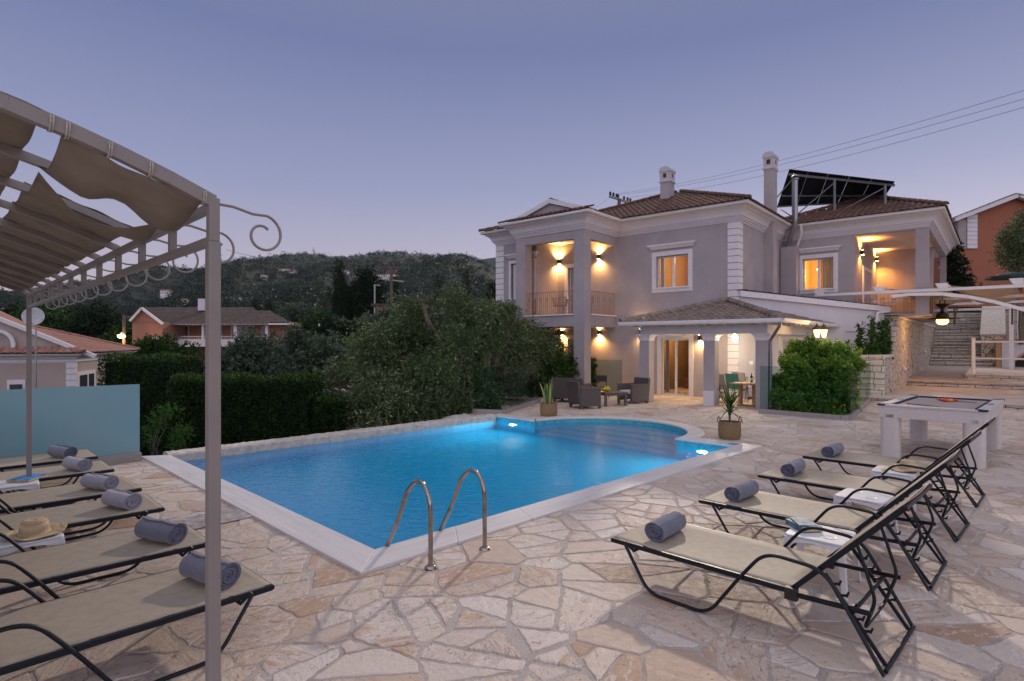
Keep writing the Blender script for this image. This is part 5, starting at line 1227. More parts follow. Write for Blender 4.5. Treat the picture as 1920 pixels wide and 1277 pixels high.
p=gnd(1152,763); t=thing('low_table','brown resin low table carrying the fruit bowl between the wicker armchairs','table',Vector((p.x,p.y+.35,0)),R(20))
MB().box(-.42,.42,-.27,.27,.40,.44).box(-.38,.38,-.23,.23,.34,.40).build('table_top',M['resin'],t,bevel=.008)
for sx in (-.36,.36):
    for sy in (-.21,.21): MB().box(sx-.035,sx+.035,sy-.035,sy+.035,0,.36).build('leg',M['resin'],t,bevel=.006)
fb=thing('fruit_bowl','orange bowl heaped with green and yellow fruit on the low table','fruit bowl',t.location+Vector((-.18,-.02,.44))); MB().lathe([(.05,0),(.06,.01),(.15,.08),(.16,.09),(.145,.085),(.05,.02)],n=28).build('bowl',M['fruit'],fb,smooth=True)
for k,(x,y,z,m_) in enumerate(((-.06,0,.11,'g'),(.05,.04,.11,'g'),(0,-.06,.11,'y'),(.08,-.03,.10,'g'),(-.02,.05,.14,'y'),(-.09,-.05,.10,'y'),(.02,-.01,.16,'g'))):
    MB().ball((x,y,z),.045,8).build('fruit',plain('fruit_'+('green' if m_=='g' else 'yellow'),(.28,.42,.06) if m_=='g' else (.70,.48,.05),.4),fb,smooth=True)
# small dark chair behind the table
p=gnd(1133,748); t=thing('folding_chair','small dark chair standing behind the low table near the glass panel','chair',Vector((p.x,p.y+.4,0)),R(160))
MB().box(-.2,.2,-.2,.2,.42,.45).build('seat',M['black'],t); MB().box(-.2,.2,.19,.22,.62,.84).build('backrest',M['black'],t)
for sx in (-.19,.19):
    for sy in (-.18,.2): MB().bar((sx,sy,0),(sx,sy,.84 if sy>0 else .43),.025,.025).build('leg',M['black'],t)

# ================= dining set =================
p=gnd(1395,763); TB=Vector((p.x+.62,p.y+.45,0)); dd=R(-52)
t=thing('dining_table','rustic wooden trestle table laid for dinner under the veranda','table',TB,R(38))
for k in range(5): MB().box(-.95,.95,-.42+.17*k,-.42+.17*k+.164,.70,.745).build('board',M['wood'],t,bevel=.004)
for sx in (-.62,.62): MB().box(sx-.05,sx+.05,-.34,.34,0,.07).box(sx-.045,sx+.045,-.28,-.18,.07,.70).box(sx-.045,sx+.045,.18,.28,.07,.70).build('trestle',M['wood'],t)
MB().box(-.62,.62,-.03,.03,.22,.30).build('stretcher',M['wood'],t)
def sling_chair(loc,rz,label,m):
    t=thing('dining_chair',label,'chair',loc,rz,'sling chairs at the dining table'); fr=M['black']
    for s in (-.25,.25):
        MB().tube(smoothpath([(s,-.24,0),(s,-.22,.44),(s,-.20,.64),(s,.18,.66)],.05,4),.011,6).build('front_leg',fr,t); MB().tube(smoothpath([(s,.30,0),(s,.18,.44),(s,.34,.98)],.06,4),.011,6).build('rear_leg',fr,t); MB().bar((s,-.22,.43),(s,.2,.42),.018,.018).build('side_rail',fr,t)
    MB().grid(lambda u,v:(-.235+.47*u,-.24+.44*v,.435-.02*math.sin(math.pi*u)),4,6).build('seat',m,t,solid=.006); MB().grid(lambda u,v:(-.235+.47*u,.19+.155*v+.02*math.sin(math.pi*u),.45+.53*v),4,8).build('backrest',m,t,solid=.006); return t
for k,(px,py,m_,l) in enumerate(((1348,760,'teal','teal sling dining chair closest to the pool, left end of the row'),(1364,757,'greysling','grey sling dining chair between the two teal ones'),(1388,755,'teal','second teal sling dining chair, behind the grey one'),(1406,752,'greysling','farthest grey sling dining chair, half hidden behind the teal chair'))):
    p=gnd(px,py); sling_chair(Vector((p.x,p.y+[.12,.35,.25,.5][k],0)),R(122),l,M[m_])
Mt=Matrix.Translation(TB)@Matrix.Rotation(R(38),4,'Z')
b=thing('wine_bottle','dark wine bottle standing on the dining table','bottle',Mt@Vector((-.28,.05,.745))); MB().lathe([(.036,0),(.038,.01),(.038,.19),(.014,.25),(.013,.31),(.015,.315)],n=16).build('glass_body',plain('dark_bottle_glass',(.01,.02,.01),.1),b,smooth=True); MB().lathe([(.0385,.07),(.0385,.15)],n=16,cap=False).build('paper_label',M['cushion'],b)
v=thing('flower_vase','glass vase of red roses on the dining table','vase',Mt@Vector((.12,0,.745))); MB().lathe([(.045,0),(.05,.02),(.04,.18),(.05,.22)],n=16,cap=False).build('vase',M['pane'],v); rs=random.Random(12)
for k in range(5):
    a=k*1.3; e=Vector((.10*math.cos(a),.10*math.sin(a),.34+.05*rs.random())); MB().tube([(0,0,.03),tuple(e*.6),tuple(e)],.004,5).build('stem',M['vine'],v); MB().ball(e,.035,7,(1,1,.8)).build('rose',plain('red_petals',(.50,.01,.02),.6),v,smooth=True)
twigs('foliage',M['vine'],[(0,0,.26,.09,.09,.06)],30,4,.06,.05,.03,4,v)
for k,(x,y) in enumerate(((-.75,-.22),(-.75,.22),(-.15,-.25),(.5,-.25),(.5,.25))):
    o=MB().lathe([(.001,.004),(.08,.004),(.13,.018),(.132,.022),(.08,.010),(.001,.009)],n=28).build('plate',M['cushion'],smooth=True); o.location=Mt@Vector((x,y,.745)); o['label']=['white plate at the near left corner of the dining table','white plate at the far left corner of the dining table','white plate next to the wine bottle','white plate at the near right end of the dining table','white plate at the far right end of the dining table'][k]; o['category']='plate'; o['group']='plates on the dining table'
for k,(x,y) in enumerate(((-.55,.05),(-.45,-.1))):
    o=MB().lathe([(.03,0),(.004,.006),(.004,.09),(.035,.13),(.038,.17),(.033,.21),(.031,.21),(.034,.17),(.002,.095)],n=16,cap=False).build('wine_glass',M['pane'],smooth=True); o.location=Mt@Vector((x,y,.745)); tag(o,['empty wine glass nearest the wine bottle','second empty wine glass toward the near table end'][k],'wine glass','wine glasses on the dining table')

# ================= pool table =================
pa=PF.l(gnd(1652,757,.93)); A_=PF.ground(1651.5,757,.93)
t=thing('billiard_table','white billiard table with navy cushions on the paved terrace','billiard table',PF.w(8.88,-3.66,0),R(PF.deg)); Lb,Wb=2.60,1.48; wm_=plain('pale_oak_laminate',(.55,.50,.48),.45,var=.06,scale=20); navy=plain('navy_cloth',(.010,.014,.045),.9); cloth_=plain('taupe_cloth',(.34,.285,.26),.9,var=.05)
MB().box(0,Lb,0,.045,.70,.90).box(0,Lb,Wb-.045,Wb,.70,.90).box(0,.045,.045,Wb-.045,.70,.90).box(Lb-.045,Lb,.045,Wb-.045,.70,.90).build('apron',wm_,t,bevel=.004)
MB().box(-.02,Lb+.02,-.02,.13,.90,.93).box(-.02,Lb+.02,Wb-.13,Wb+.02,.90,.93).box(-.02,.13,.13,Wb-.13,.90,.93).box(Lb-.13,Lb+.02,.13,Wb-.13,.90,.93).build('top_rail',wm_,t,bevel=.004)
MB().box(.18,Lb/2-.07,.131,.175,.895,.928).box(Lb/2+.07,Lb-.18,.131,.175,.895,.928).box(.18,Lb/2-.07,Wb-.175,Wb-.131,.895,.928).box(Lb/2+.07,Lb-.18,Wb-.175,Wb-.131,.895,.928).box(.131,.175,.18,Wb-.18,.895,.928).box(Lb-.175,Lb-.131,.18,Wb-.18,.895,.928).build('cushion_rubber',navy,t,bevel=.006)
MB().box(.05,Lb-.05,.05,Wb-.05,.86,.898).build('playing_cloth',cloth_,t)
for x,y in ((.09,.09),(Lb/2,.07),(Lb-.09,.09),(.09,Wb-.09),(Lb/2,Wb-.07),(Lb-.09,Wb-.09)): MB().lathe([(.062,.931),(.062,.9335),(.05,.9335),(.05,.931)],(x,y,0),20,cap=False).lathe([(.052,.9312),(.001,.9312)],(x,y,0),16,cap=False).build('pocket',M['rubber'],t)
for x in (-.022,Lb-.10):
    for y in (-.022,Wb-.10): MB().box(x,x+.122,y,y+.122,.905,.934).build('corner_cap',navy,t,bevel=.004)
for x,y in ((.10,.16),(Lb-.13,.16),(.10,Wb-.16),(Lb-.13,Wb-.16)):
    MB().prism([(px_+x,py_+y) for px_,py_ in rounded(-.10,.12,-.15,.15,.09,6)],.0,.76).build('leg',wm_,t,smooth=True)
    MB().lathe([(.05,0),(.05,.02)],(x,y,-.0),12).build('foot',M['black'],t)
Mb=Matrix.Translation(t.location)@Matrix.Rotation(R(PF.deg),4,'Z')
cols=[(.60,.05,.01),(.65,.16,.01),(.55,.03,.02),(.70,.26,.02)]; n_=0
for i in range(5):
    for j in range(i+1):
        o=MB().ball((0,0,0),.0285,10).build('billiard_ball',plain('ball_'+str(n_%4),cols[n_%4],.12,var=.02),smooth=True); o.location=Mb@Vector((1.62+.052*i,Wb/2+.06*(j-i/2),.898+.0285)); n_+=1
        tag(o,'red or orange ball in the racked triangle on the billiard table','ball','racked billiard balls')
for k,(x0,y0_,x1,y1_,l) in enumerate(((.75,1.20,.35,.55,'billiard cue lying at the left end of the billiard table'),(2.05,.95,1.75,.30,'billiard cue lying at the right end of the billiard table'))):
    a=Vector((x0,y0_,.912)); b=Vector((x1,y1_,.908)); o=MB().tube([tuple(Vector((0,0,0))),tuple(b-a)],[.016,.008],10).build('billiard_cue',plain('cue_wood',(.30,.24,.20),.4),smooth=True); o.location=Mb@a; o.rotation_euler=(0,0,R(PF.deg)); tag(o,l,'billiard cue')

# ================= stone wall, steps, upper terrace =================
SX=4.08
def hbox(name,m,label,cat,x0,x1,y0,y1,z0,z1,kind=None,bev=.015,parent=None):
    o=MB().box(x0,x1,y0,y1,z0,z1).build(name,m,parent,bevel=bev)
    if parent is None: o.location=HF.w(0,0,0); o.rotation_euler=(0,0,R(HF.deg)); tag(o,label,cat,None,kind)
    return o
YR2=9.2; YR3=10.6
tr=[]
def platform(name,x0,x1,y0,y1,z,zf,slope=0):
    """a paved level with a masonry riser and an overhanging paved lip"""
    o=thing(name,None,None,HF.w(0,0,0),R(HF.deg)) if False else None
    mb=MB(); z1=z+slope; mb.add([(x0,y0,zf),(x1,y0,zf),(x1,y1,zf),(x0,y1,zf),(x0,y0,z-.05),(x1,y0,z-.05),(x1,y1,z1-.05),(x0,y1,z1-.05)],[(0,1,5,4),(1,2,6,5),(3,0,4,7),(2,3,7,6)])
    r=mb.build(name+'_riser',M['riser']); s=MB().add([(x0-.04,y0-.05,z-.05),(x1,y0-.05,z-.05),(x1,y1,z1-.05),(x0-.04,y1,z1-.05),(x0-.04,y0-.05,z),(x1,y0-.05,z),(x1,y1,z1),(x0-.04,y1,z1)],[(3,2,1,0),(4,5,6,7),(0,1,5,4),(1,2,6,5),(2,3,7,6),(3,0,4,7)]).build(name,M['paving'],bevel=.012)
    for q in (r,s): q.location=HF.w(0,0,0); q.rotation_euler=(0,0,R(HF.deg)); tag(q,kind='structure')
platform('lower_step_terrace',2.6,40,1.98,22,.19,-.02); platform('middle_step_terrace',SX+.02,40,YR2,30,.42,.15,.66)
xr3=HF.planeY(1811,705,YR3)[0]; platform('upper_step_terrace',xr3,40,YR3,30,.70,.38)
# the stepped stone wall
sw=thing('stone_wall','stepped stone retaining wall with square capping slabs beside the stairway','stone wall',HF.w(0,0,0),R(HF.deg))
ya=2.64; yb=HF.planeX(1693,650,SX)[0]; yc=HF.planeX(1713,630,SX)[0]; yd=HF.planeX(1722,610,SX)[0]; ye=HF.planeX(1737,680,SX)[0]
z1=HF.planeX(1658,666,SX)[1]; z2=HF.planeX(1693,642,SX)[1]; z3=HF.planeX(1713,613,SX)[1]; z4=HF.planeX(1722,592,SX)[1]
print('stone wall',ya,yb,yc,yd,ye,z1,z2,z3,z4)
xl1=HF.planeY(1606,700,ya)[0]
yb,yc,yd=4.75,5.45,6.0; z3,z4=2.62,3.08
for k,(y0_,y1_,z,xl) in enumerate(((ya,yb,z1,xl1),(yb,yc,z2,SX-.60),(yc,yd,z3,SX-.42),(yd,ye+6,z4,SX-.38))):
    MB().box(xl,SX,y0_,y1_,-.0,z-.10).build('wall_body',M['rubble'],sw,bevel=.02)
    q=MB(); h=(z-.10)/max(1,round((z-.10)/.24)); n_=int(round((z-.10)/h)); rq=random.Random(k)
    x_lo=0 if k==0 else [0,z1,z2,z3][k]-.12
    for j in range(n_):
        if (j+1)*h<x_lo: continue
        xs=[xl-.012]; 
        while xs[-1]<SX-.35: xs.append(xs[-1]+rq.uniform(.22,.50))
        xs=[x for x in xs if x<SX-.15]+[SX+.014]
        for a,b in zip(xs[:-1],xs[1:]): q.box(a+.006,b-.006,y0_-.02-rq.uniform(0,.012),y0_+.16,j*h+.008,(j+1)*h-.004)
    q.build('face_block',M['ashlar'],sw,bevel=.010)
    MB().box(xl-.05,SX+.05,y0_-.06,y1_+.02,z-.10,z).build('capping',M['ashlar'],sw,bevel=.015)
for px,py in ((1691,692),(1731,660)):
    y_,z_=HF.planeX(px,py,SX); t=thing('bulkhead_lamp',['white unlit round lamp low on the stone wall near the glass fence','white unlit round lamp on the stone wall near the stair foot'][px>1700],'wall lamp',HF.w(SX,y_,z_),R(HF.deg),'round lamps on the stone wall'); MB().ball((.08,0,0),.09,10).build('globe',M['trim'],t,smooth=True); MB().box(-.02,.03,-.07,.07,-.08,.06).build('wall_plate',M['galv'],t,bevel=.01)
# stairway
ys0=19.3; x1s=HF.planeY(1838,650,ys0)[0]; x1w=HF.planeY(1862,680,ys0)[0]; zb=.42+.66*(ys0-YR2)/(30-YR2)
st=thing('stairway','worn stone stairway climbing between the rubble wall and the sloping cheek wall','stairs',HF.w(0,0,0),R(HF.deg)); nst=17; rise=.182; run=.30
for k in range(nst):
    z=zb+rise*(k+1); y=ys0+run*k; xr=x1w if k==0 else (x1s+.5 if k==1 else x1s)
    MB().box(SX+.01,xr,y,y+run*(1.2 if k<nst-1 else 8),z-rise-.2,z-.05).build('riser',M['riser'],st)
    rq=random.Random(k); vs=[];nx=24
    s=MB(); a=SX+.01
    while a<xr-.05:
        b=min(xr,a+rq.uniform(.5,1.0)); s.box(a,b-.008,y-.04-rq.uniform(0,.02),y+run+.01,z-.05,z+rq.uniform(-.006,.006)); a=b
    s.build('tread',M['ashlar'],st,bevel=.012)
zt_=zb+rise*nst
ch=thing('cheek_wall','sloping stone cheek wall with smooth grey top right of the stairway','stone wall',HF.w(0,0,0),R(HF.deg))
xc0,xc1=x1s+.03,x1s+1.0; yq0,yq1=ys0+.35,ys0+run*nst; zq=HF.planeY(1850,629,yq0)[1]
c=MB(); c.add([(xc0,yq0,0),(xc1,yq0,0),(xc1,yq1,0),(xc0,yq1,0),(xc0,yq0,zq),(xc1,yq0,zq),(xc1,yq1,zt_+.35),(xc0,yq1,zt_+.35)],[(0,1,5,4),(1,2,6,5),(2,3,7,6),(3,0,4,7)]).build('wall_body',M['rubble'],ch)
MB().slab([(xc0-.05,yq0-.06,zq+.07),(xc1+.05,yq0-.06,zq+.07),(xc1+.05,yq1,zt_+.42),(xc0-.05,yq1,zt_+.42)],.09).build('capping',M['plaster'],ch)
# dark planted bank behind the upper terrace
yb_=ys0+.5
bw=hbox('bank_wall',M['riser'],'dark rubble wall rising behind the outdoor fireplace','stone wall',xc1+.02,xc1+16,ys0+4.3,ys0+4.8,.4,zt_+.1)
# fireplace
xf0=HF.planeY(1868,660,ys0)[0]; xf1=xf0+3.2
fp=thing('outdoor_fireplace','white outdoor fireplace with a brick arch and a brick ledge on the upper terrace','fireplace',HF.w(xf0,ys0-.2,.70),R(HF.deg)); ww=xf1-xf0; zf=HF.planeY(1890,636,ys0)[1]-.70
brick=plain('yellow_brick',(.42,.24,.12),.85,var=.3,scale=24,bump=.4); ax0,ax1=.75,2.5; arh=.62
f=MB(); N_=14; top=[(ax0+(ax1-ax0)*i/N_,.35+arh*math.sin(math.pi*i/N_)) for i in range(N_+1)]
f.box(.22,ax0,0,.9,0,zf-.14).box(ax1,ww,0,.9,0,zf-.14)
for (xa_,za_),(xb_,zb_) in zip(top[:-1],top[1:]): f.add([(xa_,0,za_),(xb_,0,zb_),(xb_,0,zf-.14),(xa_,0,zf-.14)],[(0,1,2,3)]).add([(xa_,0,za_),(xb_,0,zb_),(xb_,.9,zb_),(xa_,.9,za_)],[(0,3,2,1)])
f.box(ax0,ax1,.9,1.0,0,zf-.14).build('body',M['white'],fp); MB().box(ax0,ax1,.80,.899,.0,zf-.2).build('fire_back',M['dark'],fp)
a_=MB()
for i in range(N_):
    (xa_,za_),(xb_,zb_)=top[i],top[i+1]; a_.bar((xa_*.995+.004,-.02,za_+.05),(xb_*.995+.004,-.02,zb_+.05),.05,.10)
a_.box(-.02,.20,-.02,.9,0,zf-.14); a_.build('brick_arch',brick,fp)
q=MB(); 
for i in range(26): q.box(-.05+i*.128,-.05+i*.128+.118,-.05,.95,zf-.14,zf)
q.build('brick_ledge',brick,fp)
# white railing
rl=thing('white_railing','white metal railing along the front of the upper terrace','railing',HF.w(0,0,0),R(HF.deg)); xr0=HF.planeY(1825,670,YR3+.15)[0]; zt1=HF.planeY(1825,641,YR3+.15)[1]; zt2=HF.planeY(1825,672,YR3+.15)[1]
for x in (xr0,xr0+4.2,xr0+8.4): MB().tube([(x,YR3+.15,.70),(x,YR3+.15,zt1+.10)],.075,10).ball((x,YR3+.15,zt1+.12),.08,6).build('post',M['white_metal'],rl,smooth=True)
for z in (zt1,zt2): MB().tube([(xr0,YR3+.15,z),(xr0+8.4,YR3+.15,z)],.04,8).build('rail',M['white_metal'],rl,smooth=True)
zr_=zt_+.05; rt=railing(None,(SX-.5,ys0+run*nst+1.0),(x1s+3,ys0+run*nst+1.0),zr_,.75,22,False,'rail_iron'); rt.location=HF.w(0,0,0); rt.rotation_euler=(0,0,R(HF.deg)); tag(rt,'thin iron railing at the head of the stone stairway','railing'); rt.name='stair_head_railing'
# right pergola
pg=thing('white_pergola','white pergola of long straight and curved beams over the upper terrace','pergola',HF.w(0,0,0),R(HF.deg))
ya_=5.0; xa_,za_=HF.planeY(1528,554,ya_); xb_,zb_=HF.planeY(1925,536,ya_); zA_=(za_+zb_)/2
MB().bar((xa_,ya_,za_),(xb_+3,ya_,zb_),.10,.10).build('beam',M['white_metal'],pg)
yb2=9.6; xa2,za2=HF.planeY(1626,566,yb2); xb2,zb2=HF.planeY(1925,554,yb2); MB().bar((xa2,yb2,za2),(xb2+4,yb2,zb2),.11,.11).build('beam',M['white_metal'],pg)
yb3=14.5; xa3,za3=HF.planeY(1690,574,yb3); MB().bar((xa3,yb3,za3),(xb2+6,yb3,za3+.05),.11,.11).build('beam',M['white_metal'],pg)
yb4=17.9; xa4,za4=HF.planeY(1730,583,yb4); MB().bar((xa4,yb4,za4),(xb2+6,yb4,za4+.02),.12,.12).build('beam',M['white_metal'],pg)
P=[HF.planeY(px,py,4.2) for px,py in ((1672,556),(1705,552),(1765,551),(1813,556),(1865,566),(1925,582),(1990,604))]; P=[Vector((x,4.2,z)) for x,z in P]
cvb=MB()
for a,b in zip(P[:-1],P[1:]): cvb.bar(a,b+(b-a)*.02,.09,.11)
cvb.build('curved_beam',M['white_metal'],pg)
for px,py in ((1540,548),(1652,542),(1771,536),(1912,527)):
    x,z=HF.planeY(px,py,ya_); f_=MB(); f_.add([(x-.28,ya_-.06,z+.10),(x+.10,ya_-.06,z+.10),(x+.10,ya_-.06,z-.12),(x-.16,ya_-.06,z-.12),(x-.28,ya_+.06,z+.10),(x+.10,ya_+.06,z+.10),(x+.10,ya_+.06,z-.12),(x-.16,ya_+.06,z-.12)],[(3,2,1,0),(4,5,6,7),(0,1,5,4),(1,2,6,5),(2,3,7,6),(3,0,4,7)]).build('beam_end',M['white_metal'],pg)
    MB().bar((x,ya_,z+.06),(x+.35,yb2,z+.05),.06,.08).build('cross_beam',M['white_metal'],pg); MB().bar((x+.35,yb2,z+.05),(x+.6,yb4,z-.02),.06,.08).build('cross_beam',M['white_metal'],pg)
cv2=plain('cream_awning_cloth',(.42,.34,.27),.9,var=.06)
for k,(px0,px1) in enumerate(((1665,1765),(1780,1905),(1915,2010))):
    xq0=HF.planeY(px0,540,ya_)[0]; xq1=HF.planeY(px1,540,ya_)[0]
    MB().grid(lambda u,v:(xq0+(xq1-xq0)*u+.3*v,ya_+.1+(yb2-ya_+4)*v,zA_+.14-.30*math.sin(math.pi*u)*(.4+.6*math.sin(math.pi*(v*2.5%1)))+.0*v),12,24).build('awning',cv2,pg,smooth=True,solid=.01)
for px,yy in ((1896.5,17.9),(1911.5,22.0)):
    x,_=HF.planeY(px,640,yy); zz=HF.planeY(px,578,yy)[1]; MB().box(x-.09,x+.09,yy-.09,yy+.09,.70,zz).build('post',M['white_metal'],pg)
x,z=HF.planeY(1767,600,8.0); t=thing('pendant_lamp','lit pendant lamp with a wide flat metal shade hanging from the pergola','lamp',HF.w(x,8.0,z),0)
MB().lathe([(.56,.02),(.50,.06),(.22,.12),(.20,.26),(.06,.34)],n=28,cap=False).build('shade',plain('dark_bronze',(.05,.035,.025),.35,metal=.6),t,smooth=True); MB().lathe([(.05,.34),(.06,.45),(.24,.62),(.23,.64),(.03,.66)],n=20).tube([(.1,0,.64),(.1,0,.80),(-.1,0,.80),(-.1,0,.64)],.02,6).build('canopy_cap',M['black'],t)
MB().lathe([(.20,.02),(.21,-.06),(.16,-.16),(.01,-.20)],n=20).build('glass_bowl',emis('pendant_glow',(1,.50,.13),6.5),t,smooth=True); MB().tube([(0,0,.8),(0,0,HF.planeY(1767,556,8.0)[1]-z)],.012,5).build('cord',M['black'],t); lamp((0,0,-.35),85,(1,.55,.22),.18,t)
# solar panels on the right roof
s0,s1,s2,s3=at(1480,317,26.5),at(1678,340,23.5),at(1655,374,27.5),at(1457,388,30)
so_=thing('solar_panels','row of five dark solar panels on a steel frame above the right roof','solar panels',s0)
def rel(p): return Vector(p)-Vector(s0)
pm=plain('solar_back_sheet',(.007,.007,.009),.8,var=.1,Specular_IOR_Level=.1)
for k in range(5):
    a,b=k/5+.001,(k+1)/5-.001; q=[rel(s0.lerp(s1,a)),rel(s0.lerp(s1,b)),rel(s3.lerp(s2,b)),rel(s3.lerp(s2,a))]
    MB().slab(q,.05).build('panel',pm,so_)
fr=MB()
for f,g,w_ in ((.07,.07,.09),(.62,.62,.07),(.93,.93,.07)):
    a=rel(s0.lerp(s3,f)); b=rel(s1.lerp(s2,f)); dz=Vector((0,-.05,-.12)); fr.bar(a+dz,b+dz,w_,w_)
dg=plain('dull_frame_steel',(.16,.16,.18),.5); fr.build('frame_rail',dg,so_)
for f in (.04,.46,.92):
    a=rel(s0.lerp(s1,f))+Vector((0,.02,-.18)); b=Vector((a.x,a.y,7.4-s0.z)); c_=rel(s3.lerp(s2,f))+Vector((0,0,-.15)); MB().bar(a,b,.07,.07).build('post',dg,so_); MB().bar(b+Vector((0,0,.35)),c_,.035,.035).build('brace',dg,so_)
    MB().bar(b.lerp(a,.9),(a.x-1.3,a.y+1.4,7.6-s0.z),.04,.04).build('brace',dg,so_)
# the distribution pole behind the villa and the three wires
c=at(1161,373,44); t=thing('utility_pole','crossarm of a utility pole with insulators showing behind the main roof','utility pole',(c.x,c.y,-1.5)); zz=c.z+1.5
MB().tube([(0,0,0),(0,0,zz)],.13,10).build('pole',M['oldwood'],t)
a=at(1143,368,44)-t.location; b=at(1186,382,46)-t.location; MB().bar(a,b,.16,.14).build('crossarm',M['galv'],t)
for f in (.03,.16,.30,.36,.62,.78,.90): q=a.lerp(b,f); MB().lathe([(.05,0),(.10,.1),(.06,.15),(.11,.22),(.05,.32),(.02,.34)],q+Vector((0,0,.05)),8).build('insulator',M['black'],t)
def wire(p,q,sag,label,r=.0065,n=24):
    P=[]; 
    for i in range(n+1):
        f=i/n; v=Vector(p).lerp(Vector(q),f); v.z-=sag*4*f*(1-f); P.append(v-Vector(p))
    o=MB().tube(P,r,4).build('power_line',M['black']); o.location=p; tag(o,label,'power line','power lines across the sky'); return o
wire(at(1150,364,44),at(1990,148,16),.45,'topmost of the three power lines rising to the upper right corner'); wire(at(1153,366,44),at(1990,165,16),.45,'middle of the three power lines rising to the upper right corner'); wire(at(1175,370,45),at(1990,181,16),.5,'lowest of the three power lines rising to the upper right corner')
wire(at(1150,366,44),at(1040,425,60),.3,'power line dropping from the crossarm behind the balcony gable'); wire(at(425,468,110),at(735,502,70),1.0,'thin power line crossing the sky above the left hills',.03)
# ================= land, hills, neighbours =================
def sky_y(px):
    X_=[-900,-300,0,60,160,300,400,430,470,520,590,620,650,700,760,820,870,900,960,1200,2000,2800]; Y_=[564,564,553,550,535,519,514,508,496,488,484,492,494,493,489,493,497,505,524,560,570,580]
    return float(np.interp(px,X_,Y_))
def hz(px,Z):
    s=np.clip((Z-130)/(820-130),0,1); s=s*s*(3-2*s)*.75+s*.25; top=(CY-sky_y(px))/F*820+H
    base=-1.85-.65*np.clip((Z-24)/40,0,1); z=base*(1-s)+top*s
    z+= s*(1-s)*4*(7*math.sin(px*.013+Z*.006)+5*math.sin(px*.031-Z*.011)+4*math.sin(Z*.021+px*.007))
    if Z>820: z=top-(Z-820)*.25
    return z
pxs=np.linspace(-900,2800,150); Zs=np.concatenate([[9,12,16,20,25,30],np.linspace(36,130,16),np.linspace(140,820,48),[860,1000]])
V=[];
for Z in Zs:
    for px in pxs: V.append(((px-CX)/F*Z,Z,hz(px,Z)))
n=len(pxs); Fq=[(j*n+i,j*n+i+1,(j+1)*n+i+1,(j+1)*n+i) for j in range(len(Zs)-1) for i in range(n-1)]
t=NT('hillside'); co=t.obj(); nz=t.noise(co,.02,6,.65); n2=t.noise(co,.25,5,.7); c=t.mix(t.mr(nz,.35,.7),(.012,.020,.012),(.05,.058,.032)); c=t.mix(t.mr(n2,.5,.7,0,.6),c,(.015,.024,.014)); t.pbsdf(c,.95,0,t.bump(n2,1.0,2.0)); M['hill']=t.m
o=npmesh('hills',np.array(V),np.array(Fq),M['hill'],smooth=True); tag(o,kind='structure')
mb=MB().add([(-400,-200,-1.75),(400,-200,-1.75),(400,60,-2.6),(-400,60,-2.6)],[(0,1,2,3)]); tag(mb.build('garden_ground',M['soil']),kind='structure')
# farther ridge
V=[];Zf=[1500,1700,1950]; pf=np.linspace(300,2400,90)
for j,Z in enumerate(Zf):
    for px in pf:
        y=float(np.interp(px,[300,700,870,930,1000,1150,1500,2400],[640,560,492,482,478,500,560,600])); z=[-5,.0,0][j] if j==0 else (CY-y)/F*Z+H-(0 if j==1 else 60); V.append(((px-CX)/F*Z,Z,z))
n=len(pf); o=npmesh('far_hills',np.array(V),np.array([(j*n+i,j*n+i+1,(j+1)*n+i+1,(j+1)*n+i) for j in range(2) for i in range(n-1)]),M['hill'],smooth=True); tag(o,kind='structure')
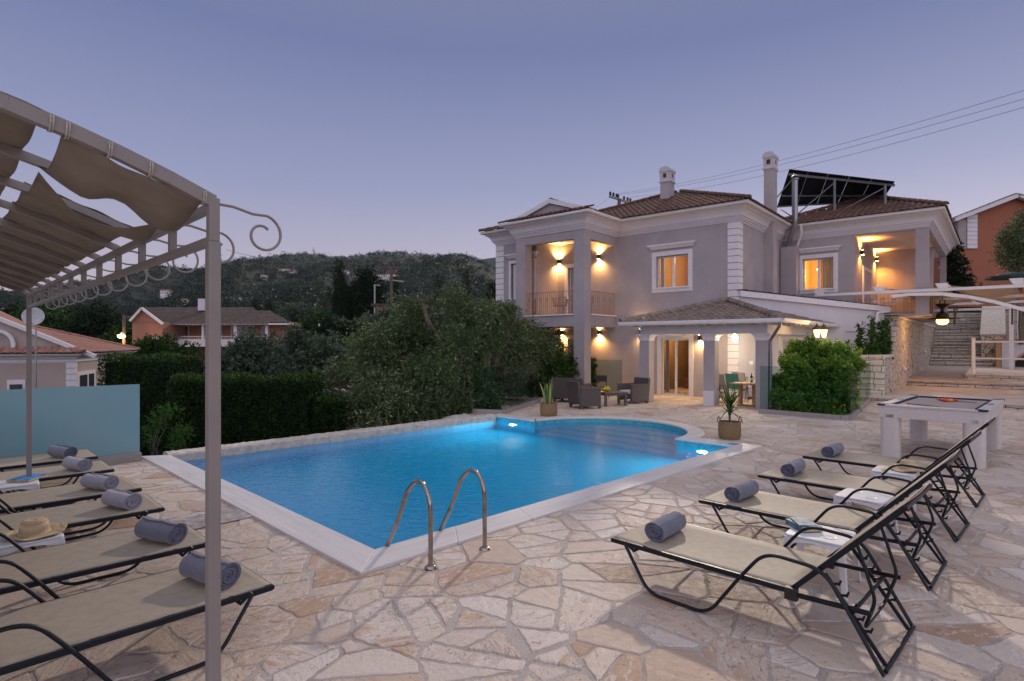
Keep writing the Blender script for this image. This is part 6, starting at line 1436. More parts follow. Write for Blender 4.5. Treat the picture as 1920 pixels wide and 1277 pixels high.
# woods: clumpy crowns, thousands
def ico():
    import bmesh
    bm=bmesh.new(); bmesh.ops.create_icosphere(bm,subdivisions=1,radius=1); bm.verts.ensure_lookup_table(); v=np.array([x.co[:] for x in bm.verts]); f=np.array([[x.index for x in q.verts] for q in bm.faces]); bm.free(); return v,f
IV,IF=ico()
def woods(name,label,N,zr,pr,size,seed,m,K=46,tall=1.0,leafk=.34,inner=True):
    rs=np.random.default_rng(seed); Z=zr[0]*(zr[1]/zr[0])**rs.random(N) if zr[0]>100 else rs.uniform(zr[0],zr[1],N); px=rs.uniform(pr[0],pr[1],N)
    s=size[0]+(size[1]-size[0])*rs.random(N)**1.6; z=np.array([hz(a,b) for a,b in zip(px,Z)]); tl=tall*(.7+.35*rs.random(N)); tl=np.where(rs.random(N)<.04,tl*2.0,tl)
    wd=np.where(tl>1.6*tall,.45,1.0); P=np.stack([(px-CX)/F*Z,Z,z+s*.35*tl],1)
    d=unit(rs.normal(size=(N*K,3))); d[:,2]=np.where(rs.random(N*K)<.75,np.abs(d[:,2]),d[:,2]); r=(.72+.30*rs.random((N*K,1)))
    sc=np.stack([s*wd,s*wd,s*tl],1); lump=1+.22*np.sin(d[:,:1]*5+np.repeat(rs.random(N)*6,K)[:,None])*np.cos(d[:,1:2]*4)
    Q=np.repeat(P,K,0)+d*r*lump*np.repeat(sc,K,0); L=np.repeat(s,K)[:,None]*leafk
    Nn=unit(d+rs.normal(size=d.shape)*.55); A=unit(np.cross(Nn,rs.normal(size=d.shape))); B=np.cross(Nn,A); L=L*(.6+.7*rs.random(L.shape))
    V=np.stack([Q-A*L*.5,Q-B*L*.38,Q+A*L*.5,Q+B*L*.38],1).reshape(-1,3); tint=np.clip(np.repeat(rs.random(N)**1.4,K)*.75+.30*(rs.random(N*K)-.35)+.25*(d[:,2]-.3)*rs.random(N*K),0,1)  # upward leaves tinted lighter: light on the crown tops put into the colour
    o=npmesh(name,V,np.arange(4*N*K).reshape(-1,4),m,None,tint); tag(o,label,'woodland',None,'stuff')
    if inner:
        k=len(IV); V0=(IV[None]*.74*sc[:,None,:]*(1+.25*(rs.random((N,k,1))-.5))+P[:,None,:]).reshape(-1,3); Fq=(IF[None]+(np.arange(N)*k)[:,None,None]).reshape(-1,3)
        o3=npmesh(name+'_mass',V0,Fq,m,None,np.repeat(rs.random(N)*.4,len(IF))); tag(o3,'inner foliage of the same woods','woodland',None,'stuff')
    return o
def wmat(name,c0,c1,c2):
    t=NT(name); a=t.n('Attribute',{'attribute_name':'tint'}).outputs['Fac']; co=t.obj(); c=t.ramp(a,[(0,c0),(.5,c1),(1,c2)]); nz=t.noise(co,1.2,4,.7); c=t.mix(t.mr(nz,.45,.65,0,.6),c,tuple(x*.4 for x in c0)); t.pbsdf(c,.95,0,t.bump(nz,1.0,.6)); return t.m
M['wood_far']=leafmat('far_woods',(.006,.015,.010),(.020,.038,.022),(.070,.095,.050),.12)
M['wood_near']=leafmat('near_woods',(.012,.027,.010),(.035,.058,.020),(.10,.13,.045),.15)
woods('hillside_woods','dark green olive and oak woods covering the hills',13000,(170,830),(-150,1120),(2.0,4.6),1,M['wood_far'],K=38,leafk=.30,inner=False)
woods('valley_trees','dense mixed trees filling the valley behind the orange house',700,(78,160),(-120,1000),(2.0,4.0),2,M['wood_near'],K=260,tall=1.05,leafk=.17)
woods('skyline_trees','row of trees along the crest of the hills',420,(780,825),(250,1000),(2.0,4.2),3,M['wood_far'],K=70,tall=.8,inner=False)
def cypress(px,py0,py1,Z,w,label,seed,lean=0,m='darkleaf',T=900):
    b=at(px,py1,Z); h=at(px,py0,Z).z-b.z; c=[(b.x+lean*f*h*.1,b.y,b.z+h*f,w*(1-f)**.38*(.6+.4*min(1,f*6))+.05,w*(1-f)**.38+.05,h*.075) for f in [i/13 for i in range(14)]]
    return tree('cypress',label,'cypress tree',b,c,m,T,8,.55*w/1.2,.30*w/1.2,.14*w/1.2,seed,'dark cypresses in the valley',.12,-.4,.3,nlimb=2)
cypress(636,489,605,75,.85,'tall slim dark cypress left of the leaning group',51); cypress(646,520,605,76,.6,'shorter cypress joined to the right side of the tallest one',52)
cypress(662,536,600,80,1.1,'low broad cypress between the tallest one and the round topped group',53)
tree('pine_tree','dark irregular conifer with a round top left of the wooden power pole','conifer',at(690,605,78),[pc(690,575,78,2.6,2,2.2),pc(686,545,78,1.9,1.7,1.7),pc(688,520,78,1.2,1.2,1.3),pc(700,540,78,1.5,1.2,.8),pc(672,565,78,1.6,1.4,1.0),pc(700,590,78,2.4,2,1.4)],'darkleaf',1500,8,.8,.36,.18,54,None,.2)
for k,(px,a,b,Z,w) in enumerate(((619,540,600,95,.9),(875,510,575,120,1.0),(742,520,570,130,.9),(925,532,600,60,.9),(540,560,600,110,1.0),(505,566,600,115,.9),(480,562,600,120,1.0),(822,516,560,160,1.1))):
    cypress(px,a,b,Z,w,['small cypress left of the tallest cypress','lone cypress on the slope near the villa','cypress right of the wooden power pole','dark cypress just left of the villa corner','small cypress above the right end of the orange house','small cypress above the dark roof','small cypress left of the others above the dark roof','small cypress halfway up the slope'][k],60+k,T=420)
# mid distance olive trees
mid=[(520,680,30,2.3,1.6,'olive2','grey green olive tree between the hedge and the orange house'),(600,665,27,1.5,1.2,'olive2','pale olive tree just left of the huge olive'),(492,672,36,1.9,1.1,'hedge','dark green tree covering the right end of the orange balcony'),(580,664,44,1.8,1.0,'olive2','olive tree behind the small dark roof'),(280,668,40,2.0,1.1,'hedge','dark tree left of the orange house balcony'),(325,690,34,1.2,.9,'darkleaf','dark shrub under the orange house, left of the canopy post'),(440,690,30,1.2,.8,'olive2','low olive right of the canopy post'),(640,640,36,1.9,1.3,'darkleaf','dark tree behind the white street pole'),(700,620,40,2.2,1.5,'olive2','olive tree below the cypresses'),(250,640,60,3.0,1.7,'hedge','broad tree behind the red roofed bungalow'),(110,600,75,4.2,2.2,'hedge','wide tree above the bungalow ridge'),(180,600,70,3.2,2.2,'darkleaf','dark tree left of the orange house gable'),(575,590,80,3.4,2.0,'olive2','olive tree right of the orange house roof'),(610,615,60,2.4,1.5,'hedge','green tree right of the orange house'),(30,596,80,3.0,1.8,'darkleaf','tree behind the bungalow gable at the left edge'),(770,610,50,2.6,1.7,'olive2','olive tree in front of the lit distant house'),(690,665,30,1.4,1.2,'olive','olive tree joining the left side of the huge olive')]
for k,(px,py,Z,rx,rz,m_,l) in enumerate(mid):
    p=at(px,py,Z); rs=random.Random(k+70); cl=[(p.x+rs.uniform(-.65,.65)*rx,p.y+rs.uniform(-.5,.5)*rx,p.z+rs.uniform(-.6,.45)*rz,rx*rs.uniform(.35,.6),rx*.5,rz*rs.uniform(.35,.6)) for _ in range(12)]
    tree('olive_tree' if 'olive' in l else 'tree',l,'tree',Vector((p.x,p.y,min(-1.6,p.z-1.2*rz-1))),sub(cl,5,.7,.3,k),m_,int(1700*(1 if Z<45 else .8)),9,.30*rx/1.6+.15,.11+.0035*Z,.034+.0016*Z,80+k,'trees in the valley',.14,.1,.4,5)
# hedges
def hedge(x0,x1,y0,y1,z0,z1,label,seed,N,m='hedge',rz=0):
    rs=np.random.default_rng(seed); t=thing('hedge',label,'hedge',(x0,y0,z0),rz); W_,D_,H_=x1-x0,y1-y0,z1-z0
    MB().box(.10,W_-.10,.10,D_-.10,0,H_-.10).build('dark_filler',M['darkleaf'],t)  # solid dark box added inside, in place of the hedge's shaded depth
    a=np.array([W_*H_*1.6,D_*H_,W_*D_*1.5,D_*H_]); k=rs.choice(4,N,p=a/a.sum()); u,v=rs.random(N),rs.random(N); dep=rs.random(N)**1.5*.16-.05
    wob=lambda a_,b_: .05*np.sin(a_*3.1+b_*2.3)+.04*np.sin(a_*7.7-b_*5)
    P=np.zeros((N,3)); Dn=np.zeros((N,3))
    for i,(f,dn) in enumerate((((lambda u,v,d:np.stack([u*W_,d+wob(u*W_,v*H_),v*H_],1)),(0,-1,0)),((lambda u,v,d:np.stack([W_-d+wob(u*D_,v*H_),u*D_,v*H_],1)),(1,0,0)),((lambda u,v,d:np.stack([u*W_,v*D_,H_-d+wob(u*W_*1.3,v*D_)],1)),(0,0,1)),((lambda u,v,d:np.stack([d,u*D_,v*H_],1)),(-1,0,0)))):
        q=k==i; P[q]=f(u[q],v[q],dep[q]); Dn[q]=dn
    Dv=unit(Dn*.7+rs.normal(size=(N,3))*.7+np.array([0,0,.35])); tint=np.clip(rs.random(N)*.6+.35*(Dn[:,2]>.5)*rs.random(N),0,1)  # top-facing leaves tinted lighter: skylight on the hedge top put into the colour
    leafquads(P,Dv,.075,.040,rs,tint,'foliage',M[m],t); return t
Zh=15.2; xa_=at(318,700,Zh).x; xb_=at(574,700,Zh).x; hedge(xa_,xb_,Zh,Zh+1.1,-1.7,at(450,713,Zh).z,'long clipped dark hedge behind the pool wall',31,30000)
Zh=16.6; hedge(at(186,700,Zh).x,at(322,700,Zh).x,Zh,Zh+1.6,-1.7,at(250,673,Zh).z,'taller rounded hedge behind the frosted glass fence',32,17000)
Zh=15.4; hedge(at(589,700,Zh).x,at(632,700,Zh).x,Zh,Zh+.9,-1.7,at(610,752,Zh).z,'small square clipped hedge beside the garden path',33,7000)
b=at(577,790,16.4); tag(MB().box(b.x-.1,b.x+.75,14.2,26,-1.74,-1.10).build('garden_path',M['gravelpath']),kind='structure')
# sapling and shrub before the hedge
b=Vector((at(283,855,12.6).x,12.6,-1.0)); cl=[pc(300,775,12.6,.18,.15,.12),pc(318,768,12.6,.18,.15,.08),pc(288,800,12.6,.14,.12,.14),pc(283,825,12.6,.16,.12,.14),pc(300,790,12.6,.10,.1,.1)]
tree('sapling','thin young tree with sparse pale leaves in front of the hedge','sapling',b,cl,'vine',170,6,.14,.06,.022,34,None,.022)
b=Vector((at(336,850,12.6).x,12.7,-1.0)); tree('shrub','small sparse shrub between the sapling and the canopy post','shrub',b,[pc(336,815,12.7,.16,.14,.14),pc(332,840,12.7,.18,.14,.16),pc(345,800,12.7,.08,.08,.1)],'vine',120,6,.13,.055,.022,35,None,.014)

# ---- orange house ----
Zo=58.0; oh=thing('orange_house','orange two storey house with a dark tiled roof and a long white balcony','house',at(400,700,Zo)); ol=oh.location
def q(px,py,Z=Zo): return at(px,py,Z)-ol
def pbox(mb,px0,px1,py0,py1,Z0,Z1): a=q(px0,py1,Z0); b=q(px1,py0,Z0); return mb.box(a.x,b.x,a.y,a.y+(Z1-Z0),a.z,b.z)
pbox(MB(),248,305,604,720,Zo-3,Zo+5).build('wall',M['orange_wall'],oh); pbox(MB(),304.5,512,607,720,Zo+1.2,Zo+6).build('wall',M['orange_wall'],oh); pbox(MB(),497,541,603,720,Zo-.2,Zo+5.5).build('wall',M['orange_wall'],oh)
MB().add([q(248,604.5,Zo-3),q(305,604.5,Zo-3),q(266,579,Zo-3),q(248,604.5,Zo+5),q(305,604.5,Zo+5),q(266,579,Zo+5)],[(0,1,2),(5,4,3),(0,3,4,1),(1,4,5,2),(2,5,3,0)]).build('gable',M['orange_wall'],oh)
# balcony band, posts, glazed doors
pbox(MB(),306,500,636,650,Zo-1.0,Zo+1.1).build('balcony',M['white'],oh); pbox(MB(),306,542,606,609,Zo-1.6,Zo+1).build('fascia',M['trim'],oh)
for a,b in ((306,311),(378,382),(438,444),(497,502)): pbox(MB(),a,b,609,636,Zo-1.0,Zo-.6).build('pillar',M['trim'],oh)
for a,b in ((312,332),(334,353),(405,416),(433,456),(458,474),(491,498),(505,518)):
    f=MB(); pbox(f,a,b,611,636,Zo+.85,Zo+1.15); w=f.build('window',M['trim'],oh); g=MB(); n_=max(2,int((b-a)/7))
    for i in range(n_): pbox(g,a+1+(b-a-1)*i/n_,a+(b-a-1)*(i+1)/n_-.3,612.5,635,Zo+.80,Zo+.84)
    g.build('pane',plain('dusk_pane',(.05,.055,.065),.1),w)
for a,b in ((332,380),(388,430)):
    N_=10; f=MB()
    for i in range(N_): x0=a+(b-a)*i/N_; x1=a+(b-a)*(i+1)/N_; z0=671-17*math.sin(math.pi*(i+.5)/N_); pbox(f,x0,x1,z0,690,Zo-1.05,Zo-.95)
    f.build('archway',M['dark'],oh)
rl_=MB()
for i in range(60): pbox(rl_,311+i*3.15,311.35+i*3.15,631,636,Zo-.95,Zo-.92)
pbox(rl_,311,500,630.4,631.2,Zo-.97,Zo-.9); rl_.build('balcony_rail',M['white_metal'],oh)
r_=MB(); e0,e1_=q(296,608,Zo-1.7),q(506,608,Zo-1.7); t0,t1_=q(262,578,Zo+4),q(470,583,Zo+4)
tiles(r_,e0,e1_,q(268,577,Zo+4),q(474,583,Zo+4),.35,.5,.07); tiles(r_,q(494,605,Zo-.8),q(545,605,Zo-.8),q(470,583,Zo+4),q(505,583,Zo+4),.35,.5,.07)
rr=r_.build('roof',M['roof_dark'],oh,att=True); MB().bar(q(244,602,Zo-3.3),q(266,578,Zo-3.3),.22,.2).bar(q(306,608,Zo-3.3),q(266,578,Zo-3.3),.22,.2).build('gable_moulding',M['trim'],oh)
MB().slab([q(244,602,Zo-3.3),q(266,577.5,Zo-3.3),q(266,577.5,Zo+5),q(244,602,Zo+5)],.1).slab([q(266,577.5,Zo-3.3),q(306,608,Zo-3.3),q(306,608,Zo+5),q(266,577.5,Zo+5)],.1).build('roof_slab',M['roof_dark'],oh)
pbox(MB(),371,382,560,582,Zo+2,Zo+2.6).build('chimney',M['white'],oh); pbox(MB(),283,294,632,640,Zo-3.5,Zo-3.1).build('air_conditioner',M['trim'],oh)
# little dark roof right of it
t=thing('low_house','low house with a dark tiled roof among the olive trees','house',at(570,655,46)); o_=t.location; rr=MB(); tiles(rr,at(535,656,45)-o_,at(612,656,45)-o_,at(548,634,49)-o_,at(600,634,49)-o_,.35,.5,.06); rr.build('roof',M['roof_dark'],t,att=True); a=at(540,656,45.4)-o_; b=at(608,656,45.4)-o_; MB().box(a.x,b.x,a.y,a.y+4,-3,a.z).build('wall',M['beige_wall'],t)
for k,(px,py,Z) in enumerate(((327,683,42),(351,683,43),)):
    t=thing('garden_lamp',['warm garden lamp on the left under the orange house','warm garden lamp nearer the canopy post under the orange house'][k],'lamp',at(px,py,Z),0,'garden lamps under the orange house'); MB().ball((0,0,0),.13,8).build('globe',emis('garden_lamp_glow',(1,.55,.18),22),t,smooth=True); MB().tube([(0,0,-1.2),(0,0,-.1)],.03,6).build('stem',M['black'],t); lamp((0,-.3,.05),25,(1,.55,.2),.15,t)
# street lamp, poles
b=at(232.5,650,52); t=thing('street_lamp','weathered pole with a lit yellow street lamp left of the orange house','street lamp',(b.x,b.y,-2)); z_=at(232,590,52).z+2; zl=at(232,629,52).z+2
MB().tube([(0,0,0),(0,0,z_)],.13,8).build('pole',M['oldwood'],t); MB().tube([(0,0,zl+.2),(.0,-.3,zl+.3),(.1,-.5,zl+.2)],.04,6).build('arm',M['galv'],t); MB().lathe([(.10,.10),(.30,.0),(.24,-.18),(.02,-.28)],(.1,-.5,zl),12).build('lamp_head',emis('street_lamp_glow',(1,.62,.25),28),t,smooth=True); lamp((.1,-.7,zl-.4),160,(1,.6,.25),.2,t)
b=at(734,600,66); t=thing('power_pole','tall wooden power pole with crossarms and insulators above the olive tree','utility pole',(b.x,b.y,-2)); g_=lambda px,py: at(px,py,66)-t.location
MB().tube([(0,0,0),g_(734,500)],.17,8).build('pole',M['oldwood'],t); MB().bar(g_(719,500),g_(752,501),.22,.2).build('crossarm',M['oldwood'],t); MB().bar(g_(723,524),g_(757,528),.2,.14).build('crossarm',M['kerb'],t); MB().bar(g_(727,503),g_(734,516),.1,.1).bar(g_(745,503),g_(735,516),.1,.1).build('brace',M['oldwood'],t)
for px in (720,726,735,744,751): MB().lathe([(.10,0),(.16,.15),(.08,.3)],g_(px,499),7).build('insulator',M['black'],t)
b=at(702.5,570,70); t=thing('lamp_pole','thin unlit lamp pole left of the wooden power pole','lamp pole',(b.x,b.y,-2)); zz=at(702,534,70).z+2; MB().tube([(0,0,0),(0,0,zz)],.10,8).build('pole',M['galv'],t); MB().bar((-.1,0,zz),(.7,0,zz-.1),.16,.08).build('lamp_head',M['galv'],t)
b=at(598.5,650,40); t=thing('white_pole','white round pole among the olive trees','pole',(b.x,b.y,-2)); MB().tube([(0,0,0),(0,0,at(598,607,40).z+2)],.06,8).build('pole',M['white_metal'],t)
wire(at(598,612,40),at(540,625,57),.3,'thin cable from the white pole to the orange house',.02)
b=at(643,632,45); t=thing('water_tank','white rounded rooftop tank among the trees left of the huge olive','tank',b); MB().tube([(-.5,0,0),(.5,0,0)],.22,12).build('tank',M['trim'],t,smooth=True); MB().box(-.5,.5,-.1,.1,-.9,-.2).build('stand',M['galv'],t)
# far houses on the hill
FH=[(535,510,600,34,7,'long white hotel like house high on the left hill','w'),(312,551,420,24,9,'pale two storey villa on the slope above the orange roof','w'),(347,570,330,16,9,'small white house with a red roof near the orange house ridge','w'),(435,563,330,26,5,'low white house above the dark roof','w'),(740,521,560,34,8,'white houses with terracotta roofs behind the wooden pole','w'),(716,521,560,20,6,'white house left of the wooden pole crossarm','w'),(648,512,640,12,4,'tiny white house right of the tallest cypress','w'),(495,520,620,12,2.5,'flat pale roof below the white hotel','w'),(150,574,300,18,5,'small orange lit house far left in the valley','o'),(20,590,170,34,6,'house with a pale tiled roof behind the bungalow','w'),(486,577,240,9,5,'tiny orange gable above the dark roof','o'),(768,505,700,4,2,'tiny white cabin near the crest','w')]
def onhill(px,py,Z0):
    if Z0<200: return Z0
    for Z in range(150,815,5):
        if CY-F*(hz(px,Z)-H)/Z<=py+1: return Z
    return 812
for k,(px,py,Z,wpx,hpx,l,c_) in enumerate(FH):
    Z=onhill(px,py,Z)-(14 if Z>200 else 0); p=at(px,py,Z); p.z+=1.5; W_=wpx/F*Z; H_=hpx/F*Z; t=thing('distant_house',l,'house',p); zg_=-H_*.5-4
    MB().box(-W_/2,W_*.15,0,W_*.4,zg_,H_*.25).box(W_*.15+.01,W_/2,W_*.05,W_*.4,zg_,H_*.05).build('wall',M['trim'] if c_=='w' else plain('lit_orange_wall',(.60,.28,.12),.9),t)
    r=MB(); a,b=-W_/2-.3,W_*.15+.3; r.add([(a,-.4,H_*.25),(b,-.4,H_*.25),(b,W_*.2,H_*.55),(a,W_*.2,H_*.55),(b,W_*.4,H_*.25),(a,W_*.4,H_*.25)],[(0,1,2,3),(3,2,4,5),(0,3,5),(1,4,2)]); a,b=W_*.15,W_/2+.3; r.add([(a,-.2,H_*.05),(b,-.2,H_*.05),(b,W_*.2,H_*.3),(a,W_*.2,H_*.3),(b,W_*.42,H_*.05),(a,W_*.42,H_*.05)],[(0,1,2,3),(3,2,4,5),(1,4,2)]); r.build('roof',M['roof_red'],t)
    g=MB(); nn_=max(2,int(wpx/4))
    for i in range(nn_): x=-W_/2+W_*(i+.3)/nn_; y_=-.05 if x<W_*.1 else W_*.05-.05; g.box(x,x+W_/nn_*.35,y_,y_+.04,-H_*.35,-H_*.05)
    g.build('window',M['dark'],t)
# lit yellow house behind the olive
p=at(748,600,52); t=thing('lit_house','yellow lit house glowing through the crown of the huge olive','house',p); MB().box(-2.0,2.2,0,4,-4,1.2).build('wall',plain('yellow_wall',(.62,.42,.20),.9),t); MB().box(-2.4,2.5,-.5,4.4,1.2,1.45).build('roof',M['roof_dark'],t)
for x in (-1.3,.6): MB().box(x,x+.7,-.05,0,-.7,.6).build('window',emis('lit_window',(1,.60,.20),3.0),t)
lamp((0,-1.2,.6),30,(1,.6,.2),.2,t)
# antenna masts
for k,(px,a,b) in enumerate(((671,486,474),(674,486,470))):
    p=at(px,490,818); t=thing('antenna_mast',['shorter lattice antenna mast on the crest','taller lattice antenna mast on the crest'][k],'antenna',p); h=(490-b)/F*818; m_=MB()
    for s in (-.6,.6):
        for u in (-.6,.6): m_.bar((s,u,0),(s*.3,u*.3,h),.25,.25)
    for i in range(7): f=i/7; w=.6*(1-.7*f); m_.bar((-w,-w,h*f),(w,w,h*(f+.14)),.18,.18); m_.bar((w,-w,h*f),(-w,w,h*(f+.14)),.18,.18)
    m_.build('mast',M['white_metal'],t); MB().box(-1,1,-.4,.4,h*.7,h*.8).build('antenna_panel',M['trim'],t)
# ---- bungalow at the left ----
E1=Vector((-18.1,24.5,1.55)); E2=Vector((-22.5,35,1.55)); bg=thing('bungalow','grey bungalow with a red tiled roof and a white gable moulding at the left edge','house',(E1.x,E1.y,0)); 
u=(E2-E1).normalized(); v=Vector((-u.y,u.x,0)); 
if v.x>0: v=-v
L_=(E2-E1).length; ang=math.atan2(u.y,u.x); bg.rotation_euler=(0,0,ang)   # local x runs away along the right side, local y to the left
def BL(p): d=Vector((p[0]-E1.x,p[1]-E1.y)); return d.dot(Vector((u.x,u.y))),d.dot(Vector((v.x,v.y)))
wl=MB(); wl.box(.45,L_-.4,.45,.7,-3,1.45); wl.box(.45,.7,.7,13,-3,1.45); wl.build('wall',M['beige_wall'],bg)
fp_=[(0.45,.45),(L_-.4,.45),(L_-.4,13),(.45,13)]; MB().loft(fp_,[(.02,1.15),(.02,1.2),(.08,1.21),(.08,1.3),(.18,1.42),(.32,1.5),(.34,1.56)]).build('cornice',M['white'],bg)
r=MB(); R1=(6.3,4.9,3.05); R2=(6.5,4.9,3.05)
tiles(r,(0,0,1.6),(L_,0,1.6),(4.9,4.9,3.1),(L_-4.6,4.9,3.1),.23,.36,.05)
tiles(r,(0,13,1.6),(0,0,1.6),(.45,13,1.85),(.45,.45,1.85),.23,.30,.05); rr=r.build('roof',M['roof_red'],bg,att=True)
rc=MB(); ridge(rc,(0,0,1.66),(4.9,4.9,3.16)); ridge(rc,(L_,0,1.66),(L_-4.6,4.9,3.16)); ridge(rc,(4.9,4.9,3.16),(L_-4.6,4.9,3.16)); rc.build('ridge_tile',M['roof_red'],rr,att=True)
# gable: pediment standing on the front
def BFY(px,py,x):    # plane x=const of the bungalow frame -> y,z
    o=Vector((E1.x,E1.y))+Vector((u.x,u.y))*x; r_=(px-CX)/F; e=Vector((v.x,v.y)); t_=(r_*o.y-o.x)/(e.x-r_*e.y); Z=o.y+t_*e.y; return t_,H-(py-CY)/F*Z
ya0,za0=BFY(148,656,.5); yap,zap=BFY(0,598,.5); slope=(zap-za0)/(yap-ya0); ytop=6.3; ztop=za0+slope*(ytop-ya0)
MB().add([(.52,ya0,1.6),(.52,ytop,1.6),(.52,ytop,ztop),(.52,ya0,za0-.05)],[(0,1,2,3)]).add([(.9,ya0,1.6),(.9,ytop,1.6),(.9,ytop,ztop),(.9,ya0,za0-.05)],[(3,2,1,0)]).build('gable',M['beige_wall'],bg)
MB().bar((.46,ya0-.6,za0-slope*.6),(.46,ytop,ztop),.24,.16).build('gable_moulding',M['trim'],bg)
MB().slab([(.5,ya0-.3,za0-slope*.3+.05),(5.0,ya0+3.4,za0-slope*.3+.05),(5,ytop,ztop),(.5,ytop,ztop)],.08).build('roof_slab',M['roof_red'],bg)
yc_,zc_=BFY(5,650,.5); zq_=BFY(5,621,.5)[1]; ar=MB(); w_=BFY(0,650,.5)[0]-BFY(27,650,.5)[0]; yR=BFY(27,650,.5)[0]; cyy=yR+w_*1.05; P=[(.42,yR,BFY(27,672,.5)[1]),]+[(.42,cyy-(cyy-yR)*math.cos(R(a)),zq_-.55+.55*math.sin(R(a))) for a in range(0,181,12)]+[(.42,2*cyy-yR,BFY(27,672,.5)[1])]
for a,b in zip(P[:-1],P[1:]): ar.bar(a,b,.14,.14)
ar.build('arch_moulding',M['trim'],bg); MB().prism([(0,0),(1,0),(1,1)],0,.01)
nic=MB(); nic.add([(.47,p_[1],p_[2]) for p_ in P],[tuple(range(len(P)))[::-1]]); nic.build('arch_panel',M['kerb'],bg)
for x0,x1 in ((.40,.72),):
    qn=MB(); 
    for k in range(12): qn.box(x0,x1,.40,.72,-1.9+k*.26,-1.9+k*.26+.235)
    qn.build('quoin',M['trim'],bg)
# windows: right side and front
def BFX(px,py,y):
    o=Vector((E1.x,E1.y))+Vector((v.x,v.y))*y; r_=(px-CX)/F; e=Vector((u.x,u.y)); t_=(r_*o.y-o.x)/(e.x-r_*e.y); Z=o.y+t_*e.y; return t_,H-(py-CY)/F*Z
x0,z1_=BFX(141,698,.45); x1,_=BFX(177,698,.45); z0_=-1.2
wn_=MB(); wn_.box(x0,x1,.40,.46,z0_,z1_); wo=wn_.build('window',M['trim'],bg); MB().box(x0+.15*(x1-x0),x1-.12*(x1-x0),.37,.395,z0_+.1,z1_-.16).build('pane',plain('dusk_pane',(.05,.055,.065),.1),wo); MB().box(x0+.5*(x1-x0),x0+.56*(x1-x0),.36,.385,z0_+.1,z1_-.16).build('frame',M['white_metal'],wo)
y0_,z1_=BFY(48,712,.45); y1_,_=BFY(14,712,.45); wo=MB().box(.40,.46,y0_,y1_,-1.5,z1_).build('window',M['trim'],bg); MB().box(.37,.395,y0_+.15*(y1_-y0_),y1_-.15*(y1_-y0_),-1.4,z1_-.18).build('pane',plain('dusk_pane',(.05,.055,.065),.1),wo)
# satellite dish
p=at(62,593,22.5); t=thing('satellite_dish','round grey satellite dish on a pole above the bungalow','satellite dish',(p.x,p.y,0),R(20)); z_=p.z; dsh=MB(); Md=Matrix.Translation((0,0,z_))@Matrix.Rotation(R(78),4,'X')@Matrix.Rotation(R(8),4,'Y')
dsh.lathe([(.001,-.09),(.12,-.082),(.24,-.055),(.35,-.01),(.36,0.0),(.34,.0),(.23,-.042),(.11,-.068),(.001,-.075)],n=28,cap=False); dsh.v=[tuple(Md@Vector(q_)) for q_ in dsh.v]; dsh.build('dish',M['galv'] if False else plain('pale_grey_dish',(.42,.42,.44),.5),t,smooth=True)
MB().tube([(.05,.12,-1.0),(.05,.12,z_)],.03,8).build('pole',M['galv'],t); MB().tube([(0,0,z_-.3),(.0,-.4,z_-.15),(0,-.42,z_)],.012,6).box(-.05,.05,-.48,-.38,z_-.05,z_+.05).build('feed_arm',M['galv'],t)
# ---- orange house at the right ----
Zr=46.0; rh=thing('terracotta_house','orange rendered house with white corner stones at the right edge','house',at(1850,560,Zr)); o_=rh.location
def q2(px,py,Z=Zr): return at(px,py,Z)-o_
A=[q2(1797,408),q2(1908,366),q2(2020,408),q2(2020,575),q2(1797,575)]; w=MB(); B=[p_+Vector((2,9,0)) for p_ in A]; w.add(A+B,[(4,3,2,1,0),(5,6,7,8,9)]+[(i,(i+1)%5,5+(i+1)%5,5+i) for i in range(5)]).build('wall',M['terra_wall'],rh)
MB().bar(q2(1788,412,Zr-.5),q2(1908,366,Zr-.5),.35,.32).bar(q2(2030,412,Zr-.5),q2(1908,366,Zr-.5),.35,.32).build('gable_moulding',M['trim'],rh)
r=MB(); tiles(r,q2(2034,408,Zr-.8),q2(2034,408,Zr-.8)+Vector((2,9,0)),q2(1908,362,Zr-.8),q2(1908,362,Zr-.8)+Vector((2,9,0)),.3,.45,.06); tiles(r,q2(1785,410,Zr-.8)+Vector((2,9,0)),q2(1785,410,Zr-.8),q2(1908,362,Zr-.8)+Vector((2,9,0)),q2(1908,362,Zr-.8),.3,.45,.06); r.build('roof',M['roof_brown'],rh,att=True)
qn=MB(); 
for k in range(8): a=q2(1812,466-k*8,Zr-.02); b=q2(1831,458.6-k*8,Zr-.02); qn.box(a.x,b.x,a.y-.1,a.y+.1,a.z,b.z)
qn.build('quoin',M['trim'],rh); a=q2(1797,466,Zr-.3); b=q2(1812,412,Zr-.3); MB().box(a.x,b.x,a.y,a.y+.3,a.z,b.z).build('recess_panel',M['kerb'],rh); a=q2(1843,540,Zr-.3); b=q2(2000,528,Zr-.3); MB().box(a.x,b.x,a.y,a.y+.2,a.z,b.z).build('wall_ledge',M['terra_wall'],rh)
cl=[pc(1915,440,30,.9,.8,.8),pc(1900,475,30,.7,.7,.6),pc(1925,490,30,.9,.8,.6),pc(1935,410,30,.7,.7,.6),pc(1893,450,30,.4,.4,.4)]; tree('tree','leafy tree cut by the right edge in front of the terracotta house','tree',Vector((cl[0][0],30,2.0)),cl,'olive',1700,9,.35,.11,.045,91,None,.1)
cl=[pc(1790,505,29,.4,.5,.8),pc(1786,470,29,.3,.4,.5),pc(1800,530,29,.5,.5,.5)]; tree('shrub','dark shrub squeezed between the villa corner and the terracotta house','shrub',Vector((cl[0][0],29,3)),cl,'darkleaf',700,8,.25,.12,.06,92,None,.05)
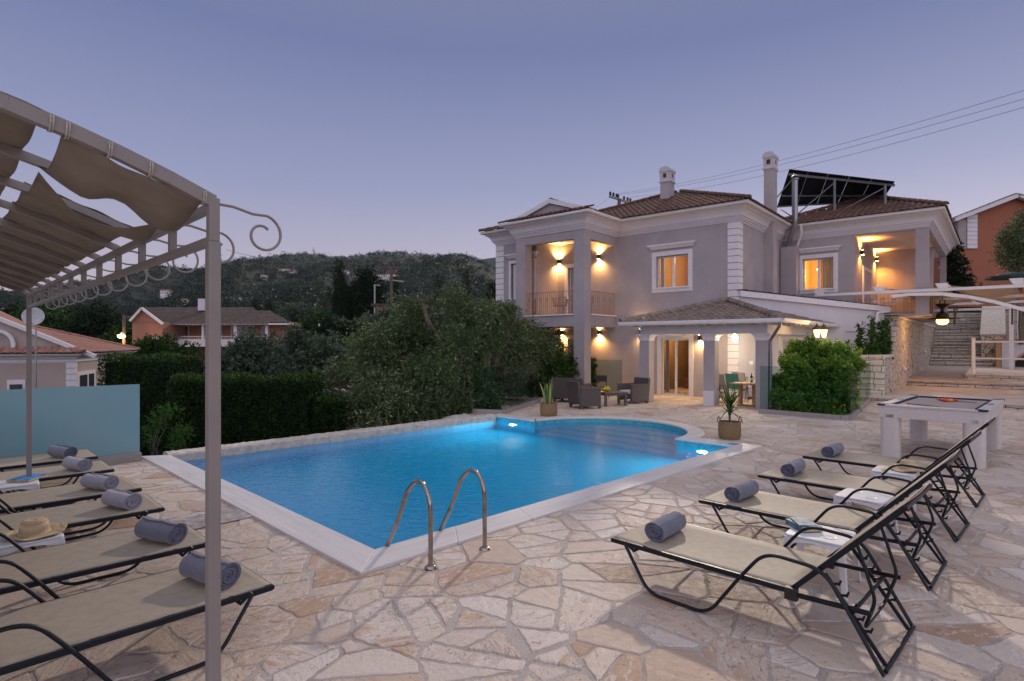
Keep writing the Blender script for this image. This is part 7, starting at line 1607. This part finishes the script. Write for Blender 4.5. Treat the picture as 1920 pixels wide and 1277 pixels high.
p=at(1898,516,27); t=thing('parasol','dark green closed canopy top above the white pergola at the right edge','parasol',(p.x,p.y,p.z-2.0)); MB().lathe([(1.0,1.95),(1.02,1.85),(.98,1.85),(.5,2.08),(.05,2.14)],n=8).build('canopy',plain('dark_green_canvas',(.012,.035,.03),.8),t); MB().tube([(0,0,-.3),(0,0,2.1)],.04,8).build('pole',M['oldwood'],t)
# bank of ground behind the stairs at the right
bk=MB(); bk.add([tuple(HF.w(SX-6,ys0+6.5,zt_-.2)),tuple(HF.w(60,ys0+5,zt_-.2)),tuple(HF.w(90,60,zt_+2)),tuple(HF.w(SX-6,60,zt_+1))],[(0,1,2,3)]); tag(bk.build('upper_ground',M['soil']),kind='structure')
cl=[(HF.w(xc1+2+k*1.3,ys0+5.2+.4*(k%2),0).x,HF.w(xc1+2+k*1.3,ys0+5.2+.4*(k%2),0).y,zt_+.1+.25*(k%3),.9,.7,.55) for k in range(9)]
tree('bank_shrub','dark shrubs on the bank above the outdoor fireplace','shrub',Vector((cl[3][0],cl[3][1],zt_-.6)),cl,'darkleaf',3000,8,.25,.12,.06,93,None,.04,nlimb=3)

# ---- the evening haze between here and the hills ----
t=NT('evening_haze'); pv=t.n('VolumePrincipled',None,Density=.00008,Anisotropy=.2); pv.inputs['Color'].default_value=(.60,.68,.85,1); t.L.new(pv.outputs[0],t.out.inputs[1])
hzb=MB().box(-1300,1300,-60,2100,-90,230).build('haze',t.m); tag(hzb,kind='stuff')
# ================= camera, light, sky =================
cam=bpy.data.cameras.new('camera'); co=bpy.data.objects.new('camera',cam); bpy.context.scene.collection.objects.link(co)
cam.sensor_width=36; cam.lens=F/1920*36; cam.clip_start=.05; cam.clip_end=6000; cam.shift_y=(CY-638.5)/1920
co.location=(0,0,H); co.rotation_euler=(R(90),0,0); bpy.context.scene.camera=co
wd=bpy.data.worlds.new('World'); bpy.context.scene.world=wd; wd.use_nodes=True; nt=wd.node_tree; nt.nodes.clear(); LK=nt.links
def wn(t,**p):
    n=nt.nodes.new('ShaderNode'+t)
    for k,v in p.items(): setattr(n,k,v)
    return n
def wm(op,a,b=0.0,c=None,clamp=False):
    n=wn('Math',operation=op,use_clamp=clamp)
    for i,v in enumerate((a,b,c)):
        if v is None: continue
        if isinstance(v,bpy.types.NodeSocket): LK.new(v,n.inputs[i])
        else: n.inputs[i].default_value=v
    return n.outputs[0]
tc=wn('TexCoord'); sp=wn('SeparateXYZ'); LK.new(tc.outputs['Generated'],sp.inputs[0]); X,Y,Z=sp.outputs
rp=wn('ValToRGB'); cr=rp.color_ramp
stops=[(0,(.30,.24,.30)),(.05,(.54,.45,.50)),(.12,(.46,.425,.55)),(.25,(.285,.31,.50)),(.45,(.155,.188,.375)),(.62,(.22,.23,.33)),(1,(.76,.74,.80))]  # last stops raised overhead, out of view, as added fill for the terrace
while len(cr.elements)<len(stops): cr.elements.new(.5)
for e,(p,c) in zip(cr.elements,stops): e.position=p; e.color=(*c,1)
LK.new(wm('MAXIMUM',Z,0.0),rp.inputs[0])
# afterglow right of the view; unseen sky behind the viewer brightened as added fill light
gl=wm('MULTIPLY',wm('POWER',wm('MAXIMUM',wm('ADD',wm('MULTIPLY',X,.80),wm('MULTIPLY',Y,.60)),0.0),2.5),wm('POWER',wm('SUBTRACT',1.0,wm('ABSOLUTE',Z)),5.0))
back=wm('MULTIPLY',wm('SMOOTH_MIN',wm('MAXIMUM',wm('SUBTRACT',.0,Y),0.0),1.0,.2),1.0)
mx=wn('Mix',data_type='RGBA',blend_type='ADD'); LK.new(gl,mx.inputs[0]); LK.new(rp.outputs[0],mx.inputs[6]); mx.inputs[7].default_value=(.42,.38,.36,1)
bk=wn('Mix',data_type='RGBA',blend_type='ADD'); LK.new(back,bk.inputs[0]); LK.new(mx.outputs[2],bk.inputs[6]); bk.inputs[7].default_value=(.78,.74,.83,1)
sky=wn('TexSky',sky_type='NISHITA',sun_disc=False); sky.sun_elevation=R(2.0); sky.sun_rotation=R(165); sky.air_density=1.2; sky.dust_density=2.0
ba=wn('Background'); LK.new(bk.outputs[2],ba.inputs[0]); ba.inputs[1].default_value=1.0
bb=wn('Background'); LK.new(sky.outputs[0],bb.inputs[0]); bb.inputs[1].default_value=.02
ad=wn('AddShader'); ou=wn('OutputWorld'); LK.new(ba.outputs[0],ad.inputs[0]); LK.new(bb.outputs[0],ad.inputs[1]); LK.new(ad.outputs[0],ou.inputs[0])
L=bpy.data.lights.new('low_sun','SUN'); L.energy=1.7; L.angle=R(1.6); L.color=(1,.84,.69); so=bpy.data.objects.new('low_sun',L); bpy.context.scene.collection.objects.link(so)
azs,els=R(18),R(26); d=Vector((math.sin(azs)*math.cos(els),math.cos(azs)*math.cos(els),math.sin(els))); so.rotation_euler=d.to_track_quat('Z','Y').to_euler()
sc=bpy.context.scene; sc.view_settings.view_transform='Standard'; sc.view_settings.look='None'; sc.view_settings.exposure=0; sc.view_settings.gamma=1
sc.cycles.use_denoising=True; sc.cycles.max_bounces=10; sc.cycles.diffuse_bounces=4; sc.cycles.glossy_bounces=5; sc.cycles.transmission_bounces=8; sc.cycles.transparent_max_bounces=12
sc.cycles.sample_clamp_indirect=4; sc.cycles.caustics_refractive=True; sc.cycles.blur_glossy=.5
try: sc.cycles.denoiser='OPENIMAGEDENOISE'
except Exception: pass
